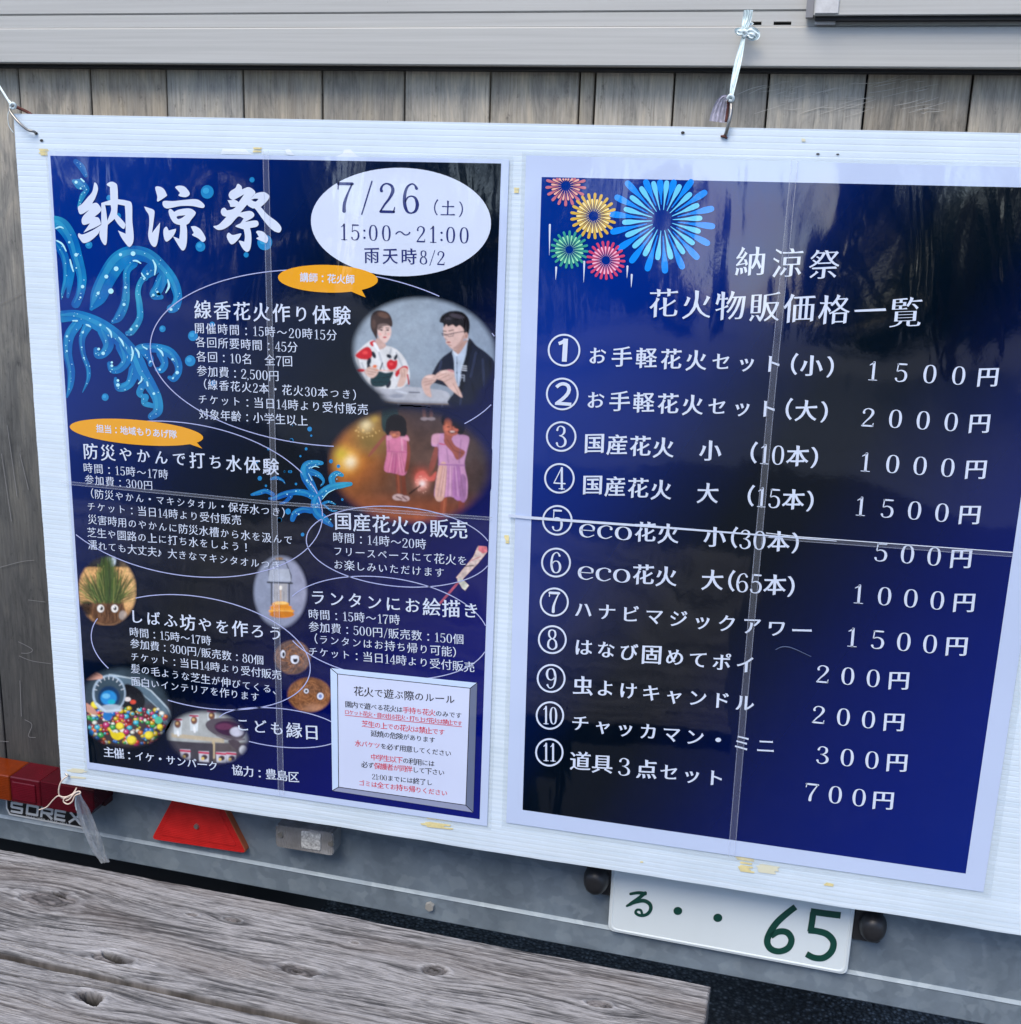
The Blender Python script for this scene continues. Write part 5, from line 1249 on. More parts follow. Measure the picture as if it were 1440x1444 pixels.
art([[(285, 850, 20), (320, 790, 84), (360, 700, 92), (420, 610, 96), (490, 572, 86), (570, 580, 70), (640, 635, 62), (700, 710, 54), (725, 785, 44), (712, 838, 48), (690, 850, 44)],
     [(500, 620, 44), (466, 660, 36), (462, 740, 36), (455, 820, 44), (425, 890, 46), (395, 915, 22)], [(610, 655, 40), (545, 700, 30), (522, 760, 28), (530, 830, 32), (530, 900, 34), (490, 965, 36), (468, 975, 24)],
     [(585, 640, 50), (560, 670, 44), (562, 695, 26)], [(650, 690, 60), (625, 745, 56), (608, 778, 52), (640, 790, 26)]],
    Z3, Y_PH, 'wave_print', None, p1, dots=D((433, 574, 8), (497, 569, 12), (411, 646, 12), (361, 686, 10), (384, 760, 14), (319, 771, 8), (459, 741, 7), (451, 828, 8), (516, 937, 6), (487, 955, 7), (690, 853, 8), (571, 672, 6), (600, 780, 7), (621, 764, 6), (553, 698, 5)),
    dashes=[[(498, 605, 7), (515, 606, 10), (536, 618, 6)], [(598, 602, 6), (612, 635, 11), (607, 677, 5)], [(674, 702, 6), (680, 735, 12), (664, 768, 5)], [(540, 668, 5), (548, 682, 8), (560, 694, 5)]])
art([[(132, 890, 60), (200, 885, 58), (270, 905, 64), (340, 940, 70), (410, 990, 70), (470, 1050, 70), (515, 1110, 70), (545, 1180, 72), (585, 1240, 60), (620, 1310, 50), (622, 1370, 50), (590, 1398, 36)],
     [(215, 925, 52), (172, 990, 52), (165, 1080, 44), (182, 1170, 40), (178, 1240, 30), (160, 1300, 10)], [(268, 935, 48), (238, 1000, 34), (244, 1080, 26), (268, 1150, 24), (268, 1210, 18), (240, 1275, 4)],
     [(345, 960, 60), (372, 1030, 56), (350, 1075, 44), (318, 1085, 38), (308, 1058, 26)], [(440, 1040, 66), (462, 1110, 50), (430, 1155, 40), (392, 1160, 36), (376, 1130, 24)], [(505, 1160, 60), (480, 1230, 44), (430, 1252, 42), (412, 1225, 28), (408, 1205, 16)],
     [(490, 1080, 40), (540, 1055, 52), (610, 1050, 46), (680, 1070, 48), (722, 1120, 44), (728, 1170, 36), (705, 1205, 36), (682, 1200, 20)], [(560, 1075, 40), (585, 1105, 36), (585, 1135, 22)], [(640, 1075, 50), (658, 1130, 38), (640, 1160, 36), (618, 1158, 22)],
     [(545, 1240, 34), (530, 1278, 34), (548, 1298, 22)], [(560, 1300, 36), (556, 1330, 30), (600, 1345, 24)]],
    Z3, Y_PH, 'wave_print', None, p1, dots=D((160, 990, 6), (241, 970, 6), (160, 1065, 5), (236, 1046, 4), (247, 1100, 5), (330, 932, 6), (322, 1055, 7), (345, 1077, 9), (389, 1123, 6), (389, 1140, 7), (420, 1215, 7), (420, 1238, 9), (698, 1107, 6), (722, 1175, 9), (700, 1204, 5), (603, 1282, 7), (585, 1118, 5), (633, 1160, 6)),
    dashes=[[(190, 911, 6), (212, 911, 9)], [(258, 930, 6), (270, 935, 10), (280, 942, 6)], [(362, 946, 5), (382, 968, 11), (388, 996, 5)], [(424, 995, 5), (440, 1015, 11), (450, 1040, 5)], [(488, 1042, 5), (496, 1075, 11), (488, 1115, 5)], [(508, 1050, 5), (524, 1072, 11), (528, 1098, 5)], [(548, 1043, 6), (568, 1055, 8)], [(622, 1053, 5), (642, 1070, 11), (650, 1090, 5)], [(524, 1232, 5), (540, 1215, 9), (540, 1195, 5)], [(568, 1222, 6), (572, 1242, 8)]])
art([[(295, 372, 22), (262, 372, 34), (212, 388, 52), (205, 440, 60), (235, 500, 52), (262, 545, 36)], [(230, 420, 40), (280, 440, 28), (306, 475, 14), (290, 500, 8)],
     [(458, 490, 22), (410, 496, 34), (350, 508, 40), (300, 540, 46), (262, 590, 52), (268, 650, 52), (310, 690, 44), (352, 725, 18)], [(360, 500, 34), (352, 455, 36), (380, 430, 30), (410, 440, 20)], [(300, 600, 14), (335, 590, 14), (372, 605, 6)], [(310, 610, 12), (350, 640, 10), (382, 640, 4)],
     [(255, 570, 34), (215, 545, 38), (150, 535, 34), (80, 550, 34), (30, 570, 26), (0, 572, 14)], [(235, 640, 34), (190, 635, 34), (145, 655, 36), (130, 690, 28)], [(120, 560, 24), (90, 590, 18), (60, 600, 8)], [(10, 462, 14), (40, 455, 20), (75, 470, 12), (88, 488, 4)],
     [(-100, 550, 14), (-60, 540, 26), (-20, 530, 26), (20, 548, 22)]],
    Z6, Y_LN, 'wave_print', None, p1, dots=D((212, 470, 6), (232, 492, 4), (150, 530, 4), (100, 548, 4), (270, 600, 4), (262, 620, 4), (300, 560, 4), (320, 530, 4), (165, 660, 5), (345, 690, 4), (380, 440, 4), (380, 462, 3), (225, 400, 4)),
    dashes=[[(235, 400, 4), (255, 390, 6), (280, 396, 3)], [(300, 575, 3), (330, 540, 5), (370, 520, 3)], [(220, 430, 3), (240, 470, 5)]])
BUB = [(875, 255, 33), (1103, 193, 13), (840, 533, 25), (1168, 512, 38), (1073, 575, 13), (272, 525, 18), (647, 952, 16), (802, 988, 25), (788, 1115, 27), (355, 1300, 18), (900, 930, 14), (375, 285, 14), (420, 378, 16), (905, 1228, 13)]
DROPS = [(50 + x / 3.611, 200 + y / 3.611, r_ / 3.611) for x, y, r_ in BUB]
DROPS += [(380 + x / 4, 560 + y / 4, r_ / 4) for x, y, r_ in ((227, 180, 13), (125, 243, 11), (236, 217, 6), (207, 292, 8), (175, 333, 6), (347, 362, 11), (389, 390, 10), (86, 420, 6), (120, 420, 8), (150, 490, 7), (57, 693, 13), (187, 775, 10), (411, 578, 7), (105, 645, 16))]
DROPS += [(80 + x / 4.235, 580 + y / 4.235, r_ / 4.235) for x, y, r_ in ((1390, 360, 8), (1362, 360, 5), (1213, 400, 13), (1250, 445, 7), (1330, 650, 13), (1225, 483, 6), (1400, 175, 10), (1408, 85, 3), (1195, 303, 8), (1265, 225, 8))]
DROP, DROP_L = ink('drop_print', (0.015, 0.22, 0.50)), ink('drop_light_print', (0.04, 0.34, 0.62))
for x, y, r_ in DROPS:
    k_ = Flat(Y_PH - .0001); k_.ell(x, y, r_, r_ * 1.05, n=20); d_ = k_.build('spray_drop_print', DROP, p1)
    if r_ > 4: k_ = Flat(Y_LN); k_.ell(x - r_ * .2, y - r_ * .2, r_ * .5, r_ * .48, n=16); k_.build('drop_shine_print', DROP_L, d_)

# thin white ellipses round each paragraph
def outline(pts, name='outline_ellipse', keep=None, w_=1.3):
    c, (ra, rb), th = fit_ellipse(pts)
    t = np.linspace(0, 2 * math.pi, 181)
    x = c[0] + ra * np.cos(t) * math.cos(th) - rb * np.sin(t) * math.sin(th); y = c[1] + ra * np.cos(t) * math.sin(th) + rb * np.sin(t) * math.cos(th)
    u, v = plane_uv(P1Q, x, y); ok = (u > 0.003) & (u < 0.997)
    if keep is not None: ok &= keep(x, y)
    k_ = Flat(Y_LN - .0001); run = []
    n_ = len(x); start = next((i for i in range(n_) if not ok[i]), 0)
    for i in range(n_ + 1):
        j = (start + i) % n_
        if i < n_ and ok[j]: run.append((x[j], y[j], w_))
        else:
            if len(run) > 1: k_.stroke(run, cap=False, smooth=False)
            run = []
    if k_.V: k_.build(name, LINE, p1)
inov = lambda x, y: ((x - 565) / 127) ** 2 + ((y - 313) / 77) ** 2 > 1
outline([(400, 381), (256, 421.5), (212.6, 485), (220, 521), (280, 578), (532.6, 389.6), (609.5, 415), (700, 476), (698.7, 565), (661, 593.5), (380, 618), (465, 628), (306, 590.6), (340, 606)], keep=lambda x, y: inov(x, y) & ~((((x - 600) / 98) ** 2 + ((y - 493) / 76) ** 2 < 1)) & ~(((x - 580) / 112) ** 2 + ((y - 658) / 80) ** 2 < 1))
outline([(98.4, 625), (118, 613), (207.5, 591.8), (245, 594), (306.7, 608), (380, 634), (422.5, 660), (453.7, 735), (410, 790), (104.8, 752), (122.5, 764), (179, 793.7), (245, 810), (311.4, 813.8), (358.6, 808)], keep=lambda x, y: ~((x < 190) & (y < 640) & (y > 595)) )
outline([(466, 725), (515, 715), (632.5, 728.75), (672.5, 747.5), (691, 767), (433.75, 760), (455, 795), (497.5, 815), (587.5, 828), (660, 815), (691, 795)])
outline([(429, 830), (466.5, 817), (522, 812.4), (594, 824), (655, 849), (685.4, 891), (686.8, 899), (671.5, 935), (635.5, 951.8), (580, 956.8), (505, 949), (436, 924)], keep=lambda x, y: x > 412)
outline([(136, 875.6), (129.8, 898.7), (151.7, 942), (189, 843.5), (244, 837.6), (321, 850), (367.5, 868), (421.5, 904), (438, 940), (435.6, 955), (406, 984.8), (316, 1000), (239, 988.7)], keep=lambda x, y: ~((x < 188) & (y < 872)) & ~((x < 235) & (y > 945)))
outline([(307, 1010.5), (336.7, 1000.8), (385.5, 999), (460, 1013), (479, 1037.7), (444, 1054), (385.5, 1053), (347, 1042.6)], keep=lambda x, y: ~((x < 350) & (y > 1012)))

# white date oval and ochre speech bubbles
k_ = Flat(Y_LN - .0002); k_.ell(565.5, 313, 127, 76.5, rot=0.02, n=72); k_.build('date_oval', WHITE, p1)
k_ = Flat(Y_LN - .0003); k_.ell(462.5, 393, 70.5, 19.5, rot=.03, n=48); k_.poly([(488, 408), (515.8, 419.5), (508, 405)]); k_.build('speech_bubble', OCHRE, p1)
k_ = Flat(Y_LN - .0003); k_.ell(192.5, 609.5, 94.5, 17.5, rot=.085, n=48); k_.poly([(250, 620), (285.4, 632.5), (272, 618)]); k_.build('speech_bubble', OCHRE, p1)
BOLD = dict(ax=0.018, ay=0.006)
write('講師：花火師', (423, 391), (500, 394.5), Y_TX, WHITE, parent=p1, ax=.016, ay=.014, lift=0)
write('担当：地域もりあげ隊', (135.5, 604), (249.5, 613), Y_TX, WHITE, parent=p1, ax=.016, ay=.014, lift=0)
BRUSH = [  # outline loops of the three big brush characters; a third number marks a sharp corner
 (104, 250, 13.13, [
  [(385, 95), (430, 130), (448, 230), (400, 380), (340, 485, 1), (430, 475), (505, 570), (490, 640), (385, 730, 1), (460, 750), (500, 840), (470, 890), (180, 1025, 1), (300, 850, 1), (180, 880), (145, 800), (180, 710), (285, 605, 1), (130, 685), (80, 600), (85, 540), (150, 495), (250, 380), (340, 270), (370, 150)],
  [(510, 475, 1), (680, 420, 1), (670, 180, 1), (610, 130), (690, 80), (780, 110), (810, 180), (820, 405, 1), (980, 430), (1075, 490), (1085, 800), (1108, 1050), (1100, 1200), (1040, 1285), (980, 1250), (880, 1110), (820, 985, 1), (962, 1045, 1), (958, 700), (945, 525, 1), (815, 500, 1), (803, 690, 1), (940, 840), (955, 900), (920, 955), (830, 880), (755, 770, 1), (630, 880, 1), (625, 950), (610, 1210), (565, 1250), (500, 1150), (475, 1050), (490, 975, 1), (440, 1060), (300, 1180), (180, 1215), (110, 1140), (80, 1080), (95, 1035), (165, 1058), (330, 990), (510, 880, 1)],
  [(580, 515, 1), (685, 515, 1), (690, 620), (622, 805, 1), (600, 620)]]),
 (198, 250, 13.13, [
  [(275, 190), (340, 168), (430, 210), (485, 310), (480, 350), (335, 445), (308, 420), (312, 350)],
  [(70, 540, 1), (140, 560), (240, 600), (262, 660), (240, 850), (215, 1030, 1), (365, 835, 1), (350, 1000), (310, 1230), (260, 1288), (190, 1230), (145, 1080), (165, 850), (155, 700), (100, 610)],
  [(645, 180), (720, 152), (830, 180), (915, 300), (850, 365), (740, 355), (705, 330), (735, 290, 1), (690, 240)],
  [(410, 470), (450, 435), (600, 440), (800, 420), (1000, 403), (1100, 430), (1185, 510), (1170, 565), (1100, 560), (950, 530), (750, 530), (600, 560), (500, 578), (430, 545)],
  [(530, 600), (570, 590), (625, 640, 1), (720, 595), (900, 575), (1000, 620), (1020, 680), (930, 800, 1), (900, 850), (850, 880, 1), (865, 1000), (860, 1200), (830, 1320), (780, 1355), (720, 1290), (600, 1090, 1), (720, 1140, 1), (735, 1000), (735, 885, 1), (630, 850), (560, 760), (525, 660)],
  [(670, 740), (700, 715), (835, 700, 1), (780, 745), (705, 775)],
  [(425, 1000), (450, 930), (490, 918), (525, 985, 1), (660, 950, 1), (650, 1010), (590, 1110), (490, 1190), (440, 1130)],
  [(935, 910, 1), (1020, 905), (1120, 970), (1195, 1090), (1205, 1160), (1150, 1195), (1070, 1130), (960, 1070), (990, 1030, 1), (960, 970)]]),
 (298, 250, 12.66, [
  [(490, 118), (540, 160), (548, 215, 1), (660, 175), (740, 210), (785, 280), (694, 385, 1), (790, 290), (930, 262), (1010, 300), (1040, 350), (980, 440), (885, 530, 1), (1000, 660), (1180, 800), (1250, 900), (1230, 975), (1170, 980), (1080, 930), (950, 790), (790, 570), (740, 555), (665, 515), (640, 485, 1), (520, 630, 1), (690, 600), (765, 655), (740, 720), (600, 796, 1), (800, 770), (845, 830), (810, 880), (690, 905, 1), (712, 1000), (715, 1150), (690, 1290), (630, 1330), (560, 1270), (495, 1150), (510, 1130), (590, 1150, 1), (600, 1050), (580, 930, 1), (500, 905), (430, 870), (520, 820, 1), (580, 735, 1), (480, 700), (350, 840), (230, 920), (130, 940), (60, 905), (40, 870), (130, 845), (270, 705, 1), (200, 680), (170, 620), (190, 560), (240, 545), (280, 590, 1), (380, 570), (440, 525, 1), (345, 525), (330, 480), (290, 410, 1), (380, 405, 1), (330, 370), (310, 310), (340, 250), (430, 190), (460, 130)],
  [(410, 400, 1), (590, 300, 1), (490, 442, 1), (450, 415)], [(710, 402, 1), (780, 380), (845, 385, 1), (790, 435)],
  [(280, 1080), (285, 1010), (320, 990), (385, 1030), (520, 1000), (530, 1030), (480, 1110), (400, 1185), (340, 1185)],
  [(800, 975), (840, 952), (930, 975), (1000, 1050), (1015, 1100), (985, 1170), (900, 1140), (815, 1100), (812, 1080), (850, 1065, 1), (820, 1010)]])]
for ox_, oy_, kk, loops_ in BRUSH:
    pts = []; ed = []
    for Lp in loops_:
        n_ = len(Lp); out = []
        for i in range(n_):
            p0, p1_, p2_, p3_ = (np.array(Lp[(i + d) % n_][:2], float) for d in (-1, 0, 1, 2))
            s1_, s2_ = len(Lp[i]) > 2, len(Lp[(i + 1) % n_]) > 2
            m1 = (p2_ - p1_) * (1 if s1_ else 0) + (p2_ - p0) * .5 * (0 if s1_ else 1); m2 = (p2_ - p1_) * (1 if s2_ else 0) + (p3_ - p1_) * .5 * (0 if s2_ else 1)
            for t_ in (0, .2, .4, .6, .8): out.append((2*t_**3-3*t_**2+1)*p1_ + (t_**3-2*t_**2+t_)*m1 + (-2*t_**3+3*t_**2)*p2_ + (t_**3-t_**2)*m2)
        b_ = len(pts); pts += [Vector((float(q[0]), float(q[1]))) for q in out]; ed += [(b_ + i, b_ + (i + 1) % len(out)) for i in range(len(out))]
    vs, _, fs, *_r = delaunay_2d_cdt(pts, ed, [], 0, 1e-4)
    V_ = np.array([tuple(v) for v in vs]); T3 = np.array([tuple(f) for f in fs if len(f) == 3]); c_ = V_[T3].mean(1); par = np.zeros(len(c_), int)
    for a_, b2 in ed:
        x0_, y0_ = pts[a_]; x1_, y1_ = pts[b2]
        if y0_ != y1_: par += ((y0_ <= c_[:, 1]) != (y1_ <= c_[:, 1])) & (c_[:, 0] < (x1_ - x0_) * (c_[:, 1] - y0_) / (y1_ - y0_) + x0_)
    mesh_obj('title_lettering', at(V_[:, 0] / kk + ox_, V_[:, 1] / kk + oy_, Y_TX), [tuple(int(i) for i in t_) for t_ in T3[par % 2 == 1]], WHITE, p1)
write('7/26', (475.5, 277.5), (591, 280), Y_TX, NAVY, parent=p1, em=46, fig=.93)
write('(土)', (612, 293), (653, 295.5), Y_TX, NAVY, parent=p1, em=24)
write('15:00〜21:00', (481, 327), (661, 332), Y_TX, NAVY, parent=p1, em=26, fig=.88)
write('雨天時8/2', (513.7, 360), (627, 364), Y_TX, NAVY, parent=p1, em=24.5, **{**BOLD, 'ay': -.002})
HD = dict(ax=0.017, ay=0.000, lift=.07); TX = dict(ax=0.006, ay=-0.006, lift=.06, fig=.82)
for s, pL, pR, em in (('線香花火作り体験', (274, 436.5), (495, 446), 28), ('防災やかんで打ち水体験', (118, 636), (393.6, 659.5), 24.5), ('国産花火の販売', (472.5, 734.5), (659.5, 748.5), 27), ('ランタンにお絵描き', (440, 842), (673, 862), 26), ('しばふ坊やを作ろう', (186.4, 869), (395, 894), 24), ('こども縁日', (335.4, 1021.5), (447.7, 1034), 23)):
    write(s, pL, pR, Y_TX, WHITE, 'heading_lettering', p1, em=em, **HD)
for s, pL, pR, em in (
    ('開催時間：15時〜20時15分', (275, 462.6), (475, 473), 16.5), ('各回所要時間：45分', (275.8, 482), (419.7, 490), 16.5), ('各回：10名　全7回', (277, 502.5), (412, 510), 16.5), ('参加費：2,500円', (277.7, 522.7), (392.7, 530.5), 16.5),
    ('(線香花火2本・花火30本つき)', (287.7, 542), (502, 557), 16), ('チケット：当日14時より受付販売', (280.5, 562.9), (519, 578), 16.5), ('対象年齢：小学生以上', (280.5, 583.7), (434, 594), 16),
    ('時間：15時〜17時', (118, 659.6), (237, 669.7), 15), ('参加費：300円', (119.7, 676), (214.6, 685), 14.5), ('(防災やかん・マキシタオル・保存水つき)', (128.4, 696), (401.6, 723), 15), ('チケット：当日14時より受付販売', (123.7, 714), (340, 734), 15),
    ('災害時用のやかんに防災水槽から水を汲んで', (124, 732), (411.8, 762), 15), ('芝生や園路の上に打ち水をしよう！', (123, 750.5), (348, 772), 15), ('濡れても大丈夫♪大きなマキシタオルつき', (124, 768), (394, 798), 15),
    ('時間：14時〜20時', (470, 757.5), (601, 768), 16), ('フリースペースにて花火を', (471.7, 777), (657.5, 791), 16), ('お楽しみいただけます', (471.7, 796), (626, 808), 16),
    ('時間：15時〜17時', (435.5, 866), (564, 874.5), 15.5), ('参加費：500円/販売数：150個', (435.5, 883.5), (653.5, 902), 15.5), ('(ランタンはお持ち帰り可能)', (443.8, 901), (643, 920), 15.5), ('チケット：当日14時より受付販売', (436, 918.5), (669.3, 941.5), 15.5),
    ('時間：15時〜17時', (183, 891), (297.6, 904), 14.5), ('参加費：300円/販売数：80個', (183.8, 907), (371.3, 931.6), 14.5), ('チケット：当日14時より受付販売', (185, 925.7), (397, 952.7), 14.5), ('髪の毛ような芝生が伸びてくる、', (184.6, 942.4), (389, 973), 14.5), ('面白いインテリアを作ります', (185, 960.4), (365, 983.5), 14.5),
    ('主催：イケ・サンパーク', (146, 1060), (305.8, 1081), 16), ('協力：豊島区', (327, 1085.5), (422, 1097), 16)):
    write(s, pL, pR, Y_TX, WHITE, 'lettering', p1, em=em, **(TX if '催：イ' not in s and '協力' not in s else HD))

# rules panel with its printed bevel
PN = ink('panel_white', (0.60, 0.66, 0.84)); B1 = ink('panel_bevel_pale', (0.55, 0.68, 0.88)); B2 = ink('panel_bevel_grey', (0.13, 0.16, 0.25)); B3 = ink('panel_bevel_mid', (0.28, 0.31, 0.44))
O = [(466, 942), (673, 963), (667.4, 1145.7), (468.7, 1115)]; I = [(476, 950.4), (663, 970.5), (657, 1135.5), (477.6, 1110)]
def fp(pts, Y, name, mat, par):
    k_ = Flat(Y); k_.poly(pts); return k_.build(name, mat, par)
YP = Y_LN - .0002
pan = fp(I, YP, 'rules_panel', PN, p1)
fp([O[0], O[1], I[1], I[0]], YP, 'printed_bevel', B1, pan); fp([O[1], O[2], I[2], I[1]], YP, 'printed_bevel', B2, pan); fp([O[2], O[3], I[3], I[2]], YP, 'printed_bevel', B3, pan); fp([O[3], O[0], I[0], I[3]], YP, 'printed_bevel', B1, pan)
k_ = Flat(YP - .0001)
for a_, b_ in list(zip(I, I[1:] + I[:1])) + list(zip(O, I)): k_.stroke([(*a_, 1.0), (*b_, 1.0)], cap=False, smooth=False)
k_.build('panel_rule_lines', BLACK, pan)
SM = dict(ax=0.011, ay=0.002, lift=.05, fig=.8)
def panel(s, pL, pR, em, red=None, allred=False):
    if allred: write(s, pL, pR, Y_TX, RED, 'panel_lettering', pan, em=em, **SM); return
    n_ = len(s); rs = set(range(*red)) if red else set()
    bl = [i for i in range(n_) if i not in rs]
    write(s, pL, pR, Y_TX, BLACK, 'panel_lettering', pan, em=em, only=bl, **SM)
    if rs: write(s, pL, pR, Y_TX, RED, 'panel_lettering', pan, em=em, only=sorted(rs), **SM)
panel('花火で遊ぶ際のルール', (499, 974.5), (641, 987), 14.5)
panel('園内で遊べる花火は手持ち花火のみです', (487, 993), (650.8, 1009.4), 9.8, (9, 14))
panel('ロケット花火・音の出る花火・打ち上げ花火は禁止です', (486.7, 1004), (651.6, 1020.5), 8, allred=True)
k_ = Flat(Y_TX); k_.stroke([(486.5, 1008.6, .8), (651.5, 1025, .8)], cap=False, smooth=False); k_.build('panel_underline', RED, pan)
panel('芝生の上での花火は禁止です', (510, 1020.5), (627, 1033), 10, allred=True)
panel('延焼の危険があります', (522.7, 1034), (613.4, 1044), 9.8)
panel('水バケツを必ず用意してください', (500.3, 1048), (636, 1063), 9.8, (0, 4))
panel('中学生以下の利用には', (523.3, 1067.6), (612.5, 1077.3), 9.8, (0, 5))
panel('必ず保護者が同伴して下さい', (509.4, 1078), (626.4, 1090), 9.8, (2, 8))
panel('21:00までには終了し', (524.7, 1095), (609.2, 1104), 9.5)
panel('ゴミは全てお持ち帰りください', (506.7, 1104), (630.5, 1119), 9.8, allred=True)

# seams between the four sheets
seam([(374.5, 212), (396.5, 1121)], 7.5, p1)
seam([(86, 680), (370, 708), (694, 731.5)], 4, p1)

# ------------------------------------------------ right poster
p2 = thing('price_list_poster', 'right dark blue poster with fireworks, numbered firework sets and prices in yen', 'poster', (0, 0, 0))
PAP2 = [(742, 219), (1542, 238), (1387, 1258), (714, 1160)]
FLM2 = [(736, 213), (1552, 230), (1397, 1266), (707, 1166)]
sheets(PAP2, FLM2, 0.470, 0.515, p2)
background(P2Q, p2, 2, 0.56, 0.46)
def burst(cx, cy, R_, n_, c1, c2, r1, r2, inner, w1, w2, ph=0.0, cut=None, name='firework_print'):
    k_ = Flat(Y_PH - .0001)
    for k in range(n_):
        th = 2 * math.pi * k / n_ + ph
        def ray(r0, r3, wd, col, th):
            if cut is not None:
                s_ = math.sin(th)
                if s_ < -1e-3: r3 = min(r3, (cy - cut) / -s_ - wd * .4)
            if r3 <= r0 + 2: return
            q = [(cx + math.cos(th) * (r0 + (r3 - r0) * t), cy + math.sin(th) * (r0 + (r3 - r0) * t), wd * f) for t, f in ((0, .12), (.4, .36), (.8, .95), (1, .92))]
            k_.stroke(q, col=lin(col), sub=3)
        ray(inner * 1.5, r1 * R_, w1, c1, th); ray(inner, r2 * R_, w2, c2, th + math.pi / n_)
    for i in range(len(k_.C)): pass
    o = mesh_obj(name, np.concatenate(k_.V), k_.F, INK_ATTR, p2, cols=np.concatenate(k_.C)); return o
burst(798, 262, 27, 17, (196, 112, 128), (236, 176, 160), 1.0, .72, 7, 4.2, 3.0, .1, cut=251.5)
burst(837, 304.5, 31, 21, (216, 176, 76), (250, 226, 150), 1.0, .74, 7, 4.2, 3.0, .0)
burst(803, 352, 25.5, 19, (60, 158, 140), (150, 226, 180), 1.0, .75, 5.5, 3.6, 2.7, .1)
burst(854.5, 367, 26, 21, (206, 70, 110), (250, 176, 200), 1.0, .72, 6, 3.8, 2.6, .05)
burst(934, 310.5, 71, 18, (20, 140, 246), (110, 206, 250), 1.0, .75, 15, 9.5, 7.6, .12, cut=253.5)
k_ = Flat(Y_PH - .0001)
for x, y, y2 in ((775.5, 317, 360), (784.5, 377, 394.5), (824, 369, 398), (885, 375.5, 392), (891, 387.5, 405)): k_.stroke([(x, y, 2.8), (x - .3, y + (y2 - y) * .4, 2.0), (x - .8, y2, .3)], sub=3)
k_.build('falling_spark_print', WHITE, p2)
K2 = dict(ax=0.012, ay=-0.014, lift=.08)
write('納涼祭', (1038, 368.5), (1183.6, 374.5), Y_TX, WHITE, 'title_lettering', p2, em=45, **K2)
write('花火物販価格一覧', (916, 427.5), (1299.7, 442), Y_TX, WHITE, 'title_lettering', p2, em=45, **K2)
ITEMS = [('お手軽花火セット(小)', (831.7, 501.5), (1176, 517.5), 31), ('お手軽花火セット(大)', (829, 564), (1167.5, 581), 31), ('国産花火　小　(10本)', (825, 624.5), (1153.7, 645.5), 31), ('国産花火　大　(15本)', (822.5, 683), (1147.5, 707), 30.5),
         ('eco花火　小(30本)', (817, 744), (1126.7, 766), 30.5), ('eco花火　大(65本)', (815, 803.5), (1120.7, 827.5), 30.5), ('ハナビマジックアワー', (811.4, 859), (1144.9, 891), 29.5), ('はなび固めてポイ', (812, 912), (1062, 939), 29.5),
         ('虫よけキャンドル', (808, 966), (1063.7, 993), 29), ('チャッカマン・ミニ', (807, 1018.8), (1092, 1053.6), 28.5), ('道具3点セット', (803.9, 1072), (1018, 1098.6), 28.5)]
for s, pL, pR, em in ITEMS:
    k2 = dict(ax=.023, ay=.001, lift=.08, fig=.88); write(s, pL, pR, Y_TX, WHITE, 'item_lettering', p2, em=em, full=(s[0] == '道'), **k2)
for s, pL, pR in (('1500円', (1225.7, 523), (1407.5, 532.5)), ('2000円', (1215.7, 588), (1395.7, 598)), ('1000円', (1215, 651.5), (1390.7, 663)), ('1500円', (1208, 713.7), (1382, 727)), ('500円', (1234, 778), (1370, 789)),
                  ('1000円', (1205, 837.5), (1374.5, 851)), ('1500円', (1195.8, 898.5), (1364, 912.7)), ('200円', (1151.8, 949.7), (1281.7, 961)), ('200円', (1145.9, 1007), (1274.8, 1019.7)), ('300円', (1151.8, 1064), (1279.3, 1077)), ('700円', (1135.5, 1116), (1260, 1130.5))):
    write(s, pL, pR, Y_TX, WHITE, 'price_lettering', p2, em=30 if pL[1] < 940 else 28.5, full=True, ax=.023, ay=.001, lift=.08, fig=.88)
for k, (cx, cy, r_) in enumerate(((795.5, 493.7, 23), (793, 555.5, 23), (791.5, 615.5, 21.5), (789, 674.5, 21.5), (786, 733.7, 21.5), (784.2, 793.3, 21), (781.7, 849, 20.5), (779, 902, 20.3), (777.3, 956.7, 20.3), (775.6, 1009, 20), (774.8, 1061, 20))):
    k_ = Flat(Y_TX); k_.ring(cx, cy, r_ - 1.3, r_ - 1.3, 2.5)
    if k == 0: k_.stroke([(797.8, 477.5, 6.8), (796.8, 494, 6.8), (795.8, 510, 6.8)], cap=False); k_.stroke([(788, 484.5, 4.6), (793, 482.5, 4.8), (798, 478.8, 4.4)], cap=False)
    if k < 2:
        k_.build('circled_number', WHITE, p2)
        if k == 1: write('２', (782.6, 555), (803.6, 556.5), Y_TX - .0001, WHITE, 'circled_figure', p2, ax=.016, ay=.016, lift=0, em=42)
        continue
    t = str(k + 1); h = r_ * (1.42 if k < 9 else 1.25)
    ws = [FIG[c][0] * h * (1 if k < 9 else .78) for c in t]; x = cx - sum(ws) / 2; bold = 1.35 if k < 2 else (1.2 if k in (9, 10, 6) else 1.0)
    for c, wd in zip(t, ws):
        for q_i, q in enumerate(FIG[c][1]):
            f = wd / FIG[c][0]
            k_.stroke([(x + X_ * f, cy + h / 2 - Y_ * h + (x + X_ * f - cx) * .06, w_ * h * bold * (1 if k < 9 else .85)) for X_, Y_, w_ in q], closed=(c in CLOSED and q_i in CLOSED[c]), sub=5)
        x += wd
    k_.build('circled_number', WHITE, p2)
seam([(1121, 226), (1088, 560), (1049, 996), (1031.5, 1209)], 9, p2)
seam([(1080, 754.5), (1127, 760), (1428, 782)], 6, p2, white=True)
k_ = Flat(Y_FILM); k_.stroke([(717, 727, 4.2), (746, 730, 4.0), (900, 741, 3.2), (1080, 755, 2.0), (1180, 763, 1.0)], cap=False, smooth=False); k_.build('open_seam', WHITE, p2)
SCR = ink('scratch_white', (0.10, 0.13, 0.22))
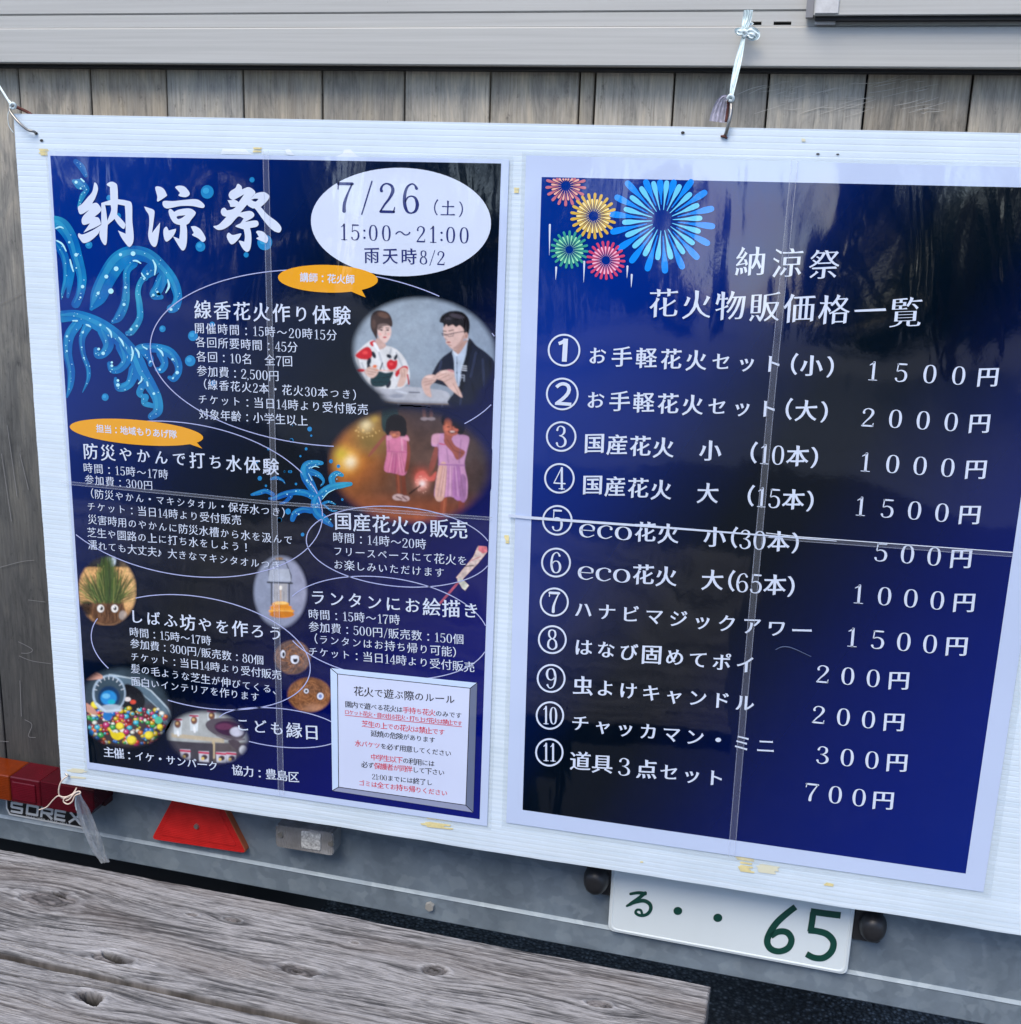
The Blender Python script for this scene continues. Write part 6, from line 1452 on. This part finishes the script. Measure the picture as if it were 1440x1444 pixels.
k_ = Flat(Y_FILM); k_.stroke([(1094, 916, .8), (1104, 912, 1.4), (1118, 914, 1.2), (1144, 926, .7)], sub=5); k_.build('film_scratch', SCR, p2)

# ================================================================ TABLE (weathered planks)
ZT = GZ - 0.80
e0 = atz(1001, 1390, ZT); e1 = atz(0, 1197, ZT)
ea = (e1 - e0); LW = float(np.linalg.norm(ea)); ea /= LW
eb = np.array([ea[1], -ea[0], 0.0]); eb = eb if eb[1] < 0 else -eb       # towards the camera
table = thing('picnic_table', 'grey weathered wooden table with cracked knotty planks in the front left corner', 'table', tuple(float(v) for v in (e0[0], e0[1], 0)))
def tk(px, py):
    p = atz(px, py, ZT) - e0; return float(p @ ea), float(p @ eb)
KN = [(*tk(70, 1268), .034, .014), (*tk(158, 1352), .028, .008), (*tk(500, 1330), .006, .003), (*tk(270, 1290), .008, .003), (*tk(128, 1408), .017, .008), (*tk(420, 1368), .020, .007), (*tk(612, 1368), .015, .007), (*tk(847, 1416), .013, .006), (*tk(330, 1297), .010, .004)]
WOOD = mat_attr('weathered_wood', 0.8)
TOPL, WPL, GAPW = 1.75, 0.1655, 0.0085
def wood_field(a, b, seed):
    g_ = b + 0.006 * (fbm(a * 2.0, b * 5, 2, seed) - .5) + 0.0018 * (fbm(a * 9, b * 22, 2, seed + 4) - .5)
    kn = np.zeros_like(a); rim_ = np.zeros_like(a); knot_v = np.zeros_like(a)
    for ka, kb, ra, rb in KN:
        da, db = (a - ka), (b - kb)
        e_ = np.exp(-(da / (ra * 2.6)) ** 2 - (db / (rb * 3.0)) ** 2); g_ = g_ - db * 0.85 * e_
        r_ = np.sqrt((da / ra) ** 2 + (db / rb) ** 2) * (1 + 1.1 * (fbm(a * 55, b * 110, 4, seed + 9) - .5))
        kn = np.maximum(kn, np.clip((1.05 - r_) / .25, 0, 1)); rim_ = np.maximum(rim_, np.exp(-((r_ - 1.2) / .22) ** 2))
        knot_v = np.where(r_ < 1.1, np.abs(np.sin(r_ * 9 + 4 * fbm(a * 60, b * 90, 2, seed))), knot_v)
    n1 = fbm(a * 26, g_ * 560, 3, seed + 1, .75); n2 = fbm(a * 9, g_ * 330, 4, seed + 2, .6); n3 = fbm(a * 5, g_ * 90, 3, seed + 3)
    v = .46 * n1 + .36 * n2 + .18 * n3 + .10 * (fbm(a * 150, b * 420, 2, seed + 15) - .5)
    v = np.clip((v - .5) * 4.3 + .56, 0, 1)
    h = (v - .5) * 0.0011
    crack = np.clip(1 - np.abs(fbm(a * 1.3, g_ * 34, 2, seed + 6) - .5) / .006, 0, 1) * np.clip((fbm(a * 5, b * 12, 2, seed + 7) - .50) * 14, 0, 1)
    brown = np.clip((fbm(a * 6, b * 26, 4, seed + 5) - .46) * 3.6, 0, 1) * .7
    lt = np.array([0.282, 0.270, 0.260]); dk = np.array([0.050, 0.048, 0.047]); bl = np.array([0.185, 0.168, 0.152]); bd = np.array([0.085, 0.070, 0.062])
    L_ = lt * (1 - brown[..., None]) + bl * brown[..., None]; D_ = dk * (1 - brown[..., None]) + bd * brown[..., None]
    C = D_ + (L_ - D_) * (v[..., None] ** 0.9)
    C = C * (0.84 + .36 * fbm(a * 11, b * 16, 3, seed + 12))[..., None]
    C = C * (1 - .75 * crack[..., None]); h -= crack * 0.0022
    kc = np.array([0.050, 0.043, 0.040]) + np.array([0.13, 0.12, 0.115]) * knot_v[..., None]
    C = C * (1 - kn[..., None] * .85) + kc * kn[..., None] * .85
    C = C * (1 - .5 * kn[..., None] * (fbm(a * 60, b * 140, 3, seed + 21) < .52)[..., None]) + rim_[..., None] * .06; h += rim_ * 0.0010 - kn * (0.0008 + 0.0012 * (1 - knot_v))
    # the open holes
    for ka, kb, ra, rb, dp in ((*tk(160, 1350), .017, .0046, .010), (*tk(129, 1408), .0125, .0090, .014), (*tk(84, 1262), .012, .0022, .004), (*tk(612, 1366), .006, .0012, .004), (*tk(418, 1368), .006, .001, .003)):
        r_ = np.sqrt(((a - ka) / ra) ** 2 + ((b - kb + (a - ka) * .28) / rb) ** 2) * (1 + .4 * (fbm(a * 120, b * 200, 2, seed + 3) - .5))
        hole = np.clip((1 - r_) / .16, 0, 1); h -= hole * dp; C = C * (1 - .95 * hole[..., None])
    return C, h
def top_plank(b0, w_, seed, dense=True):
    st = 0.0017 if dense else .01; sb = 0.00062 if dense else 0.01
    a = np.concatenate([np.arange(0, 1.12, st), np.arange(1.12, TOPL + .001, 0.02)]); b = np.linspace(0, w_, max(2, int(w_ / sb)))
    A, B = np.meshgrid(a, b); C, h = wood_field(A, B + b0, seed)
    ed = np.minimum(np.minimum(B, w_ - B), A + 0.0004); rd = 0.0028; h = h - np.where(ed < rd, rd - np.sqrt(np.maximum(0, rd ** 2 - (rd - ed) ** 2)), 0)
    Aw = A - (A < .02) * 0.0016 * fbm(B * 300, B * 0, 2, seed) * (1 - A / .02)
    Bw = B + b0
    P = Aw[..., None] * ea + Bw[..., None] * eb; P[..., 2] = ZT + h
    ny, nx = A.shape; ii = np.arange(ny - 1)[:, None] * nx + np.arange(nx - 1)[None]
    F = np.stack([ii, ii + 1, ii + nx + 1, ii + nx], -1).reshape(-1, 4)
    V = P.reshape(-1, 3); Cc = C.reshape(-1, 3)
    # skirts: copy the four borders down
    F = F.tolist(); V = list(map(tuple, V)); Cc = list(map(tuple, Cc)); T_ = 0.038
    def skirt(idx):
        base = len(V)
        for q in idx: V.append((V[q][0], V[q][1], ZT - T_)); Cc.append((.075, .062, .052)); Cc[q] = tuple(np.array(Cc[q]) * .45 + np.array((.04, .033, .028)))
        for k in range(len(idx) - 1): F.append((idx[k], idx[k + 1], base + k + 1, base + k))
    skirt(list(range(nx))); skirt([(ny - 1) * nx + k for k in range(nx)]); skirt([k * nx for k in range(ny)]); skirt([k * nx + nx - 1 for k in range(ny)])
    b1 = len(V)
    for q in (0, nx - 1, ny * nx - 1, (ny - 1) * nx): V.append((V[q][0], V[q][1], ZT - T_ + .0002)); Cc.append((.1, .1, .1))
    F.append((b1, b1 + 1, b1 + 2, b1 + 3))
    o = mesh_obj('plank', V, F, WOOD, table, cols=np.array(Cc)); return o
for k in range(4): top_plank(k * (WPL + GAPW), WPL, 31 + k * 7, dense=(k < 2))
DW = simple('dull_wood', (0.13, 0.12, 0.11), 0.85, noise=(30, .3), bump=(80, .001))
def local_box(a0, a1, b0, b1, z0, z1, name, mat):
    V = []
    for a_ in (a0, a1):
        for b_ in (b0, b1):
            for z_ in (z0, z1): p = ea * a_ + eb * b_; V.append((p[0], p[1], z_))
    return mesh_obj(name, V, [(0, 1, 3, 2), (4, 6, 7, 5), (0, 4, 5, 1), (2, 3, 7, 6), (0, 2, 6, 4), (1, 5, 7, 3)], mat, table)
for a_ in (0.28, 1.45):
    local_box(a_, a_ + .045, .02, 4 * WPL + 3 * GAPW - .02, ZT - .11, ZT - .0385, 'cross_batten', DW)
    for b_ in (.05, .60): local_box(a_ + .046, a_ + .086, b_, b_ + .09, 0, ZT - .0385, 'leg', DW)
local_box(.24, 1.55, .30, .38, ZT - .0995, ZT - .112 + .0735 - .03 - .0, 'long_rail', DW) if False else None

# ================================================================ WIRES AND TIES
WIRE = simple('galvanised_wire', (0.30, 0.29, 0.27), 0.35, metal=0.85); RUST = simple('rusty_wire', (0.10, 0.030, 0.022), 0.8, noise=(300, .5)); TWINE = simple('white_plastic_twine', (0.70, 0.80, 0.80), 0.4, noise=(200, .12))
CREAM = simple('cream_coated_wire', (0.66, 0.55, 0.46), 0.5)
def pth(pts, sub=5): return [tuple(p) for p in crom([tuple(at(x, y, Y)) for x, y, Y in pts], sub)]
t = thing('wire_ring', 'bent grey wire ring through the top left corner hole of the white board', 'wire', tuple(at(20, 160, -.004)))
def kid(mb, name, mat, par, smooth=True):
    o = mb.build(name, mat, par, smooth)
    o.matrix_parent_inverse = Matrix.Translation(par.location).inverted() if par.parent is None else Matrix.Identity(4); return o
kid(MB().tube(pth([(51, 188, .002), (48, 185.5, -.004), (39, 183, -.007), (29, 175, -.009), (20, 165, -.008), (14, 156, -.005), (15, 151, -.001), (20, 149.5, .004)]), .0016), 'wire_loop', WIRE, t)
kid(MB().tube(pth([(20, 149.5, .004), (28, 153, .008), (35, 156, .010), (42, 160, .011), (52, 168, .010)]), .0020), 'rusty_end', RUST, t)
t = thing('twine_tie', 'short white twine running off the left edge from the corner wire ring', 'twine', tuple(at(10, 140, 0)))
kid(MB().tube(pth([(-60, 20, .035), (-30, 75, .02), (0, 123, .004), (12, 142, -.002), (17, 148, -.004)]), [.0016] * 10 + [.0018] * 6 + [.0024] * 5, flat=.5), 'twine_length', TWINE, t)
kid(MB().tube(pth([(14, 149, -.006), (18, 145, -.008), (22, 149, -.006), (19, 153, -.004), (14, 151, -.003)]), .0015), 'knot', TWINE, t)
kid(MB().tube(pth([(13, 154, -.004), (11, 165, -.004), (13, 178, -.003), (19, 187, -.002)]), .00045, seg=5), 'loose_thread', TWINE, t)

t = thing('wire_ring', 'thin bent wire hook through the top hole between the posters', 'wire', tuple(at(1028, 160, -.004)))
kid(MB().tube(pth([(1022, 192, .002), (1024.5, 186, -.004), (1028, 172, -.006), (1031, 158, -.004), (1031, 146, -.001), (1029.5, 139, .003)]), [.0019] * 18 + [.0014] * 8), 'wire_loop', WIRE, t)
kid(MB().tube(pth([(1029.5, 139, .003), (1027, 146, .007), (1026, 158, .009), (1024, 172, .010)]), .0017), 'rusty_end', RUST, t)
m = MB().tube(pth([(1017, 192, -.0008), (1022, 192.5, -.0025), (1025, 194.5, -.0008)]), .0013, seg=6); kid(m, 'bent_tip', RUST, t)
t = thing('twine_tie', 'white plastic twine tied in a bow from the top rail to the middle hook', 'twine', tuple(at(1045, 90, .02)))
def strip(pts, name, mat, par, folds=5, amp=.0012):
    """crumpled flat tape; pts rows (px, py, Y, width px)"""
    Q = crom([(*at(x, y, Y), w_ / 1100.0) for x, y, Y, w_ in pts], 6); P = Q[:, :3]; n_ = len(P); V = []; F = []
    T_ = np.gradient(P, axis=0); T_ /= np.linalg.norm(T_, axis=1)[:, None]; S2 = np.cross(T_, np.array([0, 1.0, 0])); S2 /= np.linalg.norm(S2, axis=1)[:, None]
    m_ = folds * 2
    for i in range(n_):
        for k in range(m_ + 1):
            f = k / m_ - .5; y_ = amp * (1 if k % 2 else -1) * (.6 + .5 * math.sin(i * .7 + k * 1.3)) * min(1, Q[i, 3] * 220)
            V.append(P[i] + S2[i] * Q[i, 3] * f + np.array([0, y_ - .0006, 0]))
    for i in range(n_ - 1):
        for k in range(m_): q = i * (m_ + 1) + k; F.append((q, q + 1, q + m_ + 2, q + m_ + 1))
    o = mesh_obj(name, V, F, mat, par); o.matrix_parent_inverse = Matrix.Translation(par.location).inverted(); return o
RF = 0.026
strip([(1031, 139, -.002, 4), (1034, 120, .002, 6.5), (1040, 92, .010, 8), (1046, 66, .018, 6), (1049.5, 50, RF - .004, 4)], 'twine_length', TWINE, t, 3)
kid(MB().tube(pth([(1026, 139, -.002), (1030, 134, -.005), (1034, 137, -.004), (1033, 142, -.002), (1028, 141, -.003)]), .0017), 'knot', TWINE, t)
kid(MB().tube(pth([(1046, 46, RF - .006), (1050, 43, RF - .009), (1054, 47, RF - .008), (1051, 51, RF - .006), (1047, 49, RF - .006)]), .0019), 'knot', TWINE, t)
strip([(1050, 46, RF - .004, 4), (1050, 36, RF - .004, 7), (1053, 26, RF - .002, 9), (1053, 14, RF - .004, 6)], 'twine_tail', TWINE, t, 3)
strip([(1052, 40, RF - .005, 4), (1057, 28, RF - .006, 4.5), (1060, 14, RF - .008, 4)], 'twine_tail', TWINE, t, 2)
strip([(1053, 34, RF - .004, 4), (1059, 33, RF - .002, 5), (1062, 32, RF + .006, 3)], 'twine_tail', TWINE, t, 2)
strip([(1050, 47, RF - .007, 3), (1044, 44, RF - .008, 8), (1039, 43, RF - .006, 5), (1041, 47.5, RF - .004, 4), (1048, 48, RF - .004, 3)], 'bow_loop', TWINE, t, 2)
strip([(1051, 47, RF - .007, 4), (1058, 45, RF - .010, 12), (1066, 49, RF - .009, 11), (1066, 53, RF - .007, 6), (1059, 54, RF - .005, 5), (1052, 48, RF - .005, 3)], 'bow_loop', TWINE, t, 3)
LIL = simple('lilac_clear_film', (0.50, 0.48, 0.62), 0.3, alpha=.62, noise=(160, .25))
strip([(1029, 138, .002, 4), (1021, 139, .004, 9), (1017, 148, .008, 15), (1014, 160, .011, 18), (1012, 172, .012, 20)], 'film_tail', LIL, t, 4)

t = thing('wire_ring', 'tangled cream coated wire knotted at the lower left corner of the white board', 'wire', tuple(at(95, 1120, -.004)))
kid(MB().tube(pth([(94, 1092, .000), (95.5, 1094, -.004), (90, 1098, -.006), (85, 1105, -.008), (83, 1114, -.008), (84, 1122, -.007), (91, 1126, -.006), (100, 1122, -.004), (106, 1115, -.002), (108, 1111, .004)]), .0011), 'wire_loop', CREAM, t)
kid(MB().tube(pth([(55, 1142, -.006), (66, 1138, -.008), (75, 1128, -.009), (82, 1122.5, -.010), (90, 1124, -.010), (100, 1122, -.009), (107, 1118, -.007)]), .0009), 'wire_end', CREAM, t)
kid(MB().tube(pth([(107, 1117, -.006), (100, 1121, -.009), (91, 1126, -.011), (90, 1131, -.012), (96, 1134, -.012), (102, 1130, -.011), (106, 1122, -.009), (113, 1119, -.007), (112, 1116, -.006), (106, 1118, -.009), (98, 1127, -.012), (93, 1129, -.011)]), .0010), 'wire_knot', CREAM, t)
kid(MB().tube(pth([(93, 1092.5, -.003), (95.5, 1093.5, -.004), (92, 1090.5, -.003)]), .0011), 'bent_tip', STEEL, t)
t = thing('plastic_tape_tie', 'grey translucent plastic tape hanging in front of the maker sticker and beam', 'tape', tuple(at(130, 1170, 0)))
TAPE = simple('grey_clear_tape', (0.85, 0.90, 0.93), 0.35, alpha=.5, noise=(120, .25))
strip([(110, 1117, -.004, 5), (115, 1130, .004, 14), (124, 1155, .018, 24), (134, 1182, .032, 26), (142, 1203, .044, 21), (150, 1216, .050, 15)], 'tape_length', TAPE, t, 6, .002)
strip([(109, 1118, -.006, 3), (109, 1135, .002, 5), (117, 1160, .014, 9), (130, 1190, .030, 10), (144, 1212, .046, 12)], 'tape_length', TAPE, t, 4, .002)
kid(MB().tube(pth([(107, 1122, -.006), (106.5, 1134, -.006), (108.5, 1143, -.004)]), .0010), 'tape_edge', TWINE, t)

# ================================================================ ROUND ABOUT: what the glossy posters reflect
PAVE = simple('pale_paving', (0.17, 0.19, 0.215), 0.8, noise=(3, .2))
m = MB(); m.add([(-200, -200, .004), (200, -200, .004), (200, -4.2, .004), (-200, -4.2, .004)], [(0, 1, 2, 3)]); pv = m.build('paving', PAVE); pv['kind'] = 'structure'
LEAF = simple('leaf_green', (0.03, 0.06, 0.035), 0.6, noise=(4, .4)); BARK = simple('bark', (0.09, 0.07, 0.055), 0.9)
def tree(x, y, h, r_, seed, label):
    R_ = random.Random(seed); o = thing('park_tree', label, 'tree', (x, y, 0), group='trees across the paving')
    m = MB(); m.tube([(0, 0, 0), (.05, 0, h * .3), (0, .08, h * .55), (.1, 0, h * .8)], [.2, .15, .11, .04], seg=10)
    for k in range(5):
        th = k * 1.26; m.tube([(0, 0, h * (.35 + .06 * k)), (math.cos(th) * r_ * .4, math.sin(th) * r_ * .4, h * (.55 + .05 * k)), (math.cos(th) * r_ * .7, math.sin(th) * r_ * .7, h * (.66 + .05 * k))], [.07, .05, .02], seg=6)
    m.build('trunk', BARK, o)
    m = MB(); cl = [(R_.gauss(0, r_ * .5), R_.gauss(0, r_ * .5), h * R_.uniform(.22, .95), r_ * R_.uniform(.25, .45)) for _ in range(22)]
    for _ in range(2600):
        cx_, cy_, cz_, cr = R_.choice(cl); u = Vector((R_.gauss(0, 1), R_.gauss(0, 1), R_.gauss(0, 1))).normalized() * cr * R_.uniform(.6, 1); a_ = Vector((R_.gauss(0, 1), R_.gauss(0, 1), R_.gauss(0, 1))).normalized() * .11; b_ = a_.cross(Vector((R_.random(), R_.random(), R_.random()))).normalized() * .08
        c_ = Vector((cx_, cy_, cz_)) + u; m.add([c_ - a_, c_ - b_, c_ + a_, c_ + b_], [(0, 1, 2, 3)])
    m.build('crown', LEAF, o)
tree(-7.7, -14, 7.5, 2.4, 1, 'broad green tree across the paving behind the viewer, mirrored in the left poster')
T0 = [o for o in COL.objects if o.name.startswith('park_tree')][0]
def tree_copy(x, y, s_, rz, label):
    r = T0.copy(); COL.objects.link(r); r.location = (x, y, 0); r.rotation_euler = (0, 0, rz); r.scale = (s_, s_, s_); r['label'] = label
    for ch in list(T0.children): c = ch.copy(); COL.objects.link(c); c.parent = r
tree_copy(-2.7, -13.5, .9, 1.1, 'slimmer green tree across the paving, mirrored between the two posters')
tree_copy(2.9, -12.0, .85, 2.3, 'green tree across the paving, mirrored beside the price list heading')
tree_copy(8.2, -15.0, 1.15, 3.9, 'tall green tree across the paving, mirrored at the right edge of the price list')
tree_copy(-13.0, -16.0, 1.2, 5.0, 'tall green tree across the paving, mirrored at the left edge of the left poster')
hb = MB(); R_ = random.Random(5)
for _ in range(9000):
    x = R_.uniform(-45, 45)
    if -0.6 < x < 1.6 or -9.2 < x < -8.2: continue
    z = R_.uniform(0, 1) ** .7 * (3.1 + .8 * math.sin(x * .9) + .5 * math.sin(x * 2.3)); c_ = Vector((x, -24 + R_.gauss(0, .5), z))
    a_ = Vector((R_.gauss(0, 1), R_.gauss(0, .4), R_.gauss(0, 1))).normalized() * .24; b_ = a_.cross(Vector((R_.random() * .4, 1, R_.random() * .4))).normalized() * .2
    hb.add([c_ - a_, c_ - b_, c_ + a_, c_ + b_], [(0, 1, 2, 3)])
hg = hb.build('far_hedge', LEAF); hg['kind'] = 'stuff'
